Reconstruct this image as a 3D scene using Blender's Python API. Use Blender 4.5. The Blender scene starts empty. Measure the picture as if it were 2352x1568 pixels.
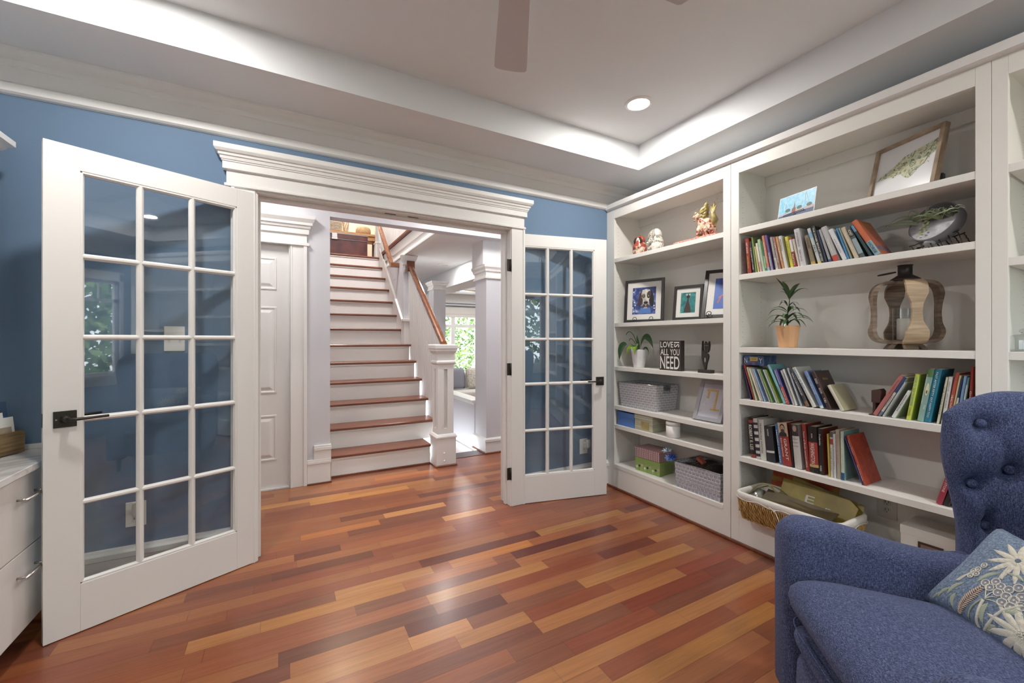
import bpy, bmesh, math, random
from mathutils import Vector, Matrix
random.seed(7)
C = bpy.context.scene.collection
D = bpy.data
PI = math.pi

# ------------------------------------------------------------------ camera
CAM_H = 1.245
YAW = 28.69
cam = D.cameras.new('camera'); cam_o = D.objects.new('camera', cam); C.objects.link(cam_o)
cam.sensor_width = 36.0; cam.lens = 36.0*957/2352; cam.shift_y = -4/2352
cam_o.location = (0, 0, CAM_H)
cam_o.rotation_euler = (math.radians(90), 0, math.radians(-YAW))
cam.clip_start = 0.02
bpy.context.scene.camera = cam_o

# ------------------------------------------------------------------ view
vs = bpy.context.scene.view_settings
vs.view_transform = 'Standard'; vs.look = 'None'; vs.gamma = 1.0; vs.use_curve_mapping = False
vs.exposure = 0.15

# ------------------------------------------------------------------ sky
w = D.worlds.new('sky'); bpy.context.scene.world = w; w.use_nodes = True
w.node_tree.nodes['Background'].inputs[0].default_value = (0.86, 0.93, 1.0, 1)
w.node_tree.nodes['Background'].inputs[1].default_value = 9.5

# ------------------------------------------------------------------ lamps and daylight
def disk_lamp(name, x, y, z, power, size=0.13, col=(1, 0.975, 0.94), spread=180, rx=0.0):
    l = D.lights.new(name, 'AREA'); l.shape = 'DISK'; l.size = size; l.energy = power; l.color = col
    l.spread = math.radians(spread)
    o = D.objects.new(name, l); o.location = (x, y, z); o.rotation_euler = (rx, 0, 0); C.objects.link(o); return o
def portal(name, loc, sx, sz, rot):
    l = D.lights.new(name, 'AREA'); l.shape = 'RECTANGLE'; l.size = sx; l.size_y = sz
    l.cycles.is_portal = True
    o = D.objects.new(name, l); o.location = loc; o.rotation_euler = rot; C.objects.link(o)
XR0, XF0 = 0.87726, 0.48001
Z_SOF, Z_TRAY = 2.546, 2.736
ROOM_LIGHTS = [(1.964, 1.924), (-0.50, 1.924), (-0.50, -0.60), (1.964, -0.60)]
P_ROOM = 17.0
P_FOYER = 14.5
FAN_AT = (0.022*XR0+1.198*XF0, -0.022*XF0+1.198*XR0)
for i, (x, y) in enumerate(ROOM_LIGHTS):
    disk_lamp('downlight_glow', x, y, Z_TRAY-0.012, P_ROOM)
for x, y in ((-0.3, 3.40), (1.55, 3.40)):
    disk_lamp('foyer_glow', x, y, 2.72, P_FOYER, 0.40, (1, 0.98, 0.96))
disk_lamp('hall_glow', 2.9, 3.5, 2.72, 12, 0.16, (1, 0.97, 0.93))
disk_lamp('landing_fill', 0.85, 7.7, 4.6, 30, 0.5, (1, 0.84, 0.66))  # unseen warm lamp, added to light the landing
disk_lamp('stairwell_fill', 0.85, 4.7, 4.9, 95, 0.5, (1, 0.98, 0.95), rx=math.radians(25))  # unseen lamp, added and tilted to brighten the stair risers
disk_lamp('gallery_glow', 1.95, 5.5, 2.325, 12, 0.12, (1, 0.97, 0.93))
for x, y in ((3.4, 6.4), (4.8, 6.4), (3.4, 8.3), (4.8, 8.3)): disk_lamp('family_room_fill', x, y, 2.32, 12, 0.16, (1, 0.98, 0.96))  # unseen lamps added to lift the dark far room
portal('window_daylight', (1.10, -1.60, 1.40), 2.6, 1.3, (math.radians(90), 0, 0))
portal('family_room_daylight', (3.6, 9.45, 1.2), 4.2, 2.0, (math.radians(-90), 0, 0))

# ------------------------------------------------------------------ colour + materials
def lin(c):
    return c/12.92 if c <= 0.04045 else ((c+0.055)/1.055)**2.4
def rgb(h):
    if isinstance(h, str):
        h = h.lstrip('#'); h = [int(h[i:i+2], 16)/255 for i in (0, 2, 4)]
    return (lin(h[0]), lin(h[1]), lin(h[2]), 1.0)
MATS = {}
def mat(name, col, rough=0.5, spec=0.4, metal=0.0, bump=0.0, bscale=60.0, coat=0.0, trans=0.0):
    if name in MATS: return MATS[name]
    m = D.materials.new(name); m.use_nodes = True; nt = m.node_tree
    b = nt.nodes['Principled BSDF']
    b.inputs['Base Color'].default_value = rgb(col); b.inputs['Roughness'].default_value = rough
    b.inputs['Specular IOR Level'].default_value = spec; b.inputs['Metallic'].default_value = metal
    b.inputs['Coat Weight'].default_value = coat; b.inputs['Transmission Weight'].default_value = trans
    if bump > 0:
        tc = nt.nodes.new('ShaderNodeTexCoord'); n = nt.nodes.new('ShaderNodeTexNoise'); n.inputs['Scale'].default_value = bscale
        n.inputs['Detail'].default_value = 4
        bp = nt.nodes.new('ShaderNodeBump'); bp.inputs['Strength'].default_value = bump; bp.inputs['Distance'].default_value = 0.004
        nt.links.new(tc.outputs['Object'], n.inputs['Vector']); nt.links.new(n.outputs['Fac'], bp.inputs['Height'])
        nt.links.new(bp.outputs['Normal'], b.inputs['Normal'])
    MATS[name] = m; return m
def ramp_mat(name, stops, scale=(1, 1, 1), nscale=5.0, detail=6, rough=0.45, spec=0.4, bump=0.0, coat=0.0, kind='noise', coord='Object', distort=0.0, bdist=0.003, coatrough=0.1):
    """procedural material: noise/wave/voronoi through a colour ramp"""
    if name in MATS: return MATS[name]
    m = D.materials.new(name); m.use_nodes = True; nt = m.node_tree; N = nt.nodes; L = nt.links
    b = N['Principled BSDF']; b.inputs['Roughness'].default_value = rough; b.inputs['Specular IOR Level'].default_value = spec
    b.inputs['Coat Weight'].default_value = coat; b.inputs['Coat Roughness'].default_value = coatrough
    tc = N.new('ShaderNodeTexCoord'); mp = N.new('ShaderNodeMapping'); mp.inputs['Scale'].default_value = scale
    L.new(tc.outputs[coord], mp.inputs['Vector'])
    if kind == 'noise':
        t = N.new('ShaderNodeTexNoise'); t.inputs['Scale'].default_value = nscale; t.inputs['Detail'].default_value = detail
        t.inputs['Distortion'].default_value = distort; out = t.outputs['Fac']
    elif kind == 'wave':
        t = N.new('ShaderNodeTexWave'); t.inputs['Scale'].default_value = nscale; t.inputs['Detail'].default_value = detail
        t.inputs['Distortion'].default_value = distort; out = t.outputs['Fac']
    elif kind == 'checker':
        t = N.new('ShaderNodeTexVoronoi'); t.inputs['Scale'].default_value = nscale; out = t.outputs['Distance']
    elif kind == 'magic':
        t = N.new('ShaderNodeTexMagic'); t.inputs['Scale'].default_value = nscale; t.inputs['Distortion'].default_value = distort; out = t.outputs['Fac']
    L.new(mp.outputs['Vector'], t.inputs['Vector'])
    r = N.new('ShaderNodeValToRGB'); e = r.color_ramp.elements
    while len(e) > len(stops): e.remove(e[-1])
    while len(e) < len(stops): e.new(0.5)
    for k, (p, c) in enumerate(stops): e[k].position = p; e[k].color = rgb(c)
    L.new(out, r.inputs['Fac']); L.new(r.outputs['Color'], b.inputs['Base Color'])
    if bump > 0:
        bp = N.new('ShaderNodeBump'); bp.inputs['Strength'].default_value = bump; bp.inputs['Distance'].default_value = bdist
        L.new(out, bp.inputs['Height']); L.new(bp.outputs['Normal'], b.inputs['Normal'])
    MATS[name] = m; return m
def cmat(hexs, rough=0.5, spec=0.4):
    c_ = [int(hexs.strip('#')[i:i+2], 16) for i in (0, 2, 4)]; g_ = .3*c_[0]+.59*c_[1]+.11*c_[2]; hexs = '#%02x%02x%02x' % tuple(int(round(g_+(v-g_)*.80)) for v in c_)
    return mat('paint_'+hexs.strip('#').lower()+('' if rough == 0.5 else '_%d' % int(rough*100)), hexs, rough, spec)
def emis(name, col, s):
    if name in MATS: return MATS[name]
    m = D.materials.new(name); m.use_nodes = True; b = m.node_tree.nodes['Principled BSDF']
    b.inputs['Emission Color'].default_value = rgb(col); b.inputs['Emission Strength'].default_value = s
    MATS[name] = m; return m
def glass_mat(name, tint='#fbfcfc', ior=1.52, boost=1.0):
    if name in MATS: return MATS[name]
    m = D.materials.new(name); m.use_nodes = True; nt = m.node_tree; N = nt.nodes; L = nt.links
    for n in list(N):
        if n.type != 'OUTPUT_MATERIAL': N.remove(n)
    out = [n for n in N if n.type == 'OUTPUT_MATERIAL'][0]
    t = N.new('ShaderNodeBsdfTransparent'); t.inputs[0].default_value = rgb(tint)
    g = N.new('ShaderNodeBsdfGlossy'); g.inputs['Roughness'].default_value = 0.015
    lw = N.new('ShaderNodeLayerWeight'); lw.inputs[0].default_value = .5; pw = N.new('ShaderNodeMath'); pw.operation = 'POWER'; pw.inputs[1].default_value = 5; L.new(lw.outputs['Facing'], pw.inputs[0]); f = N.new('ShaderNodeMath'); f.operation = 'MULTIPLY_ADD'; f.inputs[1].default_value = .95; f.inputs[2].default_value = ((ior-1)/(ior+1))**2+.012; L.new(pw.outputs[0], f.inputs[0])
    mx = N.new('ShaderNodeMixShader'); L.new(f.outputs[0], mx.inputs[0]); L.new(t.outputs[0], mx.inputs[1]); L.new(g.outputs[0], mx.inputs[2])
    L.new(mx.outputs[0], out.inputs[0]); MATS[name] = m; return m

WHITE = mat('white_trim_paint', '#e6e4e1', 0.42, 0.4)
SHELF = mat('white_shelf_paint', '#e7e4dd', 0.45, 0.35)
CEIL = mat('ceiling_paint', '#e6e7e8', 0.9, 0.1)
BLUE = mat('blue_wall_paint', '#6d839c', 0.75, 0.2)
GREYW = mat('grey_wall_paint', '#d0cfd3', 0.8, 0.2)
BLACKM = mat('dark_bronze_metal', '#37332f', 0.42, 0.5, 0.5)
CHROME = mat('brushed_nickel', '#b9b6b2', 0.28, 0.5, 1.0)
GLASS = glass_mat('door_glass')
CHERRY = ramp_mat('cherry_wood', [(0.25, '#683c2c'), (0.55, '#7b4a37'), (0.8, '#8d5941')], (1.2, 14, 14), 3.0, 5, 0.40, 0.4, 0.05, 0.1)
OAKRAIL = ramp_mat('handrail_wood', [(0.25, '#683a24'), (0.6, '#84502f'), (0.85, '#9a6340')], (10, 1.5, 10), 3.0, 5, 0.22, 0.5, 0.05, 0.4)

# ------------------------------------------------------------------ mesh helpers
class MB:
    def __init__(s): s.bm = bmesh.new(); s.m = Matrix.Identity(4)
    def at(s, M): s.m = M; return s
    def v(s, p): return s.bm.verts.new(s.m @ Vector(p))
    def poly(s, pts, mi=0):
        try:
            f = s.bm.faces.new([s.v(p) for p in pts]); f.material_index = mi; return f
        except ValueError: return None
    def hexa(s, P, mi=0):
        v = [s.v(p) for p in P]
        for q in ((0, 3, 2, 1), (4, 5, 6, 7), (0, 1, 5, 4), (1, 2, 6, 5), (2, 3, 7, 6), (3, 0, 4, 7)):
            f = s.bm.faces.new([v[i] for i in q]); f.material_index = mi
        return s
    def box(s, x0, x1, y0, y1, z0, z1, mi=0):
        if x0 > x1: x0, x1 = x1, x0
        if y0 > y1: y0, y1 = y1, y0
        if z0 > z1: z0, z1 = z1, z0
        return s.hexa([(x0, y0, z0), (x1, y0, z0), (x1, y1, z0), (x0, y1, z0), (x0, y0, z1), (x1, y0, z1), (x1, y1, z1), (x0, y1, z1)], mi)
    def rings(s, R, cap=True, closed=True, mi=0, smooth=False):
        """R: list of rings of equal length"""
        V = [[s.v(p) for p in r] for r in R]; n = len(R[0])
        for a, b in zip(V[:-1], V[1:]):
            for i in range(n if closed else n-1):
                j = (i+1) % n
                f = s.bm.faces.new((a[i], a[j], b[j], b[i])); f.material_index = mi; f.smooth = smooth
        if cap:
            for r in (V[0][::-1], V[-1]):
                try: f = s.bm.faces.new(r); f.material_index = mi
                except ValueError: pass
        return s
    def prism(s, prof, axis, a, b, mi=0):
        """prof: 2D points in the two other axes (cyclic order), extruded along axis from a to b"""
        def P(t, p):
            return {'x': (t, p[0], p[1]), 'y': (p[0], t, p[1]), 'z': (p[0], p[1], t)}[axis]
        return s.rings([[P(a, p) for p in prof], [P(b, p) for p in prof]], mi=mi)
    def lathe(s, prof, c=(0, 0, 0), n=24, sx=1, sy=1, mi=0, smooth=True, cap=True):
        return s.rings([[(c[0]+sx*r*math.cos(2*PI*i/n), c[1]+sy*r*math.sin(2*PI*i/n), c[2]+z) for i in range(n)] for r, z in prof], mi=mi, smooth=smooth, cap=cap)
    def tube(s, pts, r, n=8, mi=0, cap=True, flat=1.0):
        pts = [Vector(p) for p in pts]; R = []
        up = Vector((0, 0, 1)); prev = None
        for i, p in enumerate(pts):
            d = (pts[min(i+1, len(pts)-1)]-pts[max(i-1, 0)]).normalized()
            a = d.cross(up if abs(d.z) < 0.95 else Vector((1, 0, 0))) if prev is None else prev-d*prev.dot(d)
            a.normalize(); prev = a.copy(); b = d.cross(a)
            rr = r[i] if isinstance(r, (list, tuple)) else r
            R.append([p+a*math.cos(2*PI*k/n)*rr+b*math.sin(2*PI*k/n)*rr*flat for k in range(n)])
        return s.rings(R, mi=mi, smooth=True, cap=cap)
    def sph(s, c, rx, ry=None, rz=None, n=16, m=10, mi=0):
        ry = ry or rx; rz = rz or rx
        R = []
        for j in range(m+1):
            t = -PI/2+PI*j/m; k = max(math.cos(t), 0.02)
            R.append([(c[0]+rx*k*math.cos(2*PI*i/n), c[1]+ry*k*math.sin(2*PI*i/n), c[2]+rz*math.sin(t)) for i in range(n)])
        return s.rings(R, mi=mi, smooth=True)
    def grid(s, f, nu, nv, mi=0, wrap=False, smooth=True):
        V = [[s.v(f(i/nu, j/nv)) for j in range(nv+1)] for i in range(nu+1)]
        for i in range(nu):
            for j in range(nv):
                fc = s.bm.faces.new((V[i][j], V[i+1][j], V[i+1][j+1], V[i][j+1])); fc.smooth = smooth; fc.material_index = mi
        return s
    def build(s, name, mats, parent=None, bevel=0.0, segs=2, local=False, sub=0, smooth=None, thick=0.0, weld=False, label=None):
        if weld: bmesh.ops.remove_doubles(s.bm, verts=s.bm.verts, dist=1e-5)
        bmesh.ops.recalc_face_normals(s.bm, faces=s.bm.faces)
        if parent is not None and not local: s.bm.transform(world_of(parent).inverted())
        me = D.meshes.new(name); s.bm.to_mesh(me); s.bm.free()
        if smooth is not None:
            for p in me.polygons: p.use_smooth = smooth
        for m in (mats if isinstance(mats, (list, tuple)) else [mats]): me.materials.append(m)
        o = D.objects.new(name, me); C.objects.link(o)
        if parent is not None: o.parent = parent
        if thick:
            q = o.modifiers.new('solid', 'SOLIDIFY'); q.thickness = thick; q.offset = 0
        if bevel:
            q = o.modifiers.new('bevel', 'BEVEL'); q.width = bevel; q.segments = segs; q.limit_method = 'ANGLE'; q.angle_limit = math.radians(40)
        if sub:
            q = o.modifiers.new('sub', 'SUBSURF'); q.levels = sub; q.render_levels = sub
        if label: o['label'] = label
        return o
def world_of(o):
    M = Matrix.Translation(o.location) @ o.rotation_euler.to_matrix().to_4x4()
    return (world_of(o.parent) @ M) if o.parent else M
def thing(name, label, cat, loc=(0, 0, 0), rotz=0.0, group=None, rot=None):
    o = D.objects.new(name, None); C.objects.link(o); o.empty_display_size = 0.05
    o.location = loc; o.rotation_euler = rot if rot else (0, 0, rotz)
    o['label'] = label; o['category'] = cat
    if group: o['group'] = group
    return o
def tag(o, label, cat, group=None, kind=None):
    o['label'] = label; o['category'] = cat
    if group: o['group'] = group
    if kind: o['kind'] = kind
    return o
def struct(o, label=None):
    o['kind'] = 'structure'
    if label: o['label'] = label
    return o
def sthing(name, label=None, loc=(0, 0, 0), rotz=0.0):
    o = D.objects.new(name, None); C.objects.link(o); o.location = loc; o.rotation_euler = (0, 0, rotz); o['kind'] = 'structure'
    if label: o['label'] = label
    return o
def text_mesh(name, s, m, parent, origin, right, up, height, width=None, out=0.0008, local=False, ext=0.0004, align='C', vstretch=None, bold=0.0):
    """flat lettering lying on a surface: centred at origin, reading along right"""
    cu = D.curves.new('t', 'FONT'); cu.body = s; cu.size = 1.0; cu.extrude = 0.0; cu.offset = bold; cu.resolution_u = 2 if height < .05 else 8
    ob = D.objects.new('t', cu); me = D.meshes.new_from_object(ob)
    D.objects.remove(ob); D.curves.remove(cu)
    if not me.vertices: return None
    xs = [v.co.x for v in me.vertices]; ys = [v.co.y for v in me.vertices]
    x0, x1, y0, y1 = min(xs), max(xs), min(ys), max(ys)
    sy = height/max(y1-y0, 1e-4); sx = (width/(x1-x0)) if width else sy
    right = Vector(right).normalized(); up = Vector(up).normalized(); nrm = right.cross(up)
    o3 = Vector(origin)
    W = world_of(parent).inverted() if (parent is not None and not local) else Matrix.Identity(4)
    for v in me.vertices:
        p = o3+right*((v.co.x-(x0+x1)/2)*sx)+up*((v.co.y-(y0+y1)/2)*sy)+nrm*out
        v.co = W @ p
    me.name = name; me.materials.clear(); me.materials.append(m)
    o = D.objects.new(name, me); C.objects.link(o); o.parent = parent
    return o

# ------------------------------------------------------------------ survey of the photo: where a sight line meets a real plane
_n = math.hypot(1749, 957); XR, XF = 1749/_n, 957/_n
def ray(px, py):
    r = (px-1176)/957; u = (780-py)/957
    return r*XR+XF, -r*XF+XR, u
def on_z(px, py, z=0.0):
    x, y, u = ray(px, py); t = (z-CAM_H)/u; return Vector((x*t, y*t, z))
def on_x(px, py, X):
    x, y, u = ray(px, py); t = X/x; return Vector((X, y*t, CAM_H+u*t))
def on_y(px, py, Y):
    x, y, u = ray(px, py); t = Y/y; return Vector((x*t, Y, CAM_H+u*t))
# ================================================================== ROOM SHELL
YW = 2.748           # blue wall face
XB = 2.432           # bookcase face
XBK = 2.735          # back panels
XL, XRW, YB = -1.40, 2.78, -1.60
# floor: one mesh of planks, every plank its own wood tone
def floor_mesh():
    bm = bmesh.new(); lay = bm.loops.layers.color.new('tone')
    W = 0.0826; rnd = random.Random(11)
    pal = ['#94593a', '#9c6340', '#a56c45', '#8a5237', '#ad784c', '#7c4836', '#9a5b3e', '#8f553a', '#a87146', '#835039', '#a06843', '#945839', '#8d5038', '#9d5f3c']
    # planks picked out in the photo: (left end px, right end px, tone)
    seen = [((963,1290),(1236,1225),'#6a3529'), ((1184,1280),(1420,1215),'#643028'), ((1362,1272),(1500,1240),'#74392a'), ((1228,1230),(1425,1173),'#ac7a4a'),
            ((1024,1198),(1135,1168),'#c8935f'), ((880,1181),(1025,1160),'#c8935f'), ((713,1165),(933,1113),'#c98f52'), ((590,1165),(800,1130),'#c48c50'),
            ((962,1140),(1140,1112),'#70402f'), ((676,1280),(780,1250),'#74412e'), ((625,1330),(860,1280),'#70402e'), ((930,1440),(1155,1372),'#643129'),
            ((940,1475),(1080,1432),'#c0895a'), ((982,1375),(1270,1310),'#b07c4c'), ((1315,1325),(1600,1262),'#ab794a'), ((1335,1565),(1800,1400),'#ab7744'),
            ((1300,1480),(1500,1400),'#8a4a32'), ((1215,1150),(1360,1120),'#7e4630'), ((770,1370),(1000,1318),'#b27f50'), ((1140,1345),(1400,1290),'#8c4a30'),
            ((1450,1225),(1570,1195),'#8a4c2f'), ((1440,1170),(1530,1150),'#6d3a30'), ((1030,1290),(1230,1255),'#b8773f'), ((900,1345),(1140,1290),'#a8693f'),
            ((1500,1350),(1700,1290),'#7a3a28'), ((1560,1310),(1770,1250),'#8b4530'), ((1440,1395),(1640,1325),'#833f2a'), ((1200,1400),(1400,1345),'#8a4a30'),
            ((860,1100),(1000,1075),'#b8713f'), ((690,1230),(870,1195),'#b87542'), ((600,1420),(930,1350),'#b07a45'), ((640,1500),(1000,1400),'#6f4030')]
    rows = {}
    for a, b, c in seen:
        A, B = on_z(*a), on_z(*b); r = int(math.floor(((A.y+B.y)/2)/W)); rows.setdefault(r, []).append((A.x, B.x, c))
    def plank(x0, x1, y0, y1, c):
        if x1-x0 < 0.01: return
        v = [bm.verts.new(p) for p in ((x0+.0004, y0+.0004, 0), (x1-.0004, y0+.0004, 0), (x1-.0004, y1-.0004, 0), (x0+.0004, y1-.0004, 0))]
        f = bm.faces.new(v); col = tuple(int(c[i:i+2], 16)/255*k_ for i, k_ in ((1, .99), (3, .955), (5, .91)))+(1,)
        for l in f.loops: l[lay] = col
    X0, X1 = -1.6, 4.0
    for r in range(int(-1.8/W), int(4.30/W)+1):
        y0, y1 = r*W, min((r+1)*W, 4.28); segs = []; used = []
        for a, b, c in sorted(rows.get(r, [])):
            if used and a < used[-1][1]: a = used[-1][1]
            if b-a > .1: used.append((a, b, c))
        x = X0-rnd.random()*0.6; 
        bounds = used+[(X1, X1, None)]
        for a, b, c in bounds:
            while x < a-1e-3:
                L = rnd.uniform(0.38, 1.0); e = x+L
                if a-e < 0.22: e = a
                e = min(e, a)
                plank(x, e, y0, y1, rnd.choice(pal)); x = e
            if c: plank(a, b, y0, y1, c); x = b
    # sub floor just below so the hairline joints read dark
    v = [bm.verts.new(p) for p in ((X0-.6, -1.8, -.003), (X1, -1.8, -.003), (X1, 4.28, -.003), (X0-.6, 4.28, -.003))]
    f = bm.faces.new(v)
    for l in f.loops: l[lay] = (.25, .14, .09, 1)
    me = D.meshes.new('floor'); bm.to_mesh(me); bm.free()
    m = D.materials.new('cherry_plank_floor'); m.use_nodes = True; nt = m.node_tree; N = nt.nodes; L = nt.links; b = N['Principled BSDF']
    at = N.new('ShaderNodeVertexColor'); at.layer_name = 'tone'
    tc = N.new('ShaderNodeTexCoord'); mp = N.new('ShaderNodeMapping'); mp.inputs['Scale'].default_value = (1.6, 34, 1)
    add = N.new('ShaderNodeVectorMath'); add.operation = 'ADD'; sc = N.new('ShaderNodeVectorMath'); sc.operation = 'SCALE'; sc.inputs['Scale'].default_value = 37
    L.new(at.outputs['Color'], sc.inputs[0]); L.new(tc.outputs['Object'], mp.inputs['Vector']); L.new(mp.outputs['Vector'], add.inputs[0]); L.new(sc.outputs[0], add.inputs[1])
    n1 = N.new('ShaderNodeTexNoise'); n1.inputs['Scale'].default_value = 1.6; n1.inputs['Detail'].default_value = 7; n1.inputs['Distortion'].default_value = 1.2
    L.new(add.outputs[0], n1.inputs['Vector'])
    r = N.new('ShaderNodeValToRGB'); r.color_ramp.elements[0].position = .28; r.color_ramp.elements[0].color = (.70, .66, .64, 1); r.color_ramp.elements[1].position = .68; r.color_ramp.elements[1].color = (1.06, 1.04, 1.0, 1)
    L.new(n1.outputs['Fac'], r.inputs['Fac'])
    mx = N.new('ShaderNodeMixRGB'); mx.blend_type = 'MULTIPLY'; mx.inputs['Fac'].default_value = .8
    L.new(at.outputs['Color'], mx.inputs[1]); L.new(r.outputs['Color'], mx.inputs[2]); L.new(mx.outputs[0], b.inputs['Base Color'])
    n2 = N.new('ShaderNodeTexNoise'); n2.inputs['Scale'].default_value = 3.0; n2.inputs['Detail'].default_value = 3
    L.new(tc.outputs['Object'], n2.inputs['Vector'])
    rr = N.new('ShaderNodeMapRange'); rr.inputs['To Min'].default_value = .26; rr.inputs['To Max'].default_value = .40
    L.new(n2.outputs['Fac'], rr.inputs['Value']); L.new(rr.outputs[0], b.inputs['Roughness'])
    b.inputs['Specular IOR Level'].default_value = .55; b.inputs['Coat Weight'].default_value = .25; b.inputs['Coat Roughness'].default_value = .2
    me.materials.append(m); o = D.objects.new('floor', me); C.objects.link(o); return o
struct(floor_mesh(), 'glossy red and honey cherry plank floor')

# walls
b = MB(); b.box(XL, -0.145, YW, YW+.06, 0, 2.75).box(1.495, XRW, YW, YW+.06, 0, 2.75).box(-0.145, 1.495, YW, YW+.06, 2.078, 2.75)
struct(b.build('wall_front', BLUE), 'blue wall around the french door opening')
b = MB(); b.box(XL, -0.145, YW+.061, YW+.125, 0, 2.75).box(1.495, 4.2, YW+.061, YW+.125, 0, 2.75).box(-0.145, 1.495, YW+.061, YW+.125, 2.078, 2.75)
struct(b.build('wall_foyer', GREYW))
b = MB(); b.box(XL-.08, XL, YB-.1, YW+.1, 0, 2.75); struct(b.build('wall_left', BLUE))
b = MB(); b.box(XRW, XRW+.08, YB-.1, YW+.06, 0, 2.75); struct(b.build('wall_right', BLUE))
WX0, WX1, WZ0, WZ1 = -0.2, 2.36, 0.78, 2.02
b = MB(); b.box(XL, WX0, YB-.1, YB, 0, 2.75).box(WX1, XRW, YB-.1, YB, 0, 2.75).box(WX0, WX1, YB-.1, YB, 0, WZ0).box(WX0, WX1, YB-.1, YB, WZ1, 2.75)
struct(b.build('wall_back', BLUE))
# ceiling with tray
TX0, TX1, TY0, TY1 = -0.95, 2.389, -1.05, 2.339
b = MB()
def hole_plate(z):
    o = [(XL, YB, z), (XRW, YB, z), (XRW, YW, z), (XL, YW, z)]; i = [(TX0, TY0, z), (TX1, TY0, z), (TX1, TY1, z), (TX0, TY1, z)]
    for k in range(4): b.poly([o[k], o[(k+1) % 4], i[(k+1) % 4], i[k]])
hole_plate(Z_SOF)
tc4 = [(TX0, TY0), (TX1, TY0), (TX1, TY1), (TX0, TY1)]
for k in range(4):
    p, q = tc4[k], tc4[(k+1) % 4]; b.poly([(p[0], p[1], Z_SOF), (q[0], q[1], Z_SOF), (q[0], q[1], Z_TRAY), (p[0], p[1], Z_TRAY)])
b.poly([(x, y, Z_TRAY) for x, y in tc4])
b.box(XL-.1, XRW+.1, YB-.1, YW+.12, Z_TRAY+.02, Z_TRAY+.06)
struct(b.build('ceiling', CEIL), 'white tray ceiling')
# crown mouldings: front wall, then returning on the bookcase
def wallA(prof, x0, x1):    # prof in (p out of wall, z)
    return MB().prism([(YW-p, z) for p, z in prof], 'x', x0, x1)
crown_prof = [(0, 2.352), (.014, 2.356), (.024, 2.364), (.026, 2.398), (.018, 2.405), (.010, 2.410), (.010, 2.478), (.017, 2.482), (.020, 2.508), (.030, 2.512), (.045, 2.520), (.062, 2.536), (.066, 2.5455), (0, 2.5455)]
o = wallA(crown_prof, XL, XRW); struct(o.build('trim_1', WHITE), 'white crown moulding along the blue wall')
b = MB(); b.prism([(XL, 2.352), (XL+.026, 2.364), (XL+.026, 2.398), (XL+.01, 2.41), (XL+.01, 2.48), (XL+.066, 2.5455), (XL, 2.5455)], 'y', YB, YW-.03); struct(b.build('trim_2', WHITE))
b = MB(); b.prism([(YB, 2.352), (YB+.026, 2.364), (YB+.026, 2.398), (YB+.01, 2.41), (YB+.01, 2.48), (YB+.066, 2.5455), (YB, 2.5455)], 'x', XL, XRW); struct(b.build('trim_3', WHITE))
b = MB(); b.prism([(XB+.002, 2.338), (XB-.014, 2.343), (XB-.022, 2.350), (XB-.024, 2.384), (XB-.016, 2.391), (XB+.002, 2.392)], 'y', YB+.08, YW-.01); struct(b.build('trim_4', WHITE), 'white moulding along the top of the bookcases')
b = MB(); b.box(XB+.003, XRW, YB+.08, YW, 2.34, 2.40); struct(b.build('trim_5', WHITE))
# baseboards on the front wall and thin cherry shoe
def baseboard(name, x0, x1):
    b = MB(); b.prism([(YW, 0), (YW-.016, 0), (YW-.016, .165), (YW-.024, .170), (YW-.026, .195), (YW-.014, .205), (YW-.010, .215), (YW, .218)], 'x', x0, x1); struct(b.build(name, WHITE))
baseboard('baseboard_front', XL+.5, -0.255); baseboard('baseboard_corner', 1.605, XB)
b = MB(); b.box(XB-.014, XB, 0.0-1.5, YW-.001, 0, .020); struct(b.build('trim_6', CHERRY, bevel=.006), 'thin cherry shoe moulding at the foot of the bookcases')
# French door casing and header
b = MB(); b.box(-.255, -.14, YW-.02, YW+.0, 0, 2.092).box(1.49, 1.605, YW-.02, YW, 0, 2.092)
b.box(-.255, -.237, YW-.026, YW, 0, 2.092).box(1.587, 1.605, YW-.026, YW, 0, 2.092)
struct(b.build('trim_7', WHITE, bevel=.003), 'white casing beside the french doors')
b = MB()
hp = [(.030, 2.088), (.034, 2.092), (.034, 2.104), (.022, 2.106), (.022, 2.176), (.034, 2.179), (.044, 2.184), (.044, 2.222), (.050, 2.226), (.050, 2.232), (.056, 2.236), (.060, 2.252), (.068, 2.258), (.070, 2.272), (.080, 2.278), (.090, 2.292), (.092, 2.296), (.092, 2.322)]
hp = [(.022+(p-.022)*.75, z) for p, z in hp]; hp = [(p, 1.245+(z-1.245)*(YW-p)/YW) for p, z in hp]
hx0, hx1 = -.272, 1.596
b.rings([[(hx0-p+.02, YW+.0, z), (hx0-p+.02, YW-p, z), (hx1+p-.02, YW-p, z), (hx1+p-.02, YW, z)] for p, z in hp])
struct(b.build('trim_8', WHITE), 'stepped white crown header over the french doors')
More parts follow.
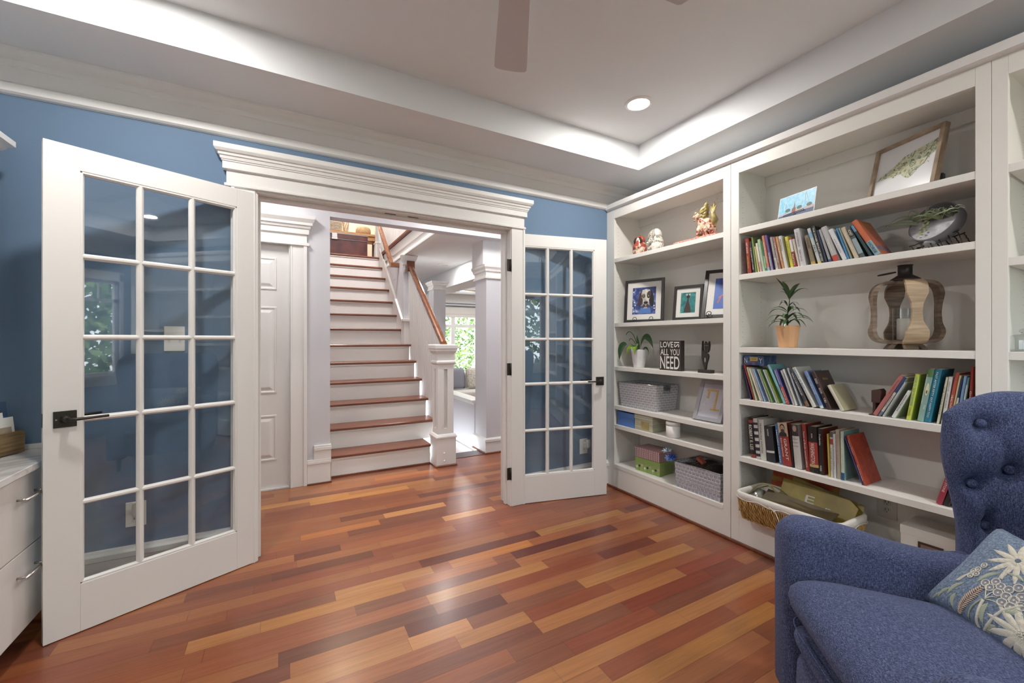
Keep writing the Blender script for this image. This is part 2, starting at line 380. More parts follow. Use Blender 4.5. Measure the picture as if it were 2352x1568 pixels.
# jamb
b = MB(); b.box(-.145, -.133, YW-.012, YW+.13, 0, 2.068).box(1.484, 1.496, YW-.012, YW+.13, 0, 2.068).box(-.145, 1.496, YW-.012, YW+.13, 2.068, 2.080)
b.box(-.133, -.118, YW+.045, YW+.075, 0, 2.055).box(1.469, 1.484, YW+.045, YW+.075, 0, 2.055).box(-.133, 1.484, YW+.045, YW+.075, 2.053, 2.068)
struct(b.build('trim_9', WHITE, bevel=.002), 'white door jamb and stop')
b = MB(); b.box(-.25, -.133, YW+.125, YW+.145, 0, 2.10).box(1.484, 1.60, YW+.125, YW+.145, 0, 2.10).box(-.25, 1.60, YW+.125, YW+.15, 2.067, 2.2)
struct(b.build('trim_10', WHITE))
for x in (0.61, 0.76):
    b = MB(); b.box(x-.035, x+.035, YW+.018, YW+.032, 2.0655, 2.0678); o = b.build('strike_plate', mat('old_brass', '#7d6a4c', .4, .5, .8)); tag(o, 'small brass catch plate under the door head, '+('left one' if x < .7 else 'right one'), 'catch plate')

# rear window (seen mirrored in the door glass)
wn = sthing('window_1', 'white window behind the viewpoint', (0, YB, 0))
b = MB(); b.box(WX0-.09, WX0, YB, YB+.02, WZ0-.1, WZ1+.1).box(WX1, XB-.03, YB, YB+.02, WZ0-.1, WZ1+.1).box(WX0-.09, XB-.03, YB, YB+.02, WZ1, WZ1+.12).box(WX0-.11, XB-.02, YB, YB+.05, WZ0-.04, WZ0).box(WX0-.09, XB-.03, YB, YB+.018, WZ0-.13, WZ0-.04)
b.build('window_casing', WHITE, wn)
b = MB()
for x in (WX0, .64, 1.50, WX1-.04): b.box(x, x+.04, YB-.06, YB-.02, WZ0, WZ1)
for z in (WZ0, 1.74, WZ1-.04): b.box(WX0, WX1, YB-.06, YB-.02, z, z+.04)
for x in (.2, .42, 1.08, 1.3, 1.94, 2.15): b.box(x-.008, x+.008, YB-.05, YB-.03, 1.74, WZ1)
b.build('window_sash', WHITE, wn)
for a, c in ((WX0+.04, .64), (.68, 1.5), (1.54, WX1-.04)):
    b = MB(); b.box(a, c, YB-.043, YB-.039, WZ0+.04, WZ1-.04); b.build('window_pane', GLASS, wn)

# ================================================================== FRENCH DOORS
def french_door(name, label, hinge, ang, room_side, H1=2.048):
    root = sthing(name, label, (hinge[0], hinge[1], 0.0), ang)
    T = 0.035; y0, y1 = (-T, 0) if room_side > 0 else (0, T)
    H0, Wd = .004, .808; k1 = (H1-2.048)
    xs = [(.112, .290), (.318, .490), (.518, .695)]
    zs = [(1.603+k1*.8, 1.952+k1*.4), (1.260+k1*.5, 1.580+k1*.6), (.918, 1.238+k1*.4), (.562, .893), (.212, .539)]
    b = MB(); b.box(0, xs[0][0]-.006, y0, y1, H0, H1).box(xs[2][1]+.006, Wd, y0, y1, H0, H1)
    b.box(xs[0][0]-.006, xs[2][1]+.006, y0, y1, H0, zs[4][0]-.006).box(xs[0][0]-.006, xs[2][1]+.006, y0, y1, zs[0][1]+.006, H1)
    b.build('door_frame', WHITE, root, local=True, bevel=.0015)
    # sticking (moulded bead round every lite) + muntins
    b = MB()
    def chamfer(pa, pb, cx, wv, axis):
        """bar with sloping sides: section hexagon"""
        ym = (y0+y1)/2; e = .0065
        pr = [(cx-wv, ym-.004), (cx-wv+.004, ym-.010), (cx-.004, y0+.002), (cx+.004, y0+.002), (cx+wv-.004, ym-.010), (cx+wv, ym-.004), (cx+wv, ym+.004), (cx+wv-.004, ym+.010), (cx+.004, y1-.002), (cx-.004, y1-.002), (cx-wv+.004, ym+.010), (cx-wv, ym+.004)]
        if axis == 'z': b.prism(pr, 'z', pa, pb)
        else: b.rings([[(pa, q[1], q[0]) for q in pr], [(pb, q[1], q[0]) for q in pr]])
    for k in (0, 1): chamfer(zs[4][0], zs[0][1], (xs[k][1]+xs[k+1][0])/2, (xs[k+1][0]-xs[k][1])/2, 'z')
    for k in range(4): chamfer(xs[0][0], xs[2][1], (zs[k][0]+zs[k+1][1])/2, (zs[k][0]-zs[k+1][1])/2, 'x')
    for z in (zs[4][0], zs[0][1]): chamfer(xs[0][0], xs[2][1], z+(-.002 if z < 1 else .002), .010, 'x')
    for x in (xs[0][0], xs[2][1]): chamfer(zs[4][0], zs[0][1], x+(-.002 if x < .4 else .002), .010, 'z')
    b.build('muntin_grid', WHITE, root, local=True)
    ym = (y0+y1)/2
    for a, c in xs:
        for d, e in zs:
            b = MB(); b.box(a-.004, c+.004, ym-.0018, ym+.0018, d-.004, e+.004); b.build('glass_pane', GLASS, root, local=True)
    # lever handles, both faces
    hz = .915; hx = Wd-.062
    for sgn, yf in ((1, y1), (-1, y0)):
        b = MB(); b.box(hx-.034, hx+.034, yf, yf+sgn*.007, hz-.034, hz+.034)
        h = b.build('handle', BLACKM, root, local=True, bevel=.0015)
        b = MB(); b.at(Matrix.Translation((hx, yf, hz)) @ Matrix.Rotation(-sgn*PI/2, 4, 'X')); b.lathe([(.017, 0), (.017, .010), (.013, .016), (.011, .045)], n=20); b.at(Matrix.Identity(4))
        b.tube([(hx, yf+sgn*.040, hz), (hx-.03, yf+sgn*.046, hz), (hx-.075, yf+sgn*.050, hz+.001), (hx-.125, yf+sgn*.048, hz+.002)], [.011, .009, .0075, .0075], n=12, flat=.75)
        b.build('lever', BLACKM, h, local=True)
        b = MB(); b.at(Matrix.Translation((hx+.026, yf+sgn*.007, hz)) @ Matrix.Rotation(-sgn*PI/2, 4, 'X')); b.lathe([(.0035, 0), (.003, .0008)], n=10); b.build('screw', CHROME, h, local=True)
    b = MB(); b.box(Wd, Wd+.0012, (y0+y1)/2-.012, (y0+y1)/2+.012, hz-.028, hz+.028); b.build('latch_plate', BLACKM, root, local=True)
    return root
doorL = french_door('door_1', 'left french door standing open against the blue wall', (-.127, 2.738), math.atan2(-.348, -.731), 1, 2.062)
doorR = french_door('door_2', 'right french door standing open beside the bookcases', (1.478+.010, 2.748), math.atan2(2.581-2.756, 2.276-1.478), -1)
def hinge(x, z, tagl):
    b = MB(); b.tube([(x, YW-.016, z-.045), (x, YW-.016, z+.045)], .0065, 10); b.box(x-.028, x-.002, YW-.0135, YW-.0115, z-.045, z+.045).box(x-.001, x+.022, YW-.0175, YW-.0155, z-.045, z+.045)
    o = b.build('door_hinge', BLACKM); tag(o, tagl, 'hinge', 'hinges of the right french door')
for z, s in ((1.80, 'upper'), (1.025, 'middle'), (.245, 'lower')): hinge(1.484, z, s+' dark metal hinge on the jamb of the right french door')

# ================================================================== things on the blue wall
def outlet_plate(px0, py0, px1, py1): return on_y(px0, py0, YW), on_y(px1, py1, YW)
PLATE = mat('white_plastic', '#e6e4e0', .35, .5); DARKH = mat('dark_slot', '#2b2826', .6)
A, B2 = on_y(377, 749, YW), on_y(425, 806, YW)
t = thing('light_switch', 'white double toggle switch plate on the blue wall behind the left glass door', 'light switch', ((A.x+B2.x)/2, YW, (A.z+B2.z)/2))
cx, cz = t.location.x, t.location.z; wv = (B2.x-A.x)/2; hv = (A.z-B2.z)/2
b = MB(); b.box(cx-wv, cx+wv, YW-.006, YW, cz-hv, cz+hv); b.build('plate', PLATE, t, bevel=.003)
for dx in (-.022, .022):
    b = MB(); b.box(cx+dx-.005, cx+dx+.005, YW-.016, YW-.006, cz-.006, cz+.010); b.build('toggle', PLATE, t, bevel=.002)
def wall_outlet(cx, cz, label, nlabel, wv=.04, hv=.062):
    t = thing('wall_outlet', label, 'outlet', (cx, YW, cz))
    b = MB(); b.box(cx-wv, cx+wv, YW-.006, YW, cz-hv, cz+hv); b.build('plate', PLATE, t, bevel=.003)
    b = MB(); b.box(cx-.016, cx+.016, YW-.008, YW-.006, cz-.040, cz-.012); b.build('receptacle', PLATE, t, bevel=.003)
    b = MB()
    for dx in (-.006, .006): b.box(cx+dx-.001, cx+dx+.001, YW-.0085, YW-.008, cz-.026, cz-.017)
    b.build('slot', DARKH, t)
    n = thing('plug_in_night_light', nlabel, 'night light', (cx+.012, YW-.009, cz+.02))
    b = MB(); b.box(cx-.008, cx+.028, YW-.034, YW-.009, cz-.008, cz+.036); b.build('plug_body', PLATE, n, bevel=.006)
    b = MB(); b.at(Matrix.Translation((cx+.014, YW-.036, cz+.0)))
    b.rings([[(r*math.cos(2*PI*i/16), -.010+r*.55*math.sin(2*PI*i/16)*1.0, z) for i in range(16)] for r, z in ((.005, -.010), (.018, .004), (.020, .030), (.019, .060), (.016, .062))], smooth=True)
    b.build('frosted_shade', PLATE, n)
P = on_y(313, 1179, YW); wall_outlet(P.x, P.z, 'white outlet plate low on the blue wall behind the left glass door', 'white night light plugged in behind the left glass door')
P = on_y(1341, 1024, YW); wall_outlet(P.x-.006, P.z, 'white outlet plate low on the blue wall behind the right glass door', 'white night light plugged in behind the right glass door')

# ================================================================== LIGHTS IN THE CEILING, FAN
GLOW = emis('lamp_lens', '#fff6ea', 9.0)
LN = ['bright round recessed ceiling light near the bookcases', 'round recessed ceiling light above the left french door', 'round recessed ceiling light behind the viewpoint on the left', 'round recessed ceiling light behind the viewpoint on the right']
for (x, y), s in zip(ROOM_LIGHTS, LN):
    t = thing('recessed_light', s, 'ceiling light', (x, y, Z_TRAY))
    b = MB(); b.lathe([(.0, -.0015), (.066, -.0015), (.066, -.004), (.0, -.004)], (x, y, Z_TRAY), 32, smooth=False); b.build('lens', GLOW, t)
    b = MB(); b.rings([[(x+r*math.cos(2*PI*i/36), y+r*math.sin(2*PI*i/36), Z_TRAY+z) for i in range(36)] for r, z in ((.085, 0), (.085, -.003), (.068, -.008), (.066, -.003), (.066, 0))], cap=False); b.build('trim_ring', WHITE, t)
FZ = 2.45; fs = 1.205/1.105
fX, fY = FAN_AT
t = thing('ceiling_fan', 'white ceiling fan with pale blades, only two blade tips in view', 'ceiling fan', (fX, fY, Z_TRAY))
FANW = mat('fan_blade_white', '#cfc8c8', .5)
b = MB(); b.lathe([(.065, 0), (.065, -.03), (.03, -.05), (.0, -.05)], (fX, fY, Z_TRAY), 24); b.build('canopy', FANW, t)
b = MB(); b.lathe([(.012, -.05), (.012, -.17)], (fX, fY, Z_TRAY), 12); b.build('downrod', FANW, t)
b = MB(); b.lathe([(.03, -.17), (.095, -.20), (.11, -.25), (.10, -.30), (.05, -.325), (.0, -.325)], (fX, fY, Z_TRAY), 28); b.build('motor_housing', FANW, t)
base = math.radians(-YAW)
for k in range(5):
    th = base+math.radians(92.5-70.5*k)
    Mx = Matrix.Translation((fX, fY, FZ)) @ Matrix.Rotation(th, 4, 'Z') @ Matrix.Rotation(math.radians(7), 4, 'X')
    b = MB().at(Mx); R = []
    for x, hw in ((.18, .045), (.23, .052), (.43, .062), (.60, .071), (.650, .072), (.662, .064), (.668, .03)):
        R.append([(x*fs/fs, -hw, -.003), (x, hw, -.003), (x, hw, .003), (x, -hw, .003)])
    b.rings(R); b.build('fan_blade', FANW, t)
    b = MB().at(Mx); b.box(.08, .22, -.018, .018, .002, .008); b.build('blade_bracket', FANW, t)

# ================================================================== BUILT-IN BOOKCASES
def bookcase(name_label, y0, y1, shelves, stl, stf, top=2.262, holes=True, z_floor=.204):
    """y0 near, y1 far opening edges; stl/stf stile widths near/far; shelves: list of top heights"""
    t = thing('built_in_bookcase', name_label, 'bookcase', ((XB+XBK)/2, (y0+y1)/2, 0), group=None)
    b = MB(); b.box(XB, XB+.022, y0-stl, y0, 0, 2.338).box(XB, XB+.022, y1, y1+stf, 0, 2.338).box(XB, XB+.022, y0, y1, top, 2.338)
    b.build('face_frame', SHELF, t, bevel=.0015)
    b = MB(); b.box(XB+.001, XB+.022, y0, y1, 0, z_floor-.03); b.build('base_panel', SHELF, t)
    for yy, s in ((y1+.010, 1), (y0-.010, -1)):
        b = MB(); b.box(XB+.022, XBK, yy, yy+s*.016, .0, top+.06); b.build('side_panel', SHELF, t)
        if holes:
            b = MB(); f = yy-s*.0004
            for xx in (XB+.055, XBK-.055):
                z = .30
                while z < top-.05:
                    b.poly([(xx+.0022*math.cos(a*PI/3), f, z+.0022*math.sin(a*PI/3)) for a in range(6)]); z += .032
            o = b.build('shelf_pin_holes', DARKH, t); o['kind'] = 'stuff'
    b = MB(); b.box(XBK, XBK+.012, y0-.026, y1+.026, 0, top+.06); b.build('back_panel', SHELF, t)
    b = MB(); b.box(XB+.022, XBK, y0-.01, y1+.01, top+.028, top+.045); b.build('top_panel', SHELF, t)
    b = MB(); b.box(XBK-.016, XBK-.0005, y0-.009, y1+.009, top-.035, top+.027); b.build('hanging_rail', SHELF, t)
    for x in ((y0+y1)/2-.25, (y0+y1)/2+.25):
        b = MB(); b.sph((XBK-.017, x, top-.008), .004, .006, .006, 10, 6); b.build('screw_cap', PLATE, t)
    for z in shelves:
        b = MB(); b.box(XB+.002, XBK-.001, y0-.0085+.008, y1+.0085-.008, z-.032, z); b.build('shelf', SHELF, t, bevel=.0015)
    b = MB(); b.box(XB-.001, XBK-.001, y0+.0005, y1-.0005, z_floor-.030, z_floor); b.build('bottom_shelf', SHELF, t, bevel=.0015)
    return t
S1 = [1.924, 1.384, 1.021, .695, .536]
S2 = [1.922, 1.641, 1.199, .884, .538]
S3 = [1.918, 1.560, 1.199, .884, .538]
bookcase('narrow white built-in bookcase beside the right french door, holding framed dog art and grey baskets', 1.668, 2.656, S1, .05, .091)
bookcase('middle white built-in bookcase with four rows of books and a wooden lantern', .574, 1.564, S2, .043, .051)
bookcase('white built-in bookcase at the right edge of the picture, mostly out of view', -.50, .487, S3, .045, .043)
bookcase('white built-in bookcase near the rear window, out of view', -1.40, -.59, S1, .1, .044, holes=False)
# ================================================================== FOYER, STAIRS, FAR ROOM
YH = 3.98
WARM = mat('warm_cream_wall', '#ebe0cd', .85, .2)
b = MB(); b.box(-2.2, -.72, YH, YH+.05, 0, 2.75).box(.042, .355, YH, YH+.05, 0, 2.75).box(-.72, .042, YH, YH+.05, 2.06, 2.75)
b.box(.305, .355, YH+.05, 8.5, 0, 5.0)
struct(b.build('wall_hall', GREYW), 'pale grey hall wall beside the staircase')
b = MB(); b.box(.355, 4.2, YH, YH+.12, 2.327, 2.75).box(.305, 4.7, YH, YH+.12, 2.75, 5.0); struct(b.build('wall_stair_header', GREYW))
b = MB(); b.box(-2.2, 4.2, YW+.12, YH+.02, 2.75, 2.8); struct(b.build('ceiling_foyer', CEIL))
b = MB(); b.box(-2.25, -2.2, YW+.06, YH+.05, 0, 2.8).box(4.2, 4.25, YW+.06, YH+.2, 0, 2.8); struct(b.build('wall_foyer_ends', GREYW))
b = MB(); b.box(-2.2, -1.4, YW+.061, YW+.125, 0, 2.75); struct(b.build('wall_foyer_left', GREYW))
# closet door with six panels
d = sthing('door_3', 'white six panel door in the hall left of the staircase', (-.34, YH+.02, 0))
b = MB(); b.box(-.72, .042, YH+.022, YH+.055, .012, 2.06); b.build('door_slab', WHITE, d)
for x0, x1 in ((-.63, -.40), (-.28, -.052)):
    for z0, z1 in ((.24, .62), (.80, 1.52), (1.66, 1.93)):
        b = MB(); y = YH+.022
        b.rings([[(x0+e, y-h, z0+e), (x1-e, y-h, z0+e), (x1-e, y-h, z1-e), (x0+e, y-h, z1-e)] for e, h in ((0, .0005), (.004, .006), (.014, .006), (.020, -.001+.002), (.030, .0015), (.050, .009), (.055, .010))], cap=True)
        b.build('raised_panel', WHITE, d)
b = MB(); b.box(-.72, .042, YH+.0, YH+.06, 0, .011); b.build('threshold', WHITE, d)
# its casing + crown header
b = MB(); b.box(.046, .166, YH-.020, YH, 0, 2.045).box(.146, .172, YH-.030, YH, 0, 2.045).box(.036, .046, YH-.01, YH+.02, 0, 2.045).box(.046, .062, YH-.024, YH, 0, 2.045)
b.box(-.85, -.73, YH-.02, YH, 0, 2.045)
struct(b.build('trim_11', WHITE, bevel=.002))
b = MB()
hp2 = [(.030, 2.040), (.036, 2.044), (.036, 2.066), (.020, 2.070), (.020, 2.135), (.034, 2.140), (.036, 2.182), (.045, 2.188), (.050, 2.205), (.060, 2.212), (.062, 2.232), (.080, 2.262), (.084, 2.292)]
b.rings([[(-.86-p+.02, YH, z), (-.86-p+.02, YH-p, z), (.152+p, YH-p, z), (.152+p, YH, z)] for p, z in hp2]); struct(b.build('trim_12', WHITE), 'white crown header over the hall door')
# stepped baseboard block
b = MB(); b.box(.173, .362, YH-.022, YH, 0, .175).box(.173, .362, YH-.028, YH, .175, .197).box(.173, .362, YH-.024, YH, .197, .212)
b.box(.226, .362, YH-.0225, YH, .175, .290).box(.226, .364, YH-.030, YH, .290, .315).box(.226, .362, YH-.024, YH, .315, .332)
b.box(.356, .362, YH-.022, 4.09, 0, .30)
struct(b.build('baseboard_hall', WHITE, bevel=.002))
b = MB(); b.box(.173, .368, YH-.034, YH-.022, 0, .014); struct(b.build('trim_13', CHERRY, bevel=.004))
# staircase
st = thing('staircase', 'staircase with white risers and cherry treads climbing from the foyer', 'staircase', (.86, 5.4, 0))
RISE, RUN = .19735, .23775
for i in range(1, 14):
    z = .2025+RISE*(i-1); yn = 4.05+RUN*(i-1); xr = 1.412 if i <= 6 else 1.344
    if i == 1: xr = 1.29
    b = MB(); b.box(.356, min(xr, 1.392) if i < 7 else 1.343, yn+.028, yn+.045, z-RISE-(.005 if i == 1 else 0), z-.026); b.build('riser', WHITE, st)
    if i < 13:
        b = MB(); pr = [(yn+.006, z-.026), (yn, z-.020), (yn, z-.007), (yn+.006, z), (yn+RUN+.03, z), (yn+RUN+.03, z-.026)]; b.prism(pr, 'x', .356, xr); b.build('tread', CHERRY, st)
    b = MB(); b.box(.356, xr-.02, yn+.014, yn+.028, z-.042, z-.0265); b.build('cove_strip', WHITE, st)
b = MB(); b.prism([(6.909, 2.545), (6.903, 2.551), (6.903, 2.565), (6.909, 2.571), (7.02, 2.571), (7.02, 2.545)], 'x', .356, 1.344); b.build('landing_nosing', CHERRY, st)
b = MB(); b.box(.362, 1.29, 4.066, 4.078, 0, .016); b.build('shoe_moulding', CHERRY, st, bevel=.004)
# right skirt board
b = MB(); b.prism([(5.42, 0), (5.42, 1.50), (5.44, 1.52), (6.90, 2.715), (6.99, 2.56), (6.99, 0)], 'x', 1.3445, 1.356); b.build('skirt_board', WHITE, st)
b = MB(); b.prism([(5.42, 1.485), (5.42, 1.512), (6.6, 2.49), (6.62, 2.46)], 'x', 1.330, 1.362); b.build('skirt_cap', WHITE, st)
o = MB().box(.305, 4.7, 7.0, 8.5, 2.40, 2.57).build('floor_landing', ramp_mat('landing_wood', [(.3, '#8f5a3a'), (.7, '#a76c47')], (1, 12, 1), 3, rough=.3)); struct(o)
o = MB().box(1.412, 4.7, 4.10, 7.0, 2.331, 2.57).build('ceiling_hall', CEIL); struct(o, 'low white ceiling to the right of the stairwell')
o = MB().box(1.412, 6.6, 7.0, 9.6, 2.331, 2.39).box(4.7, 6.6, 4.1, 7.0, 2.331, 2.39).build('ceiling_family_room', CEIL); struct(o)
o = MB().box(.305, 4.7, YH, 8.6, 5.0, 5.05).build('ceiling_upper', CEIL); struct(o)
o = MB().box(.305, 4.7, 8.45, 8.5, 2.3, 5.0).build('wall_landing', WARM); struct(o)
o = MB().box(4.65, 4.7, 4.1, 8.5, 2.5, 5.0).build('wall_upper', WARM); struct(o)
# stairwell fascia + brown nosing + beadboard guard on the upper floor
b = MB(); b.prism([(1.412, 2.331), (1.350, 2.331), (1.352, 2.350), (1.372, 2.365), (1.385, 2.400), (1.388, 2.45), (1.378, 2.455), (1.378, 2.58), (1.412, 2.58)], 'y', 4.10, 6.98); struct(b.build('trim_14', WHITE), 'white moulding along the edge of the stairwell')
b = MB(); b.prism([(1.36, 2.585), (1.352, 2.60), (1.352, 2.625), (1.362, 2.637), (1.42, 2.637), (1.42, 2.585)], 'y', 4.10, 7.02); struct(b.build('trim_15', CHERRY), 'cherry nosing at the upper floor edge')
b = MB(); b.box(1.385, 1.41, 4.10, 6.98, 2.637, 3.55)
y = 4.12
while y < 6.95: b.box(1.379, 1.386, y, y+.034, 2.637, 3.55); y += .045
o = b.build('upper_guard_wall', WHITE); tag(o, 'white grooved guard wall above the stairwell edge', 'guard wall')
t = thing('landing_post', 'white square post at the top of the stairs', 'post', (1.37, 7.05, 2.571))
b = MB(); b.box(1.315, 1.425, 6.99, 7.10, 2.571, 3.75); b.build('post_shaft', WHITE, t, bevel=.002)
b = MB(); b.rings([[(1.30-e, 6.975-e, z), (1.44+e, 6.975-e, z), (1.44+e, 7.115+e, z), (1.30-e, 7.115+e, z)] for e, z in ((0, 2.571), (0, 2.80), (.008, 2.805), (.008, 2.825), (-.010, 2.84))]); b.build('post_base', WHITE, t)
b = MB(); b.box(1.309, 1.315, 7.03, 7.06, 2.93, 3.0); b.build('switch_plate', PLATE, t)
# stair side wall with pilaster
b = MB(); b.box(1.357, 1.47, 5.40, 9.5, 0, 2.331); struct(b.build('wall_stair_side', GREYW), 'grey wall beside the upper treads')
t = thing('stair_pilaster', 'short white pilaster where the grey stair wall starts', 'pilaster', (1.39, 5.37, 0))
b = MB(); b.box(1.346, 1.475, 5.335, 5.399, .8, 1.475); b.build('pilaster_shaft', WHITE, t, bevel=.002)
b = MB(); b.rings([[(1.346-e, 5.335-e, z), (1.475+e, 5.335-e, z), (1.475+e, 5.399, z), (1.346-e, 5.399, z)] for e, z in ((0, 1.465), (.012, 1.475), (.018, 1.485), (.018, 1.51), (0, 1.515))]); b.build('pilaster_cap', WHITE, t)
b = MB(); b.prism([(5.40, 2.10), (5.36, 2.15), (5.36, 2.33), (5.40, 2.33)], 'x', 1.352, 1.372); b.rings([[(1.352-e, 5.36-e, z), (1.475+e, 5.36-e, z), (1.475+e, 5.399, z), (1.352-e, 5.399, z)] for e, z in ((0, 2.20), (.010, 2.21), (.010, 2.24), (.03, 2.27), (.045, 2.325))]); b.build('corner_bracket', WHITE, t)
# newel post
nx, ny = 1.403, 4.010
t = thing('newel_post', 'square white newel post with moulded cap and recessed panels at the foot of the stairs', 'newel post', (nx, ny, 0))
def sq(h, z): return [(nx-h, ny-h, z), (nx+h, ny-h, z), (nx+h, ny+h, z), (nx-h, ny+h, z)]
b = MB(); b.rings([sq(h, z) for h, z in ((.100, .0), (.100, .275), (.108, .279), (.108, .292), (.096, .310), (.084, .316))]); b.build('post_base', WHITE, t)
b = MB(); b.box(nx-.055, nx+.055, ny-.055, ny+.055, .31, 1.0)
for sx in (-1, 1):
    for sy in (-1, 1): b.box(nx+sx*.082, nx+sx*.018, ny+sy*.082, ny+sy*.018, .31, 1.0)
b.box(nx-.0825, nx+.0825, ny-.0825, ny+.0825, .31, .37).box(nx-.0825, nx+.0825, ny-.0825, ny+.0825, .955, 1.0); b.build('post_shaft', WHITE, t, bevel=.0015)
b = MB(); b.rings([sq(h, z) for h, z in ((.082, .995), (.088, 1.002), (.099, 1.014), (.100, 1.028), (.086, 1.042), (.086, 1.098), (.090, 1.108), (.102, 1.125), (.110, 1.135), (.110, 1.150), (.117, 1.160), (.117, 1.190), (.111, 1.198))]); b.build('post_cap', WHITE, t)
b = MB(); b.rings([sq(h, z) for h, z in ((.111, 0), (.111, .010), (.101, .018))]); b.build('shoe_moulding', CHERRY, t)
for z in (.13, .055):
    b = MB(); b.at(Matrix.Translation((nx-.02, ny-.100, z)) @ Matrix.Rotation(PI/2, 4, 'X')); b.lathe([(.011, 0), (.010, .003), (.0, .004)], n=14); b.build('bolt_plug', WHITE, t)
# balustrade wall under the lower handrail
b = MB()
def railz(y): return 1.195+(y-4.05)*.83*.93
b.prism([(4.12, 0), (4.12, railz(4.12)-.055), (5.40, railz(5.40)-.055), (5.40, 0)], 'x', 1.418, 1.450)
y = 4.13
while y < 5.36:
    b.prism([(y, .15), (y, railz(y)-.055), (y+.038, railz(y+.038)-.055), (y+.038, .15)], 'x', 1.4125, 1.419); y += .050
o = b.build('balustrade_wall', WHITE); tag(o, 'white grooved half wall under the lower handrail', 'balustrade')
def handrail(name, label, pts, sec=.030):
    b = MB(); n = len(pts); R = []
    for p in pts: R.append([(p[0]+dx, p[1], p[2]+dz) for dx, dz in ((-.030, -.026), (-.032, -.004), (-.026, .016), (-.012, .026), (.012, .026), (.026, .016), (.032, -.004), (.030, -.026))])
    b.rings(R, smooth=False); o = b.build(name, OAKRAIL); tag(o, label, 'handrail'); return o
h1 = thing('handrail', 'lower wooden handrail running up from the newel post', 'handrail', (1.40, 4.7, 1.7))
b = MB(); R = []
for yy in (4.06, 5.345):
    z = railz(yy)
    R.append([(1.434+dx, yy, z+dz) for dx, dz in ((-.030, -.030), (-.032, -.004), (-.026, .018), (-.012, .028), (.012, .028), (.026, .018), (.032, -.004), (.030, -.030))])
b.rings(R); b.build('rail', OAKRAIL, h1)
b = MB(); b.box(1.385, 1.485, 5.330, 5.352, railz(5.345)-.07, railz(5.345)+.065); b.build('rosette_block', CHERRY, h1, bevel=.003)
h2 = thing('handrail', 'upper wooden handrail that ends in a short return to the grey wall', 'handrail', (1.27, 6.1, 2.6))
b = MB(); R = []
for yy, z in ((5.66, 2.245), (6.86, 3.28)):
    R.append([(1.27+dx, yy, z+dz) for dx, dz in ((-.028, -.030), (-.030, -.004), (-.024, .018), (-.010, .028), (.010, .028), (.024, .018), (.030, -.004), (.028, -.030))])
b.rings(R); b.build('rail', OAKRAIL, h2)
b = MB(); b.box(1.243, 1.356, 5.62, 5.69, 2.215, 2.273); b.build('wall_return', OAKRAIL, h2, bevel=.006)
b = MB(); b.tube([(1.27, 5.95, 2.46), (1.31, 5.95, 2.42), (1.355, 5.95, 2.42)], .007, 8); b.build('bracket', CHROME, h2)
# piers, beam, knee wall
def pier(x0, x1, y0, y1, z0, ct, label, cb):
    t = thing('pier', label, 'pier', ((x0+x1)/2, (y0+y1)/2, 0))
    b = MB(); b.box(x0, x1, y0, y1, z0, ct-.01); b.build('pier_shaft', GREYW, t, bevel=.002)
    def rc(e, z): return [(x0-e, y0-e, z), (x1+e, y0-e, z), (x1+e, y1+e, z), (x0-e, y1+e, z)]
    H = ct-cb
    b = MB(); b.rings([rc(e, cb+f*H) for e, f in ((.001, 0), (.018, .02), (.018, .16), (.006, .20), (.006, .48), (.020, .54), (.022, .66), (.028, .74), (.036, .82), (.038, .99), (.038, 1.0))]); b.build('pier_cap', WHITE, t)
    b = MB(); b.rings([rc(e, z0+z) for e, z in ((.016, 0.001), (.016, .125), (.024, .13), (.024, .155), (.001, .17))]); b.build('pier_base', WHITE, t)
    b = MB(); b.rings([rc(e, z0+z) for e, z in ((.030, 0.001), (.030, .010), (.017, .016))]); b.build('shoe_moulding', CHERRY, t)
    return t
pier(1.94, 2.62, 4.13, 4.43, 0, 2.067, 'near square grey pier with a white cap behind the french door jamb', 1.915)
pier(1.755, 1.925, 5.39, 5.60, -.19, 2.03, 'farther narrow grey pier with a white cap seen beyond the newel post', 1.915)
o = MB().box(1.90, 2.62, 4.13, 4.43, 2.068, 2.331).box(2.25, 2.60, 4.43, 9.45, 2.068, 2.331).build('ceiling_beam', CEIL); struct(o)
o = MB().box(1.93, 2.03, 4.431, 9.0, -.36, .502).build('knee_wall', GREYW); struct(o, 'low grey wall beyond the newel post')
o = MB().rings([[(1.93-e, 4.431, z), (2.03+e, 4.431, z), (2.03+e, 9.0, z), (1.93-e, 9.0, z)] for e, z in ((0, .49), (.012, .503), (.012, .518), (.03, .522), (.03, .545))]).build('trim_16', WHITE); struct(o)
o = MB().box(1.914, 1.93, 4.431, 5.39, -.19, -.055).box(1.908, 1.93, 4.431, 5.39, -.055, -.035).box(1.47, 1.486, 5.4, 9, -.19, -.05).build('baseboard_steps', WHITE); struct(o)
o = MB().box(1.3, 6.6, 4.281, 9.5, -.40, -.19).build('floor_lower', ramp_mat('lower_floor_wood', [(.3, '#8a5236'), (.7, '#b07a50')], (1, 10, 1), 3, rough=.3)); struct(o)
o = MB().box(1.46, 1.91, 4.11, 4.30, .0005, .004).build('step_nosing', mat('dark_step_edge', '#5b4543', .3)); tag(o, 'dark wooden step edge between the newel post and the grey pier', 'step')
FX0, FX1, FZ0, FZ1 = 3.0, 6.0, .35, 1.82
b = MB(); b.box(1.3, FX0, 9.45, 9.5, -.4, 2.34).box(FX1, 6.6, 9.45, 9.5, -.4, 2.34).box(FX0, FX1, 9.45, 9.5, -.4, FZ0).box(FX0, FX1, 9.45, 9.5, FZ1, 2.34); struct(b.build('wall_family_room', mat('lavender_wall', '#d3d4de', .8)))
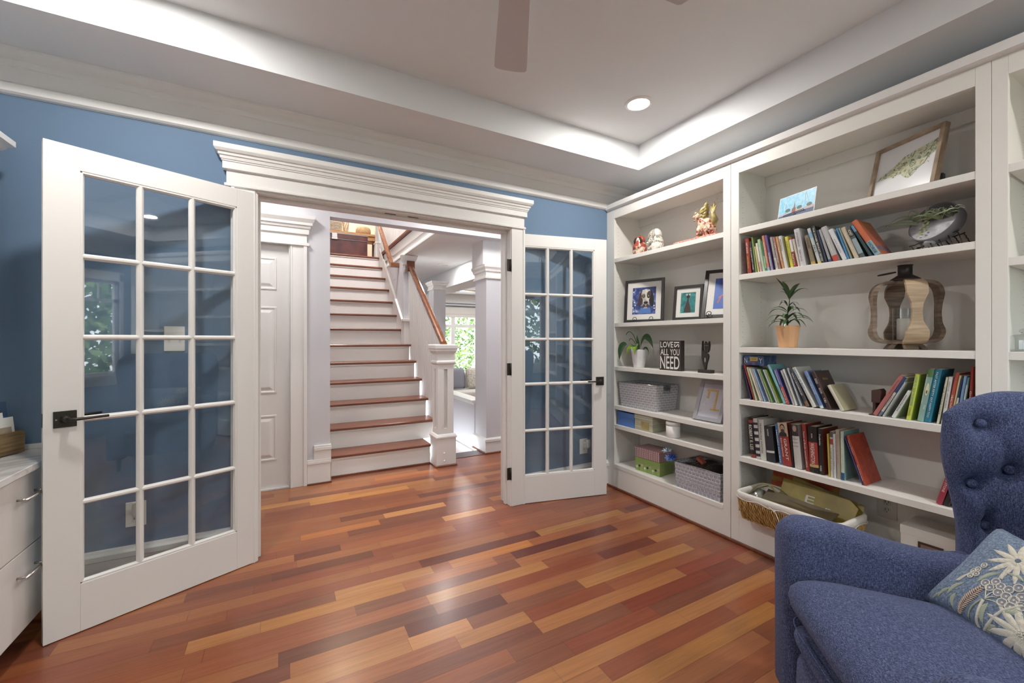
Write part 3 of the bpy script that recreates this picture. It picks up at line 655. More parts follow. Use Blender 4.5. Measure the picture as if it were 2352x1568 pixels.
o = MB().box(6.55, 6.6, 4.1, 9.5, -.4, 2.34).box(4.2, 6.6, 4.13, 4.18, -.4, 2.34).build('wall_family_side', GREYW); struct(o)
o = MB().box(2.6, 4.3, 4.14, 4.19, -.4, 2.34).build('wall_family_near', GREYW); struct(o)
wn = sthing('window_2', 'white family room window with green trees outside', (4.2, 9.45, 1.0))
b = MB()
for x in (FX0-.09, 3.50, 4.12, 4.9, 5.5, FX1): b.box(x, x+.10, 9.42, 9.46, FZ0-.08, FZ1+.08)
for z in (FZ0-.06, 1.585-.05, FZ1-.02): b.box(FX0-.09, FX1+.1, 9.414, 9.462, z, z+(.075 if z > 1 else .06))
for x in (3.27, 3.86, 4.55, 5.2): b.box(x, x+.012, 9.44, 9.45, 1.6, FZ1)
b.build('window_frame', WHITE, wn)
b = MB(); b.box(FX0-.12, FX1+.12, 9.38, 9.45, 2.12, 2.33).box(FX0-.12, FX1+.12, 9.36, 9.45, 2.06, 2.08); b.build('window_valance', WHITE, wn)
for z in (1.78, 1.86, 1.94): 
    b = MB(); b.box(FX0, FX1, 9.395-(.01 if z == 1.86 else 0), 9.415, z, z+.085); b.build('roman_shade_fold', mat('shade_linen', '#dad7d0', .9), wn)
b = MB(); b.box(FX0, FX1, 9.37, 9.385, 2.035, 2.05); b.build('curtain_rod', mat('grey_rod', '#77777a', .4), wn)
b = MB(); b.box(FX0, FX1, 9.452, 9.456, FZ0, FZ1); b.build('window_pane', GLASS, wn)
# pale armchair and cushions in the family room
so = thing('sofa', 'pale upholstered sofa in the far room seen past the newel post', 'sofa', (3.05, 7.6, -.19))
UPH = ramp_mat('pale_upholstery', [(.35, '#cfcac3'), (.65, '#e2dfda')], (1, 1, 1), 60, rough=.9)
def softbox(x0, x1, y0, y1, z0, z1, r=.04):
    b = MB(); b.box(x0, x1, y0, y1, z0, z1); return b, r
for nm, bx in (('base', (2.55, 4.4, 7.45, 8.3, -.12, .10)), ('back_cushion', (2.6, 4.35, 8.05, 8.35, .0, .58)), ('seat_cushion', (2.78, 3.5, 7.4, 8.1, .10, .25)), ('arm', (2.50, 2.72, 7.38, 8.3, -.12, .38))):
    b, r = softbox(*bx); b.build(nm, UPH, so, bevel=.05, segs=4, smooth=True)
for x in (2.6, 4.3):
    b = MB(); b.box(x, x+.06, 7.5, 7.56, -.19, -.12); b.build('leg', CHERRY, so)
def cushion(name, c, w, h, t, ang, m, lab, tilt=-.3):
    b = MB().at(Matrix.Translation(c) @ Matrix.Rotation(ang, 4, 'Z') @ Matrix.Rotation(tilt, 4, 'X'))
    for s in (-1, 1):
        b.grid(lambda u, v: ((u-.5)*w*(1-.10*(2*v-1)**2), s*t*.5*(max(0, (1-(2*u-1)**2)*(1-(2*v-1)**2)))**.42, (v)*h), 10, 10)
    o = b.build(name, m, weld=True); tag(o, lab, 'cushion'); return o
cushion('throw_cushion', (2.98, 7.82, .27), .44, .42, .16, -.2, mat('slate_fabric', '#8f929c', .9), 'slate grey cushion on the pale sofa in the far room')
cushion('throw_cushion', (3.46, 7.82, .27), .44, .42, .16, .25, ramp_mat('checked_fabric', [(.4, '#b8b4a8'), (.6, '#ded9cd')], (1, 1, 1), 40, rough=.9), 'beige patterned cushion beside the slate one on the far sofa')
# hedge outside both windows
def foliage(name, label, c, dims, n, seed, size=.09):
    rnd = random.Random(seed); b = MB()
    for _ in range(n):
        p = Vector((c[0]+rnd.uniform(-.5, .5)*dims[0], c[1]+rnd.uniform(-.5, .5)*dims[1], c[2]+rnd.uniform(-.5, .5)*dims[2]))
        a = Vector((rnd.uniform(-1, 1), rnd.uniform(-1, 1), rnd.uniform(-1, 1))).normalized(); q = a.orthogonal().normalized(); s = size*rnd.uniform(.6, 1.3)
        b.poly([p-a*s, p+q*s*.45, p+a*s, p-q*s*.45], 0 if rnd.random() < .6 else 1)
    o = b.build(name, [mat('leaf_green', '#5f7d3e', .6), mat('leaf_light', '#9db36b', .6)]); tag(o, label, 'foliage', kind='stuff'); return o
foliage('tree_foliage', 'dense green leaves outside the far room window', (5.5, 12.0, 1.2), (7.5, 1.8, 4.4), 16000, 3, .085)
foliage('garden_foliage', 'green shrub leaves outside the rear window', (2.4, -5.0, 1.6), (8, 1.5, 2.4), 5000, 5, .12)
o = MB().box(-14, 14, -20, YB-.4, -.3, -.25).build('ground', mat('garden_ground', '#7d7a68', .95)); struct(o)
# hall ceiling light
t = thing('recessed_light', 'small round recessed light in the low ceiling right of the stairs', 'ceiling light', (2.034, 5.768, 2.331))
b = MB(); b.lathe([(.0, -.002), (.055, -.002), (.055, -.004), (0, -.004)], (2.034, 5.768, 2.331), 24, smooth=False); b.build('lens', mat('dim_lens', '#c9c6c0', .3), t)
b = MB(); b.rings([[(2.034+r*math.cos(2*PI*i/28), 5.768+r*math.sin(2*PI*i/28), 2.331+z) for i in range(28)] for r, z in ((.10, 0), (.098, -.006), (.06, -.010), (.056, -.002))], cap=False); b.build('trim_ring', WHITE, t)
# things on the landing
t = thing('trunk', 'dark red leather trunk with a brass latch on the stair landing', 'trunk', (.82, 7.3, 2.571))
TR = ramp_mat('trunk_leather', [(.3, '#3b2326'), (.6, '#5b2f2c'), (.8, '#6e3a33')], (1, 1, 1), 6, rough=.35, coat=.3)
b = MB(); b.box(.40, 1.20, 7.12, 7.50, 2.572, 2.84); b.build('body', TR, t, bevel=.006)
b = MB(); b.box(.395, 1.205, 7.115, 7.505, 2.846, 2.935); b.build('lid', TR, t, bevel=.010)
b = MB(); b.box(.39, 1.21, 7.108, 7.12, 2.925, 2.942).box(.39, 1.21, 7.110, 7.12, 2.840, 2.848); b.build('edge_band', mat('trunk_band', '#8d8584', .3, .5, .6), t)
b = MB(); b.box(.66, .74, 7.100, 7.115, 2.86, 2.93).box(.655, .745, 7.095, 7.112, 2.83, 2.86); b.build('latch', CHROME, t, bevel=.004)
t = thing('console_table', 'honey wood console table behind the trunk on the stair landing', 'table', (.9, 7.8, 2.571))
HON = ramp_mat('honey_wood', [(.3, '#a87a4e'), (.7, '#c09364')], (2, 14, 14), 3, rough=.35)
b = MB(); b.box(.37, 1.50, 7.60, 7.95, 3.055, 3.095); b.build('table_top', HON, t, bevel=.004)
b = MB(); b.box(.40, 1.47, 7.63, 7.92, 2.985, 3.055); b.build('apron', HON, t)
for x in (.40, 1.41):
    for y in (7.63, 7.86):
        b = MB(); b.box(x, x+.05, y, y+.05, 2.572, 3.0); b.build('leg', mat('dark_table_leg', '#4b4440', .4), t)
b = MB(); b.lathe([(.05, 0), (.115, .012), (.128, .05), (.124, .10), (.105, .135), (.06, .14), (0, .14)], (1.235, 7.76, 3.096), 28)
o = b.build('woven_basket', ramp_mat('woven_rattan', [(.35, '#8f7456'), (.5, '#bfa27c'), (.7, '#cdb592')], (1, 1, 12), 30, rough=.8, bump=.5)); tag(o, 'round woven rattan basket on the landing table', 'basket')
t = thing('woven_lantern', 'white and brown openwork woven lantern on the landing table', 'lantern', (.70, 7.74, 3.096))
WOV = mat('woven_white', '#c9c0b2', .8); WOD = mat('woven_dark', '#4d3b2b', .8)
b = MB()
for i in range(16): b.box(.50+i*.024, .508+i*.024, 7.66, 7.668, 3.097, 3.33)
for z in (3.10, 3.125, 3.15, 3.175, 3.20, 3.225, 3.25): b.tube([(.49+.02*i, 7.656+(.008 if i % 2 else 0), z+.004*math.sin(i*2.1)) for i in range(20)], .006, 6)
b.build('woven_front', WOV, t)
b = MB(); b.box(.50, .88, 7.675, 7.80, 3.097, 3.33); b.build('inner_body', mat('amber_glass', '#cfa568', .4), t)
b = MB()
for i in range(9):
    for j in range(4): b.sph((.52+i*.042, 7.652, 3.275+j*.02), .008, .004, .006, 6, 4)
b.build('dark_beads', WOD, t)['kind'] = 'stuff'
t = thing('lattice_screen', 'tapered brown lattice ornament beside the openwork lantern', 'ornament', (.96, 7.76, 3.096))
b = MB(); b.at(Matrix.Translation((.945, 7.76, 3.096)))
for i in range(7):
    for k in (-1, 1): b.tube([((.03+.03*u)*math.cos(i*.9+k*u*2.0), (.03+.03*u)*math.sin(i*.9+k*u*2.0), u*.26) for u in [j/8 for j in range(9)]], .0045, 5)
b.build('lattice', mat('lattice_tan', '#b89f80', .7), t)

# ================================================================== LEFT BUILT-IN DESK / DRAWERS
XC = -.900
MARB = ramp_mat('white_marble', [(.0, '#dedddb'), (.5, '#dedddb'), (.56, '#c3c1bf'), (.60, '#dddcda'), (1, '#e4e3e1')], (1, 1, 1), 3.0, 8, .18, .5, distort=1.4, coat=.4)
GLOSSW = mat('glossy_white_drawer', '#d9d6d2', .16, .5, coat=.4)
t = thing('drawer_cabinet', 'white drawer cabinet with bar pulls along the left wall', 'cabinet', (-1.15, 1.6, 0))
b = MB(); b.box(XL+.002, XC-.022, .30, YW-.03, .098, .715); b.build('carcass', GLOSSW, t)
b = MB(); b.box(XL+.002, XC-.08, .30, YW-.03, 0, .098); b.build('toe_kick', DARKH, t)
for y0, y1 in ((1.84, YW-.035), (1.07, 1.835), (.30, 1.065)):
    for z0, z1 in ((.102, .412), (.417, .712)):
        b = MB(); b.box(XC-.021, XC, y0, y1, z0, z1); d = b.build('drawer_front', GLOSSW, t, bevel=.0015)
        ym = (y0+y1)/2+.105; zz = z1-.085
        b = MB(); b.tube([(XC+.030, ym-.085, zz), (XC+.030, ym+.085, zz)], .006, 12)
        for q in (-.065, .065): b.tube([(XC, ym+q, zz), (XC+.030, ym+q, zz)], .0045, 10)
        b.build('bar_pull', CHROME, d)
o = MB().box(XL+.001, XC+.020, .28, YW-.002, .718, .746).build('countertop', MARB, bevel=.003); tag(o, 'white marble counter on top of the left drawer cabinet', 'countertop')
o = MB().box(XL+.02, XC+.01, YW-.022, YW-.001, .7465, .768).build('backsplash', MARB, bevel=.002); tag(o, 'low white marble upstand behind the left counter', 'backsplash')
t = thing('wall_cabinet', 'white crown top corner of the wall cabinet at the left edge', 'cabinet', (-1.2, 1.6, 1.2))
b = MB(); b.box(XL+.001, -1.068, .8, 2.585, 1.20, 2.06); b.build('cabinet_body', WHITE, t)
b = MB(); b.rings([[(XL+.001, .8-e, z), (-1.068+e, .8-e, z), (-1.068+e, 2.585+e, z), (XL+.001, 2.585+e, z)] for e, z in ((0, 2.035), (.006, 2.036), (.008, 2.045), (.020, 2.056), (.028, 2.070), (.040, 2.078), (.044, 2.080), (.044, 2.104))]); b.build('cabinet_crown', WHITE, t)
# wooden box with cards
WB = ramp_mat('rustic_box_wood', [(.25, '#54432f'), (.5, '#7d6648'), (.75, '#98805f')], (2, 2, 26), 3.0, 6, .7, .3, .4)
ang = math.radians(-24)+PI/2*0
c0 = on_z(50, 1034, .747)+Vector((.026, -.040, 0)); 
t = thing('wooden_box', 'rustic wooden box holding cards on the left counter', 'box', (c0.x, c0.y, .747))
fd = Vector((-.41, -.915, 0)).normalized(); sd = Vector((-fd.y, fd.x, 0)); 
if sd.x > 0: sd = -sd
Mx = Matrix(((fd.x, sd.x, 0, c0.x), (fd.y, sd.y, 0, c0.y), (0, 0, 1, .747), (0, 0, 0, 1)))
LB, DB, HB = .34, .062, .098
# keep the box clear of the wall behind
b = MB().at(Mx); b.box(0, LB, 0, .010, .003, HB); b.build('front_board', WB, t, bevel=.002)
b = MB().at(Mx); b.box(0, LB, DB-.010, DB, .003, HB); b.build('back_board', WB, t, bevel=.002)
b = MB().at(Mx); b.box(0, .010, .011, DB-.011, .003, HB); b.build('end_board', WB, t, bevel=.002)
b = MB().at(Mx); b.box(LB-.010, LB, .011, DB-.011, .003, HB); b.build('end_board', WB, t, bevel=.002)
b = MB().at(Mx); b.box(.011, LB-.011, .011, DB-.011, .003, .010); b.build('bottom_board', WB, t)
CARD = mat('white_card', '#e4e1dc', .6); CARDB = mat('blue_card', '#3f62a8', .5); CLEAR = glass_mat('clear_acrylic', '#e8eef5', 1.49); PHOTO = ramp_mat('beige_photo', [(.3, '#8a7a68'), (.7, '#b8a890')], nscale=8)
def card(x0, x1, y, h, m, lab, inner=None, tilt=.12, z0=.012, cat='card'):
    M2 = Mx @ Matrix.Translation((0, y, z0)) @ Matrix.Rotation(-tilt, 4, 'X')
    t2 = thing('picture_card', lab, cat, (M2 @ Vector(((x0+x1)/2, 0, 0))))
    b = MB().at(M2); b.box(x0, x1, 0, .004, 0, h); b.build('card_sheet', m, t2)
    if inner:
        b = MB().at(M2); b.box(x0+.012, x1-.02, -.0012, -.0002, .01, h*.72); b.build('printed_area', inner, t2)
card(.018, .25, .014, .150, CARD, 'white framed photo card leaning in front in the wooden box', PHOTO)
card(.048, .26, .022, .172, CARD, 'plain white card behind the photo card in the wooden box')
card(.022, .26, .030, .218, CLEAR, 'clear acrylic holder with a blue leaflet in the wooden box', CARDB, cat='card holder')
card(.055, .27, .038, .240, CARD, 'white topped blue leaflet at the back of the wooden box', CARDB)
# small label on the counter
a, c = on_z(12, 1063, .7525), on_z(34, 1058, .7525)
# ================================================================== BOOKS
PAGE = mat('book_pages', '#d8cfb8', .9)
LETW = mat('lettering_white', '#e6e2da', .6); LETK = mat('lettering_black', '#2a2725', .6); LETG = mat('lettering_gold', '#cfae62', .5); LETR = mat('lettering_red', '#b23b30', .6); LETB = mat('lettering_blue', '#2f7fae', .6); LETY = mat('lettering_yellow', '#d9c64a', .6)
LET = dict(w=LETW, k=LETK, g=LETG, r=LETR, b=LETB, y=LETY)
def quad_extent(q, z, side):
    """leftmost/rightmost s of convex quad at height z"""
    v = []
    for i in range(4):
        a, c = q[i], q[(i+1) % 4]
        if abs(a[1]-c[1]) < 1e-9:
            if abs(a[1]-z) < 1e-6: v += [a[0], c[0]]
        elif min(a[1], c[1])-1e-9 <= z <= max(a[1], c[1])+1e-9: v.append(a[0]+(c[0]-a[0])*(z-a[1])/(c[1]-a[1]))
    if not v: return None
    return max(v) if side > 0 else min(v)
def book_row(row_label, group, zoomf, z, xs, books, label_tail, s_max=None, depth=.150, tshrink=.93, s_start=None):
    prev = None; out = []
    for bk in books:
        (Xt, Yt, Xb, Yb, W, col, desc), opt = bk[:7], (bk[7] if len(bk) > 7 else {})
        xo = xs+opt.get('dx', 0)
        a = zoomf(Xt, Yt); c = zoomf(Xb, Yb); c2 = zoomf(Xb+W, Yb)
        A, Bp, B2 = on_x(*a, xo), on_x(*c, xo), on_x(*c2, xo)
        sA, sB = -A.y, -Bp.y
        th = math.atan2(sB-sA, A.z-Bp.z)         # >0 leaning to the left in view
        sBz = sB+(Bp.z-z)*math.tan(th)           # carry the edge down to the shelf
        h = (A.z-z)/math.cos(th); t = max(.006, (B2-Bp).length*math.cos(th)*tshrink)
        if opt.get('h'): h = opt['h']
        def quad(s0):
            dz = max(0, -math.sin(th))*t
            ct, sn = math.cos(th), math.sin(th)
            return [(s0, dz), (s0+t*ct, t*sn+dz), (s0+t*ct-h*sn, t*sn+h*ct+dz), (s0-h*sn, h*ct+dz)]
        s0 = sBz if not opt.get('abs') else sB
        if s_start is not None and prev is None: s0 = max(s0, s_start+max(0, h*math.sin(th)))
        if prev is not None:
            q = quad(s0); m = -9
            for zz in [p[1] for p in q]+[p[1] for p in prev]:
                r = quad_extent(prev, zz, 1); l = quad_extent(q, zz, -1)
                if r is not None and l is not None: m = max(m, r-l)
            gap = m+.0008
            if gap > 0 or (gap > -.012 and not opt.get('free')): s0 += gap
        q = quad(s0); prev = q
        y0 = -q[0][0]; dz = q[0][1]
        root = thing('book', desc+label_tail, 'book', (xo+.07, y0, z), group=group)
        # local frame: u along thickness (right in view), v up the spine, w into the shelf
        U = Vector((0, -math.cos(th), math.sin(th))); V = Vector((0, math.sin(th), math.cos(th))); Wd = Vector((1, 0, 0))
        O = Vector((xo, y0, z+dz+.0006))
        M = Matrix(((U.x, Wd.x, V.x, O.x), (U.y, Wd.y, V.y, O.y), (U.z, Wd.z, V.z, O.z), (0, 0, 0, 1)))
        dep = opt.get('d', depth); ct_ = min(.0022, t*.2); cm = cmat(col, .38)
        cov = opt.get('cover'); ccm = cmat(cov, .3) if isinstance(cov, str) else (cov or cm)
        hard = t > .026
        b = MB().at(M); e = .003 if hard else 0
        bow = .0025 if hard else .0006
        R = []
        for zz in (0, h):
            R.append([(0, .004, zz), (t*.2, .001, zz), (t*.5, -bow+.001, zz), (t*.8, .001, zz), (t, .004, zz), (t-ct_*.2, .006, zz), (t*.5, .005, zz), (ct_*.2, .006, zz)])
        b.rings(R); b.build('spine', cm, root)
        b = MB().at(M); b.box(0, ct_, .0045, dep, 0, h); b.build('front_cover' , ccm, root)
        b = MB().at(M); b.box(t-ct_, t, .0045, dep, 0, h); b.build('back_cover', ccm, root)
        b = MB().at(M); b.box(ct_+.0001, t-ct_-.0001, .006, dep-.003-e, e, h-e); b.build('page_block', PAGE, root)
        sf = -bow-.0004
        for (v0, v1, bc) in opt.get('bands', []):
            b = MB().at(M); b.rings([[(.0, .0035, h*zz), (t*.2, .0003, h*zz), (t*.5, sf+.0003, h*zz), (t*.8, .0003, h*zz), (t, .0035, h*zz), (t*.5, .001, h*zz)] for zz in (v0, v1)])
            b.build('spine_band', cmat(bc, .45) if isinstance(bc, str) else bc, root)
        for tx in opt.get('text', []):
            s_, vc, ln, wd, lc = tx[:5]; horiz = len(tx) > 5 and tx[5] == 1
            uc = tx[5] if len(tx) > 5 and not horiz else .5
            Og = M @ Vector((t*uc, sf-.0006, h*vc))
            if horiz: text_mesh('spine_title', s_, LET[lc], root, Og, U, V, h*ln, t*wd)
            else: text_mesh('spine_title', s_, LET[lc], root, Og, -V, U, t*wd, h*ln)
        out.append((root, M, h, t, dep))
    return out
def z5(x, y): return (1690+x/7.127, 500+y/7.127)
def z7(x, y): return (1690+x/8.4, 800+y/8.4)
def z8(x, y): return (1990+x/9.046, 820+y/9.046)
def z9(x, y): return (1700+x/6.918, 930+y/6.918)
T = ' on the upper book shelf'
rowA = [
 (145,345,190,915,62,'#a9392a','red book with gold lettering, leftmost',dict(text=[('LAST VOYAGE',.72,.3,.4,'w'),('WINTERSON',.32,.34,.42,'g')])),
 (208,395,275,905,38,'#3b3936','black and white mottled book beside the leftmost red one',dict(text=[('THE LONG WAY HOME',.45,.7,.5,'w')])),
 (235,325,305,895,26,'#7f9a48','thin leaf green book behind the mottled one',{}),
 (285,480,345,895,28,'#cbbf72','short pale yellow book, third paperback from the left wall',{}),
 (308,425,385,888,38,'#ddd3cc','thin white and pink book before the mint green one',dict(bands=[(.0,.35,'#cf9aa4')])),
 (338,365,430,882,48,'#a3c394','mint green book near the left end',dict(text=[('SPRING GARDEN',.5,.5,.4,'w')])),
 (418,385,500,875,24,'#47855d','thin dark green book with a toothed white pattern',dict(bands=[(.1,.5,'#9cc3a8')])),
 (425,300,520,868,44,'#d27a54','salmon orange book with a pale blue foot',dict(bands=[(.0,.1,'#7fb2cc')],text=[('GOOD COMPANY',.5,.6,.45,'w')])),
 (480,290,590,860,40,'#6b5293','purple book fading to lavender at the foot',dict(bands=[(.0,.5,'#9489b3')],text=[('SILENCE',.25,.25,.4,'w')])),
 (550,325,650,850,44,'#a19b96','grey book with a white label at the foot',dict(bands=[(.0,.35,'#d3cfc9')],text=[('NARRATIVE',.18,.26,.45,'k')])),
 (598,325,700,845,44,'#a5705f','dusty rose brown book',dict(text=[('LIFE LESSONS',.5,.6,.45,'w')])),
 (655,315,768,835,44,'#c98c55','light orange brown book',dict(text=[('HUNTING',.45,.4,.42,'w')])),
 (715,305,825,830,52,'#d2cfca','white book titled Memories',dict(text=[('Memories',.72,.36,.55,'k')])),
 (795,320,895,820,54,'#d2ca2c','bright yellow book',dict(text=[('SUNFLOWERS',.55,.6,.45,'k')])),
 (868,335,960,808,50,'#a63c33','red book with a white label at the top',dict(bands=[(.52,.93,'#d9d5cd')],text=[('Red Line',.25,.36,.5,'w')])),
 (945,350,1045,800,42,'#cbbba6','cream paperback left of the tall white book',{}),
 (976,190,1090,795,92,'#cbc8cc','tall thick white book with grey lettering',dict(text=[('FITZGERALD',.70,.38,.34,'k'),('DAN GOLD',.27,.3,.34,'k')])),
 (1118,300,1230,775,74,'#86775a','olive brown book',dict(bands=[(.0,.09,'#c39a3e')],text=[('THE RUINS',.72,.35,.5,'k')])),
 (1148,190,1330,760,60,'#b9c1c2','white and sky blue book with black lettering',dict(bands=[(.72,.88,'#7fb0d0'),(.0,.07,'#d6c667')],text=[('PAUL',.40,.22,.55,'k')])),
 (1222,150,1395,750,54,'#302f2c','black book with bold white lettering in the middle',dict(text=[('THE OTHER BENNET SISTER',.5,.9,.5,'w')])),
 (1312,210,1465,742,40,'#2c3650','dark navy book',{}),
 (1340,205,1510,735,44,'#9b9a9c','slim grey book right of the navy one',dict(bands=[(.0,.08,'#3a4a76')])),
 (1390,170,1600,722,100,'#b3b1ae','thick grey book with a red foot',dict(bands=[(.0,.16,'#c54238')],text=[('George Saunders',.45,.4,.3,'w')])),
 (1510,210,1745,690,86,'#d3d3d3','white book with a small black emblem at the foot',dict(text=[('A Year in Letters',.45,.45,.25,'k')])),
 (1655,180,1850,680,38,'#3d8cc6','sky blue book',{}),
 (1690,175,1890,672,34,'#8c9384','slim grey green book',{}),
 (1705,180,1930,665,82,'#c5b595','cream hardback left of the illustrated one',dict(text=[('THE ORCHARD',.55,.5,.3,'w')])),
 (1815,165,2050,650,88,'#4a5b60','dark teal book with a white illustrated spine',dict(bands=[(.68,.92,'#2b2826'),(.12,.6,'#8fa3aa')],text=[('HONEY',.8,.2,.6,'w')],cover='#3c4a48')),
 (1900,140,2200,625,54,'#2f4742','dark green book with a blue top edge',dict(bands=[(.8,1.,'#5d93bd')],cover='#5b8fb8')),
 (1995,225,2290,640,112,'#cf6034','orange book titled HORSE, rightmost and leaning most',dict(bands=[(.0,.38,'#7fa9b4')],cover='#c95c38',text=[('HORSE',.2,.3,.5,'k')],h=.205)),
]
R1 = book_row('upper', 'books on the upper book shelf', z5, 1.641, XB+.022, rowA, T, s_start=-1.560, tshrink=.97)
# title and band on the visible cover of the last orange book
def cover_text(rec, txt, lc, vc, hh, ww, off=.5):
    root, M, h, t, dep = rec
    V = (M.to_3x3() @ Vector((0, 0, 1))); Wd = Vector((1, 0, 0))
    text_mesh('cover_title', txt, LET[lc], root, M @ Vector((t+.0006, dep*off, h*vc)), Wd, V, hh, ww, out=.0004)
cover_text(R1[-1], 'WEEKENDER', 'g', .86, .018, .11); cover_text(R1[-1], 'HORSE', 'b', .18, .03, .12)
T = ', left group below the lantern'
rowB = [
 (120,325,275,970,22,'#3d3660','very thin indigo book, leftmost',dict(text=[])),
 (132,320,330,1000,34,'#a43a2c','thin red hardback at the left end',{}),
 (215,370,390,1005,42,'#b5be90','pale green and cream booklet beside the thin red one',dict(text=[('MEADOWS',.5,.4,.4,'k')])),
 (240,395,455,1015,46,'#d2cab5','cream booklet near the left end',{}),
 (300,400,510,1020,34,'#b3aca9','slim grey booklet left of the light blue one',{}),
 (355,405,585,1040,30,'#8db0dc','thin light blue booklet',{}),
 (400,410,635,1035,38,'#aba6a0','warm grey booklet right of the light blue one',{}),
 (460,410,715,1050,30,'#7ba557','thin grass green book, left of the lavender one',{}),
 (510,420,770,1055,46,'#b7b9d4','pale lavender book',{}),
 (590,420,850,1055,30,'#8aa842','thin lime green book, right of the lavender one',{}),
 (598,325,910,1060,62,'#79bcbf','tall turquoise book',dict(text=[('ACCOUNTS',.32,.24,.4,'k')])),
 (735,415,985,1070,74,'#5c5da8','purple book with a red lower spine',dict(bands=[(.0,.5,'#c0473a')],text=[('MISDEMEANORS',.76,.4,.4,'w'),('WISDOM OF A',.25,.4,.4,'w')])),
 (850,430,1090,1080,48,'#b3b2b1','grey book with handwritten style lettering',dict(text=[('pilgrim',.7,.25,.5,'k'),('MERCURY',.4,.25,.3,'k')])),
 (910,410,1160,1095,50,'#d2d1cc','white slim book with small grey lettering',dict(text=[('YOUR SAINT',.75,.3,.35,'k'),('CUISINE KITCHEN',.4,.4,.3,'k')])),
 (975,385,1230,1088,42,'#a9b1ba','blue grey slim book',{}),
 (1000,420,1310,1100,86,'#47474f','dark book with LEADERSHIP lettering',dict(bands=[(.0,.14,'#8c6142')],text=[('WILD LEADERSHIP',.6,.62,.42,'w')])),
 (1060,380,1450,1125,94,'#d4d2c7','wide white book with large thin WHO letters',dict(text=[("WHO IS RO",.72,.5,.62,'b'),('Justin Long',.3,.25,.25,'k')])),
 (1305,450,1610,1125,84,'#6c8fc6','blue book right of the wide white one',dict(text=[('THE HEALING',.6,.45,.4,'w')],bands=[(.0,.07,'#cfd8cf')])),
 (1440,460,1740,1130,100,'#48302f','dark maroon book with cream block lettering',dict(cover='#4e3731',text=[('EXILE',.74,.13,.5,'w'),('BOOK',.48,.15,.5,'w'),('TRI',.24,.12,.5,'w')])),
 (1755,720,1990,1150,84,'#cfcab4','small cream book with a tan cover, rightmost',dict(cover='#bdb38a')),
]
R2 = book_row('lantern', 'books leaning left below the lantern', z7, .884, XB+.024, rowB, T, s_start=-1.562, tshrink=.88)
cover_text(R2[-2], 'Bible', 'g', .78, .012, .05)
T = ', right group below the lantern'
rowC = [
 (690,400,200,1110,120,'#bf6b66','dusty pink red book leaning rightwards',dict(text=[('The Housekeepers',.72,.35,.4,'k')])),
 (850,435,345,1170,70,'#c8c5be','white and navy book, second',dict(bands=[(.62,1.,'#2e4a82'),(.0,.12,'#66788c')],text=[('CANDLES',.4,.3,.5,'k')])),
 (850,545,425,1195,50,'#babdb9','thin silver white book, third',{}),
 (858,715,545,1215,96,'#d5d7d2','short white booklet with a soft green and blue cover',dict(cover=ramp_mat('soft_gradient_cover', [(.3, '#c8d0c0'), (.6, '#a9bf9a'), (.8, '#9fb6c9')], nscale=9),text=[('ARGENTINA WINE',.55,.6,.4,'k')])),
 (1032,360,850,1255,104,'#c8d43e','bright lime green book with blue lettering',dict(cover='#a9c52f',text=[('HOW TO TALK TO ANYONE',.62,.62,.55,'b'),('LOWNDES',.18,.18,.4,'k')])),
 (1275,255,1062,1272,150,'#86b0a4','grey green book with an avocado on the spine',dict(bands=[(.85,1.,'#5c8a4c')],text=[('COSMOPOLITAN',.62,.55,.18,'w',.20),('THE',.28,.08,.3,'w',.7)])),
 (1480,262,1256,1295,158,'#1d7d9b','teal hardback with white lettering',dict(text=[('FAST AFTER FIFTY',.72,.45,.3,'w'),('EAT HAPPY TOO',.28,.38,.3,'w')])),
 (1650,420,1465,1305,56,'#cdc7ab','pale beige book right of the teal one',dict(text=[('THE LITTLE CAFE',.5,.6,.45,'k')])),
 (1712,412,1560,1310,92,'#d3d1cc','white book with grey lettering near the bookcase stile',dict(text=[('DEMONS',.80,.2,.4,'k'),('SPIRIT WORLD',.50,.3,.3,'k')])),
 (1838,332,1640,1310,92,'#c14d3d','red book with white lettering partly behind the chair',dict(text=[('HEALTHY',.45,.25,.5,'w')])),
 (1928,385,1740,1310,42,'#d5cd8c','thin pale yellow book partly behind the chair',{}),
 (1975,455,1800,1310,50,'#33406c','short navy and white book partly behind the chair',dict(bands=[(.35,.6,'#cfcfd2')])),
 (2028,392,1860,1310,74,'#7ba2d0','light blue book partly behind the chair',{}),
 (2130,432,1965,1310,56,'#6c9aa0','grey teal book partly behind the chair',dict(bands=[(.55,.85,'#b9c9bf')])),
 (2195,200,2130,1310,80,'#a5342b','tall red book against the bookcase stile',dict(text=[('Grand',.5,.2,.5,'w')])),
]
R3 = book_row('right', 'books at the right end below the lantern', z8, .884, XB+.028, rowC, T, tshrink=.88)
b = MB(); M = R3[5][1]; h, t = R3[5][2], R3[5][3]
b.at(M); b.rings([[(t*.62+t*.26*k*math.cos(a*PI/10), -.0034-.0002*j, h*.60+h*.11*k*math.sin(a*PI/10)*(1.25 if math.sin(a*PI/10) > 0 else .9)) for a in range(20)] for j, k in ((0, 1), (1, .98))]); b.build('avocado_print', cmat('#d8d6a0'), R3[5][0])
b = MB().at(M); b.rings([[(t*.62+t*.12*math.cos(a*PI/8), -.0038-.0002*j, h*.57+h*.035*math.sin(a*PI/8)) for a in range(16)] for j in (0, 1)]); b.build('avocado_stone', cmat('#8a5a34'), R3[5][0])
T = ' on the third book shelf'
POR = ramp_mat('portrait_print', [(.3, '#3b2f28'), (.5, '#b58e6d'), (.7, '#cdb894')], (1, 1, 1), 40, 3, .5)
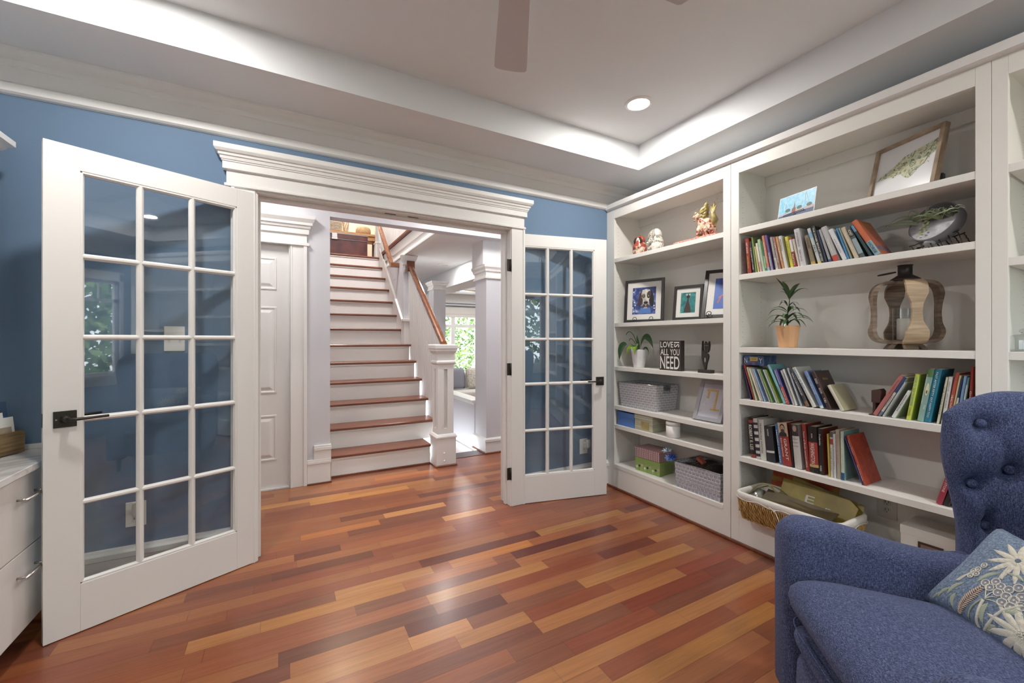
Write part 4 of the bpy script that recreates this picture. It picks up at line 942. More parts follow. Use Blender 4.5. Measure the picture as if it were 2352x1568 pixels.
rowD = [
 (115,190,165,790,84,'#2c2724','black book with tall white lettering, leftmost',dict(bands=[(.86,.93,'#b0392c'),(.0,.08,'#97392e')],text=[('ROBERT E. LEE',.5,.62,.6,'w')])),
 (215,215,270,810,72,'#c6c1bb','book with a black and white striped spine',dict(bands=[(.84,.9,'#33303a'),(.68,.76,'#33303a'),(.52,.6,'#33303a'),(.36,.44,'#33303a'),(.2,.28,'#33303a'),(.06,.13,'#33303a')])),
 (300,230,345,825,94,'#c4c3b8','off white hardback with black lettering',dict(text=[('FRANKLIN',.72,.36,.3,'k'),('& WINSTON',.35,.36,.3,'k')])),
 (402,335,455,865,138,'#35353b','black book with a white band near the foot',dict(bands=[(.25,.31,'#cfcdc8')],text=[('THE PROPHET',.82,.2,.16,'w')])),
 (545,300,620,885,44,'#4076b6','blue paperback left of the thick portrait book',dict(text=[('HIDDEN FIGURES',.45,.8,.5,'w')])),
 (598,280,680,915,160,'#ab3a31','thick red book with a bearded portrait on its spine',dict(bands=[(.68,1.,'#cdb894')],text=[('GRANT',.38,.5,.28,'w',.68),('RON CHERNOW',.42,.44,.15,'w',.27)])),
 (805,305,850,935,28,'#2b2724','thin black book between two portrait books',{}),
 (825,310,885,965,118,'#c8c6c1','white biography with a portrait of an older man',dict(bands=[(.74,1.,'#5a4a42')],text=[('THE LIFE OF',.67,.03,.7,'k',1),('BEN GURION',.59,.03,.8,'k',1),('TOM SEGEV',.51,.03,.8,'k',1)])),
 (970,300,1035,975,66,'#a2332a','red book with slim white lettering',dict(text=[('Team of Rivals Lincoln',.55,.6,.4,'w'),('LARSON',.16,.15,.4,'w')])),
 (1075,335,1115,1010,152,'#2d2725','black and red hardback with tall white lettering',dict(bands=[(.18,.66,'#b4392d'),(.12,.18,'#c9a15c')],text=[('WASHINGTON',.42,.44,.44,'w'),('RON',.8,.09,.15,'w'),('CHERNOW',.8,.2,.15,'w',)][:2])),
 (1268,380,1292,1030,76,'#2d2927','black book with a red cover',dict(cover='#8c3324',text=[('Fredericks',.76,.24,.4,'w'),('MORRIS',.14,.12,.4,'w')])),
 (1370,460,1395,1045,34,'#c5a83a','thin yellow orange book',{}),
 (1415,420,1430,1080,48,'#cbc8ba','white paperback with a red label',dict(bands=[(.72,.84,'#ad3b33'),(.88,1.,'#5d5a54')],text=[('A LETTER TO YOU',.4,.5,.4,'k')])),
 (1475,460,1490,1085,44,'#d2d2d2','slim white paperback',dict(text=[('THE READING PARTY',.5,.6,.35,'k')])),
 (1524,395,1547,1110,66,'#b1a38f','tan paperback',dict(text=[('Remembering Laughter',.6,.6,.35,'r')])),
 (1606,420,1620,1120,58,'#bccab2','pale green book with a sea coloured cover',dict(bands=[(.0,.15,'#2c5a86')],cover=ramp_mat('sea_cover', [(.2, '#46788a'), (.5, '#8fb0a8'), (.8, '#c4cfae')], (1, 1, 3), 2.2),text=[('Island Harvest',.6,.5,.35,'w')])),
 (1688,505,1945,1195,20,'#4b4682','thin violet book leaning under the red one',{}),
 (1708,495,1965,1200,50,'#b23f2a','red book with flame patterned cover, leaning at right',dict(cover=ramp_mat('flame_cover', [(.2, '#6f2016'), (.5, '#a83a1e'), (.72, '#b8451f'), (.78, '#d8a23a')], (1, 1, 1), 14, 5, .3, distort=2.0),text=[('Harry Potter',.75,.3,.4,'w'),('PHILIP PULLMAN',.25,.3,.4,'w')])),
]
R4 = book_row('third', 'books on the third book shelf', z9, .538, XB+.034, rowD, T, s_start=-1.560, depth=.165, tshrink=.92)
# printed portraits on two spines: head, hair, beard and coat shapes
def portrait(rec, v0, v1, hair, beard, coat, skin='#c49a78'):
    root, M, h, t, dep = rec; y = -.0040
    def disc(name, cx, cz, rx, rz, c, k, n=18):
        b = MB().at(M); b.rings([[(cx+rx*math.cos(2*PI*i/n), y-.00012*k-.0001*j, cz+rz*math.sin(2*PI*i/n)) for i in range(n)] for j in (0, 1)]); b.build(name, cmat(c, .5), root)
    H = (v1-v0)*h; c0 = v0*h; cx = t*.55
    b = MB().at(M); b.prism([(t*.1, c0+.001), (t*.95, c0+.001), (t*.92, c0+H*.22), (t*.7, c0+H*.36), (t*.4, c0+H*.36), (t*.14, c0+H*.22)], 'y', y, y-.0002); b.build('portrait_coat', cmat(coat, .5), root)
    disc('portrait_hair', cx, c0+H*.66, t*.27, H*.27, hair, 2)
    disc('portrait_face', cx, c0+H*.60, t*.21, H*.22, skin, 4)
    if beard: disc('portrait_beard', cx, c0+H*.42, t*.20, H*.13, beard, 6)
    for s in (-1, 1): disc('portrait_eye', cx+s*t*.09, c0+H*.64, t*.035, H*.018, '#3a2c24', 8, 8)
    disc('portrait_mouth', cx, c0+H*.47, t*.06, H*.012, '#7c4a3c', 9, 8)
portrait(R4[5], .68, 1., '#4a3a30', '#4a3a30', '#2c2a30')
portrait(R4[7], .74, 1., '#a79a8c', None, '#2f2c33')
def z2(x, y): return (1670+x/4.355, 1060+y/4.355)
R5 = book_row('lower', 'two books beside the chair back', z2, .538, XB+.03, [
 (2235,20,2082,430,72,'#b8364c','crimson book leaning right beside the armchair back',dict(text=[('ELI STONE',.42,.3,.4,'w')],h=.215)),
 (2330,100,2165,450,80,'#302b2c','black book with a round emblem beside the armchair back',dict(text=[('RISE',.6,.2,.4,'w')],h=.205))], ' on the third book shelf', tshrink=.85)
# bookend
t = thing('bookend', 'dark brown wooden bookend at the left of the pink red book', 'bookend', (XB+.07, -0+on_x(2012, 940, XB+.06).y, .884))
BR = mat('bookend_brown', '#4c3630', .45)
Pb = on_x(2005, 940, XB+.06)
b = MB(); b.box(XB+.03, XB+.13, Pb.y-.045, Pb.y+.005, .8845, .890); b.build('foot_plate', BR, t)
b = MB(); b.box(XB+.05, XB+.10, Pb.y-.014, Pb.y-.002, .890, .96); b.build('stem', BR, t, bevel=.002)
b = MB(); b.prism([(Pb.y+.001, .945), (Pb.y-.034, .945), (Pb.y-.037, 1.0), (Pb.y-.028, 1.012), (Pb.y-.018, 1.004), (Pb.y-.008, 1.006), (Pb.y+.001, 1.002)], 'x', XB+.045, XB+.10); b.build('carved_head', BR, t, bevel=.002)
# dark blue picture book standing behind the left group
Xn = XB+.042; Pc = on_x(1754, 838, Xn); zt, zbm = on_x(1704, 816, Xn).z, on_x(1704, 838, Xn).z+.002
t = thing('picture_box', 'dark blue illustrated box with a yellow label lying on the thin books', 'box', (Xn+.06, (1.562+Pc.y)/2, zbm))
b = MB(); b.box(Xn, Xn+.13, Pc.y, 1.562, zbm, zt); b.build('box_body', ramp_mat('starry_blue_cover', [(.3, '#2c3a5a'), (.5, '#45608c'), (.75, '#7d90a8')], (1, 1, 1), 18, 5, .4, distort=1.5), t, bevel=.001)
ym = (1.562+Pc.y)/2; zm = (zt+zbm)/2
b = MB(); b.box(Xn-.0012, Xn-.0002, ym-.026, ym+.020, zm-.002, zm+.020); b.build('yellow_label', cmat('#cfb23a'), t)
text_mesh('cover_title', '1000', LETK, t, (Xn-.0016, ym-.003, zm+.009), (0, -1, 0), (0, 0, 1), .010, .034, out=.0003)
text_mesh('cover_title', 'PIECE', LETR, t, (Xn-.0016, ym, zm-.016), (0, -1, 0), (0, 0, 1), .009, .045, out=.0003)
text_mesh('cover_title', 'N', LETW, t, (Xn-.0016, ym+.045, zm), (0, -1, 0), (0, 0, 1), .030, .018, out=.0003); text_mesh('cover_title', 'Y', LETW, t, (Xn-.0016, ym-.045, zm), (0, -1, 0), (0, 0, 1), .030, .018, out=.0003)
# ================================================================== SHELF OBJECTS, narrow bookcase
def yx(px, X): return on_x(px, 780, X).y
# egg shaped dolls on the top shelf
def doll(cx, cy, z, r, h, lab, body, face_yaw, hood, skin, hair, face_z=.70):
    t = thing('egg_doll', lab, 'figurine', (cx, cy, z))
    M = Matrix.Translation((cx, cy, z)) @ Matrix.Rotation(face_yaw, 4, 'Z')
    prof = [(.45, 0), (.78, .04), (.97, .18), (1.0, .32), (.93, .50), (.76, .64), (.68, .72), (.66, .80), (.55, .91), (.33, .98), (.05, 1.0)]
    b = MB().at(M); b.lathe([(r*a, h*c) for a, c in prof], n=28); b.build('body', body, t)
    b = MB().at(M)     # hood shell: upper back
    b.grid(lambda u, v: ((lambda ph, k: (math.cos(ph)*r*k[0]*1.035, math.sin(ph)*r*k[0]*1.035, h*k[1]*1.012))(math.radians(42+u*276), [(.72, .66), (.69, .74), (.67, .81), (.56, .91), (.33, .985), (.04, 1.0)][min(5, int(round(v*5)))])), 18, 5)
    b.build('hood', hood, t, thick=.002)
    b = MB().at(M); b.sph((r*.50, 0, h*.77), r*.22, r*.40, h*.125, 18, 12); b.build('face', skin, t)
    b = MB().at(M)
    for s in (-1, 1): b.tube([(r*.48, 0, h*.90), (r*.60, s*r*.30, h*.84), (r*.62, s*r*.46, h*.72), (r*.78, s*r*.44, h*.58)], [.004, .009, .010, .004], 8)
    b.build('hair', hair, t)
    b = MB().at(M)
    for s in (-1, 1): b.sph((r*.70, s*r*.14, h*.785), .0022, .0036, .0016, 8, 6)
    b.build('eyes', DARKH, t)
    b = MB().at(M); b.sph((r*.72, 0, h*.71), .002, .004, .0018, 8, 6); b.build('mouth', cmat('#b1392f'), t)
    b = MB().at(M); 
    for s in (-1, 1): b.tube([(r*.90, s*r*.5, h*.46), (r*1.02, s*r*.16, h*.36), (r*1.0, -s*r*.10, h*.30)], [.010, .012, .006], 8)
    b.build('folded_arms', body, t)
    return t
RED_P = ramp_mat('red_floral_glaze', [(.30, '#e4d6c6'), (.46, '#d8bfa8'), (.50, '#a9483a'), (.70, '#b65a45')], nscale=22, detail=3, rough=.25, coat=.5, distort=1.0)
SIL_P = ramp_mat('silver_floral_glaze', [(.30, '#efe9e2'), (.46, '#d9d2c8'), (.52, '#6a6656'), (.60, '#e8ded2'), (.75, '#cfc2a6')], nscale=20, detail=3, rough=.25, coat=.5, distort=1.0)
SKIN = mat('doll_porcelain', '#ecd2c2', .3)
X0 = XB+.09
doll(X0, yx(1469, X0), 1.924, .058, .158, 'small red hooded egg doll with long black hair on the top shelf', RED_P, math.radians(205), mat('coral_hood', '#c4573f', .35, coat=.4), SKIN, DARKH)
doll(X0+.02, yx(1506, X0+.02), 1.924, .064, .182, 'white and silver egg doll beside the red hooded one', SIL_P, math.radians(170), mat('white_hood', '#e2ddd6', .3, coat=.4), SKIN, mat('silver_hair', '#a5a096', .4))
# crocheted coral runner and gilded lion dog
X0 = XB+.06
ya, yb = yx(1551, XB+.03), yx(1647, XB+.03)
o = MB()
nx_, ny_ = 12, 36
o.grid(lambda u, v: (XB+.012+u*.16, yb+(ya-yb)*v-(.02*u), 1.930+.006*math.sin(v*60)*math.sin(u*30)), nx_, ny_)
o = o.build('runner_mat', ramp_mat('coral_crochet', [(.35, '#b5655a'), (.5, '#d99183'), (.7, '#ecc3b4')], nscale=60, rough=.9, bump=.6), thick=.012); tag(o, 'coral pink crocheted mat under the gilded lion dog', 'mat')
dy = yx(1617, X0+.02)
GOLD = ramp_mat('antique_gold', [(.3, '#7f7040'), (.6, '#b9a76c'), (.8, '#d2c496')], nscale=24, rough=.3, coat=.5, bump=.4)
LAC = ramp_mat('red_gold_lacquer', [(.3, '#8c2f22'), (.42, '#9c4a3c'), (.52, '#d8c8ae'), (.7, '#b8926c')], nscale=26, detail=3, rough=.25, coat=.6, distort=1.5)
t = thing('lion_dog_figurine', 'gilded red porcelain lion dog figurine on the coral mat', 'figurine', (X0+.03, dy, 1.937))
M = Matrix.Translation((X0+.03, dy, 1.941)) @ Matrix.Rotation(math.radians(90), 4, 'Z')     # +x local points to the left in view
b = MB().at(M)
b.sph((-.012, 0, .075), .052, .038, .058, 16, 12); b.sph((.014, 0, .105), .036, .034, .045, 16, 12); b.sph((-.04, .0, .05), .036, .040, .042, 14, 10)
for s in (-1, 1):
    b.tube([(.030, s*.018, .085), (.038, s*.022, .045), (.040, s*.022, .008), (.056, s*.022, .006)], [.016, .012, .011, .009], 10)
    b.tube([(-.045, s*.030, .055), (-.020, s*.036, .030), (-.040, s*.036, .010), (-.010, s*.036, .006)], [.024, .018, .013, .009], 10)
b.build('body', LAC, t)
b = MB().at(M); b.sph((.045, 0, .155), .032, .030, .028, 16, 12); b.sph((.074, 0, .158), .020, .022, .013, 12, 8); b.sph((.068, 0, .133), .020, .018, .007, 12, 8)
for s in (-1, 1): b.sph((.056, s*.020, .178), .010, .008, .009, 10, 8)
b.build('head', LAC, t)
b = MB().at(M)
for i in range(9):
    a = -1.0+i*.32
    b.tube([(.034, .012*math.sin(i), .140+.004*i), (.014-.002*i, .022*math.sin(i*2), .142+.007*i), (-.006-.002*(i % 3), .018*math.cos(i*3), .140+.010*i), (-.016-.003*(i % 3), .014*math.cos(i*3), .150+.011*i)], [.014, .015, .012, .003], 8)
b.build('flame_mane', GOLD, t)
b = MB().at(M)
for i, (dx, dz) in enumerate(((-.062, .232), (-.080, .205), (-.045, .205), (-.084, .170), (-.052, .175))):
    b.tube([(-.058, 0, .055), (-.074, .004*i-.008, .105), (-.060, 0, .150), (dx, .006*(i-2), dz)], [.012, .018, .014, .002], 8)
b.build('flame_tail', GOLD, t)
b = MB().at(M); b.sph((.052, -.02, .020), .024, .022, .020, 12, 10); b.build('brocade_ball', GOLD, t)
b = MB().at(M)
for s in (-1, 1): b.sph((.070, s*.016, .170), .005, .005, .005, 8, 6)
b.build('eyes', LETW, t)

# framed pictures
FRB = mat('black_frame_wood', '#2f2c2a', .35, .5)
MATB = mat('picture_mat', '#d9d6d0', .8)
def frame_at(lab, pl, Xl, pr, Xr, z, h, lean, fw=.022, fm=FRB, mw=.05, art=None, name='framed_picture', depth=.016, mwv=None, matm=MATB, cat='picture frame'):
    """stands on a shelf between two sight lines; returns (root, matrix, width) - local x along width, z up the face, y into the shelf"""
    L = Vector((Xl, yx(pl, Xl), z)); R = Vector((Xr, yx(pr, Xr), z)); u = (R-L); W = u.length; u.normalize(); n = Vector((0, 0, 1)).cross(u); n = n if n.x > 0 else -n
    v = Vector((0, 0, 1))*math.cos(lean)+n*math.sin(lean); w_ = n*math.cos(lean)-Vector((0, 0, 1))*math.sin(lean)
    O = L+Vector((0, 0, depth*math.sin(lean)+.0005))
    M = Matrix(((u.x, w_.x, v.x, O.x), (u.y, w_.y, v.y, O.y), (u.z, w_.z, v.z, O.z), (0, 0, 0, 1)))
    t = thing(name, lab, cat, (L+R)/2)
    def rect(a, y): return [(a, y, a), (W-a, y, a), (W-a, y, h-a), (a, y, h-a)]
    if fw > 0:
        b = MB().at(M)
        for q in ((0, fw, 0, h), (W-fw, W, 0, h), (fw, W-fw, 0, fw), (fw, W-fw, h-fw, h)): b.box(q[0], q[1], 0, depth, q[2], q[3])
        b.build('frame', fm, t, bevel=.0015)
    b = MB().at(M); b.box(fw+.0002, W-fw-.0002, depth*.45, depth-.001, fw+.0002, h-fw-.0002); b.build('mat_board', matm, t)
    if art:
        b = MB().at(M); mv = mwv or mw; b.box(fw+mw, W-fw-mw, depth*.45-.0006, depth*.45-.0001, fw+mv, h-fw-mv); b.build('artwork', art, t)
    return t, M, W
def patch(M, t, name, pts, m, y, n=None):
    b = MB().at(M); b.prism(pts, 'y', y, y-.00025); return b.build(name, m, t)
def ell(cx, cz, rx, rz, n=20, rot=0.0):
    return [(cx+rx*math.cos(2*PI*i/n)*math.cos(rot)-rz*math.sin(2*PI*i/n)*math.sin(rot), cz+rx*math.cos(2*PI*i/n)*math.sin(rot)+rz*math.sin(2*PI*i/n)*math.cos(rot)) for i in range(n)]
DOGBG = ramp_mat('blue_black_brush', [(.32, '#2b3350'), (.5, '#3c4c86'), (.62, '#6f7fae'), (.75, '#cfd2d8')], nscale=16, detail=4, rough=.5, distort=1.5)
t, M, W = frame_at('black framed painting of a dog face in the narrow bookcase', 1433, XB+.035, 1523, XB+.150, 1.384, .350, math.radians(5), art=DOGBG, mw=.044)
h = .350; cx = W*.55; y = .0068
FUR = ramp_mat('painted_dog_fur', [(.35, '#8d877f'), (.5, '#c9c4b9'), (.7, '#e2ddd2')], nscale=30, detail=5, rough=.6, distort=1.0)
art_dk = cmat('#2c2523'); art_wh = cmat('#e4e0da'); art_bl = cmat('#4f7ac4'); art_br = cmat('#6a4436')
patch(M, t, 'painted_ear', ell(cx-.045, .190, .019, .066, rot=-.15), cmat('#4d3733'), y); patch(M, t, 'painted_ear', ell(cx+.045, .190, .019, .066, rot=.12), art_dk, y)
patch(M, t, 'painted_head', [(cx-.038, .235), (cx-.030, .262), (cx, .270), (cx+.030, .262), (cx+.038, .235), (cx+.036, .205), (cx+.024, .180), (cx+.030, .140), (cx+.018, .112), (cx-.018, .112), (cx-.030, .140), (cx-.024, .180), (cx-.036, .205)], FUR, y-.0003)
patch(M, t, 'painted_patch', ell(cx+.024, .222, .017, .030, rot=-.1), cmat('#4a4441'), y-.0005); patch(M, t, 'painted_patch', ell(cx-.022, .215, .014, .018), cmat('#8a8279'), y-.0005)
patch(M, t, 'painted_brow', [(cx-.003, .19), (cx+.003, .19), (cx+.006, .262), (cx-.006, .262)], cmat('#d9d4c9'), y-.0007)
patch(M, t, 'painted_muzzle', ell(cx, .148, .026, .030), cmat('#a8a198'), y-.0006)
for s in (-1, 1): patch(M, t, 'painted_jowl', ell(cx+s*.016, .132, .011, .016, rot=s*.4), cmat('#4b4541'), y-.0008)
for s in (-1, 1):
    patch(M, t, 'painted_eye', ell(cx+s*.021, .212, .0135, .0115), art_dk, y-.0009); patch(M, t, 'eye_highlight', ell(cx+s*.021, .213, .0065, .006), cmat('#b9a58a'), y-.0012); patch(M, t, 'painted_pupil', ell(cx+s*.021, .213, .0035, .0035), art_dk, y-.0015)
patch(M, t, 'painted_nose', ell(cx, .158, .017, .011), art_dk, y-.0011); patch(M, t, 'painted_mouth', ell(cx, .126, .010, .005), cmat('#8c5148'), y-.0011)
patch(M, t, 'painted_collar', [(cx-.055, .072), (cx+.045, .072), (cx+.036, .118), (cx-.040, .118)], art_bl, y-.0003)
for i, (a, c) in enumerate(((.075, .25), (.080, .09), (.090, .14), (.082, .165), (.072, .12), (W-.078, .13), (W-.076, .11))): patch(M, t, 'painted_dot', ell(a, c, .006, .006, 10), art_wh, y-.0009)
def easel(M, W, lab, xs_=(.30, .72)):
    e = thing('plate_easel', lab, 'easel', M @ Vector((W*.5, -.01, 0)))
    for f in xs_:
        b = MB().at(M); x = W*f; pts = [(x+.0, .02, .004), (x-.0, -.008, .002), (x-.012, -.014, .012)]
        for i in range(14):
            a = PI*1.05-i*.50; r = .021*(1-i/16); pts.append((x+r*math.cos(a)*.95+.004, -.014, .024+r*math.sin(a)))
        b.tube(pts, .0024, 6); b.build('scroll_hook', BLACKM, e)
    return e
easel(M, W, 'black wire easel with curled hooks holding the dog painting')
t, M, W = frame_at('smaller black framed print of a dark figure on teal, middle of three', 1544, XB+.055, 1611, XB+.105, 1.384, .252, math.radians(8), art=ramp_mat('teal_paint', [(.35, '#2f5e63'), (.55, '#3f8484'), (.75, '#62a39c')], nscale=20, distort=1.2, rough=.5), mw=.032, fw=.020)
cx = W*.5; patch(M, t, 'painted_figure', [(cx-.028, .055), (cx+.026, .055), (cx+.016, .10), (cx+.006, .135), (cx+.004, .160), (cx-.006, .160), (cx-.008, .135), (cx-.020, .10)], cmat('#4b3b36'), y)
patch(M, t, 'painted_head', ell(cx, .172, .012, .016), cmat('#2d3136'), y-.0003)
for s in (-1, 1): patch(M, t, 'painted_eye', ell(cx+s*.010, .184, .007, .007, 12), cmat('#d4a59a'), y-.0006)
t, M, W = frame_at('leaning black framed blue abstract print cut by the bookcase stile', 1609, XB+.030, 1690, XB+.115, 1.384, .372, math.radians(24), art=ramp_mat('blue_violet_paint', [(.3, '#3a3f78'), (.5, '#3f63ad'), (.65, '#6a5a86'), (.8, '#4f8f9f')], (1, 1, .6), 5, 4, .5, distort=1.2), mw=.045, fw=.024)
patch(M, t, 'painted_stroke', [(.09, .115), (.098, .112), (.118, .165), (.112, .170)], cmat('#c4583f'), y); patch(M, t, 'painted_stroke', [(.10, .150), (.125, .172), (.122, .178), (.098, .156)], cmat('#c9694c'), y)
easel(M, W, 'black wire easel with curled hooks holding the leaning blue print', (.24, .78))

# leafy plant helper: leaf blades along arcs
def leaf(b, pts, wmax, fold=.25, n=10, mi=0, belly=.5, face=None):
    """pts: 3 or 4 control points of a Bezier midrib"""
    P = [Vector(p) for p in pts]
    def bez(t):
        Q = P[:]
        while len(Q) > 1: Q = [Q[i].lerp(Q[i+1], t) for i in range(len(Q)-1)]
        return Q[0]
    prev = None
    L, Cc, R = [], [], []
    for i in range(n+1):
        t = i/n; c = bez(t); d = (bez(min(1, t+.02))-bez(max(0, t-.02))).normalized()
        sd = d.cross(Vector(face) if face else Vector((0, 0, 1)));
        if sd.length < .05: sd = prev or Vector((0, 1, 0))
        sd.normalize(); prev = sd; nn = sd.cross(d)
        wv = wmax*(math.sin(PI*(t**belly)) if 0 < t < 1 else 0.02)
        L.append(c-sd*wv+nn*wv*fold); Cc.append(c); R.append(c+sd*wv+nn*wv*fold)
    for i in range(n):
        for A_, B_ in ((L, Cc), (Cc, R)):
            f = b.poly([A_[i], B_[i], B_[i+1], A_[i+1]], mi)
            if f: f.smooth = True
GREEN = mat('glossy_dark_leaf', '#3d5c35', .3, .5); GREENL = mat('fresh_green_leaf', '#7c9c3e', .4, .5); GREEND = mat('slender_leaf', '#47663f', .4, .5)
SOIL = mat('potting_soil', '#3a2c22', .95)
# orchid in the white pot
X0 = XB+.085; py_ = yx(1468, X0); z0 = 1.021
t = thing('orchid_plant', 'leafy orchid in a tapered white pot in the narrow bookcase', 'plant', (X0, py_, z0))
POTW = mat('white_planter', '#e9e8ea', .3, .5)
b = MB(); b.rings([[(X0+r*math.cos(2*PI*i/28)*1.0, py_+r*math.sin(2*PI*i/28), z0+z) for i in range(28)] for r, z in ((.042, .001), (.044, .004), (.062, .140), (.063, .145), (.058, .145), (.057, .130), (.0, .130))], smooth=True); b.build('pot', POTW, t)
b = MB(); b.lathe([(.056, .131), (.0, .134)], (X0, py_, z0), 20, cap=False); b.build('soil', SOIL, t)
text_mesh('pot_lettering', 'KLEIN STUDIO', mat('pot_print', '#b5b4b6', .5), t, (X0-.0465, py_, z0+.030), (0, -1, 0), (0, 0, 1), .004, .034)
def LF(name, m, pts, wv, **k):
    k.setdefault('face', (-1, 0, .35)); k.setdefault('n', 18); b = MB(); leaf(b, [(X0+p[0], py_+p[1], z0+p[2]) for p in pts], wv, **k); return b.build(name, m, t)
LF('leaf', GREEN, [(-.05, .085, .185), (-.06, .13, .19), (-.065, .150, .13), (-.065, .155, .055)], .036, belly=.75); LF('leaf', GREEND, [(-.01, .02, .14), (-.03, .04, .20), (-.04, .07, .19), (-.05, .088, .184)], .003)
LF('leaf', GREENL, [(-.01, .02, .14), (-.03, .06, .19), (-.05, .08, .16), (-.05, .088, .080)], .020, belly=.8)
LF('leaf', GREENL, [(-.02, -.01, .14), (-.05, -.02, .20), (-.075, -.025, .17), (-.075, -.028, .100)], .026, belly=.8)
LF('leaf', GREEN, [(.0, -.01, .14), (.0, -.03, .26), (.0, -.10, .30), (-.02, -.165, .155)], .024, belly=1.4)
LF('leaf', GREEN, [(.0, .0, .14), (.0, .0, .20), (-.01, .02, .25), (-.01, .01, .265)], .013)
LF('leaf', GREEN, [(.0, .01, .14), (.0, .04, .17), (-.02, .06, .18), (-.02, .075, .14)], .012)
LF('leaf', GREEN, [(.01, -.03, .14), (.0, -.07, .18), (.0, -.10, .16), (-.01, -.115, .100)], .008)
def bz(P, n=14):
    out = []
    for i in range(n+1):
        Q = [Vector(p) for p in P]
        while len(Q) > 1: Q = [Q[j].lerp(Q[j+1], i/n) for j in range(len(Q)-1)]
        out.append(Q[0])
    return out
b = MB(); b.tube(bz([(X0, py_+.01, z0+.13), (X0-.005, py_+.03, z0+.27), (X0-.01, py_+.10, z0+.33), (X0-.01, py_+.135, z0+.265)]), .0030, 6); b.tube(bz([(X0, py_+.01, z0+.13), (X0-.005, py_+.04, z0+.22), (X0-.01, py_+.09, z0+.26), (X0-.01, py_+.098, z0+.215)]), .0026, 6); b.build('stem', GREEND, t)
# LOVE sign block
X0 = XB+.030; ya, yb = yx(1515, X0), yx(1563, X0); z0 = 1.021; hh = .218
t = thing('word_sign', 'black wooden block sign reading LOVE IS ALL YOU NEED', 'sign', (X0+.02, (ya+yb)/2, z0))
SG = mat('black_sign_paint', '#38332f', .6)
b = MB(); b.box(X0, X0+.042, yb, ya, z0+.0005, z0+hh); b.build('block', SG, t, bevel=.001)
Ws = ya-yb
def sg(s, fy, fz, hz, fw): text_mesh('sign_lettering', s, LETW, t, (X0-.0008, ya-Ws*fy, z0+hh*fz), (0, -1, 0), (0, 0, 1), hh*hz, Ws*fw, out=.0006, bold=.012)
sg('LOVE', .36, .865, .20, .62)
text_mesh('sign_lettering', 'IS', LETW, t, (X0-.0008, ya-Ws*.83, z0+hh*.865), (0, 0, -1), (0, -1, 0), Ws*.24, hh*.18, out=.0006, bold=.012)
sg('ALL', .25, .615, .215, .40); sg('YOU', .74, .615, .215, .44); sg('NEED', .50, .265, .42, .92)
b = MB(); b.box(X0-.0007, X0-.0001, yb+.004, yb+.005, z0+.006, z0+hh-.006).box(X0-.0007, X0-.0001, ya-.005, ya-.004, z0+.006, z0+hh-.006); b.build('border_line', mat('sign_line', '#8f8a83', .6), t)
# cat sculpture
X0 = XB+.065; cy = yx(1621, X0); z0 = 1.021
t = thing('cat_sculpture', 'slender dark carved cat sculpture with raised tail on a block base', 'sculpture', (X0, cy, z0))
CATM = mat('carved_dark_wood', '#393330', .45)
b = MB(); b.box(X0-.022, X0+.022, cy-.050, cy+.046, z0+.0005, z0+.022); b.build('base_block', CATM, t, bevel=.0015)
def sil(name, pts, x0=-.008, x1=.008):
    b = MB(); b.prism([(cy-p[0], z0+p[1]) for p in pts], 'x', X0+x0, X0+x1); return b.build(name, CATM, t, bevel=.003)
sil('body', [(-.006, .022), (.004, .022), (.010, .060), (.022, .095), (.026, .115), (.020, .130), (.002, .136), (-.010, .140), (-.018, .150), (-.020, .218), (-.024, .212), (-.028, .150), (-.028, .110), (-.018, .060)])
sil('head', [(.002, .134), (-.006, .150), (-.008, .196), (.002, .214), (.010, .200), (.018, .200), (.030, .216), (.034, .190), (.030, .155), (.020, .138)])
b = MB(); b.box(X0-.0085, X0-.0079, cy-.026, cy+.004, z0+.184, z0+.1855); b.rings([[(X0-.0086+.0004*j, cy-.001+.004*math.cos(2*PI*i/14), z0+.088+.016*math.sin(2*PI*i/14)) for i in range(14)] for j in (0, 1)]); b.build('carved_line', mat('pale_cut', '#b7b0a6', .7), t)
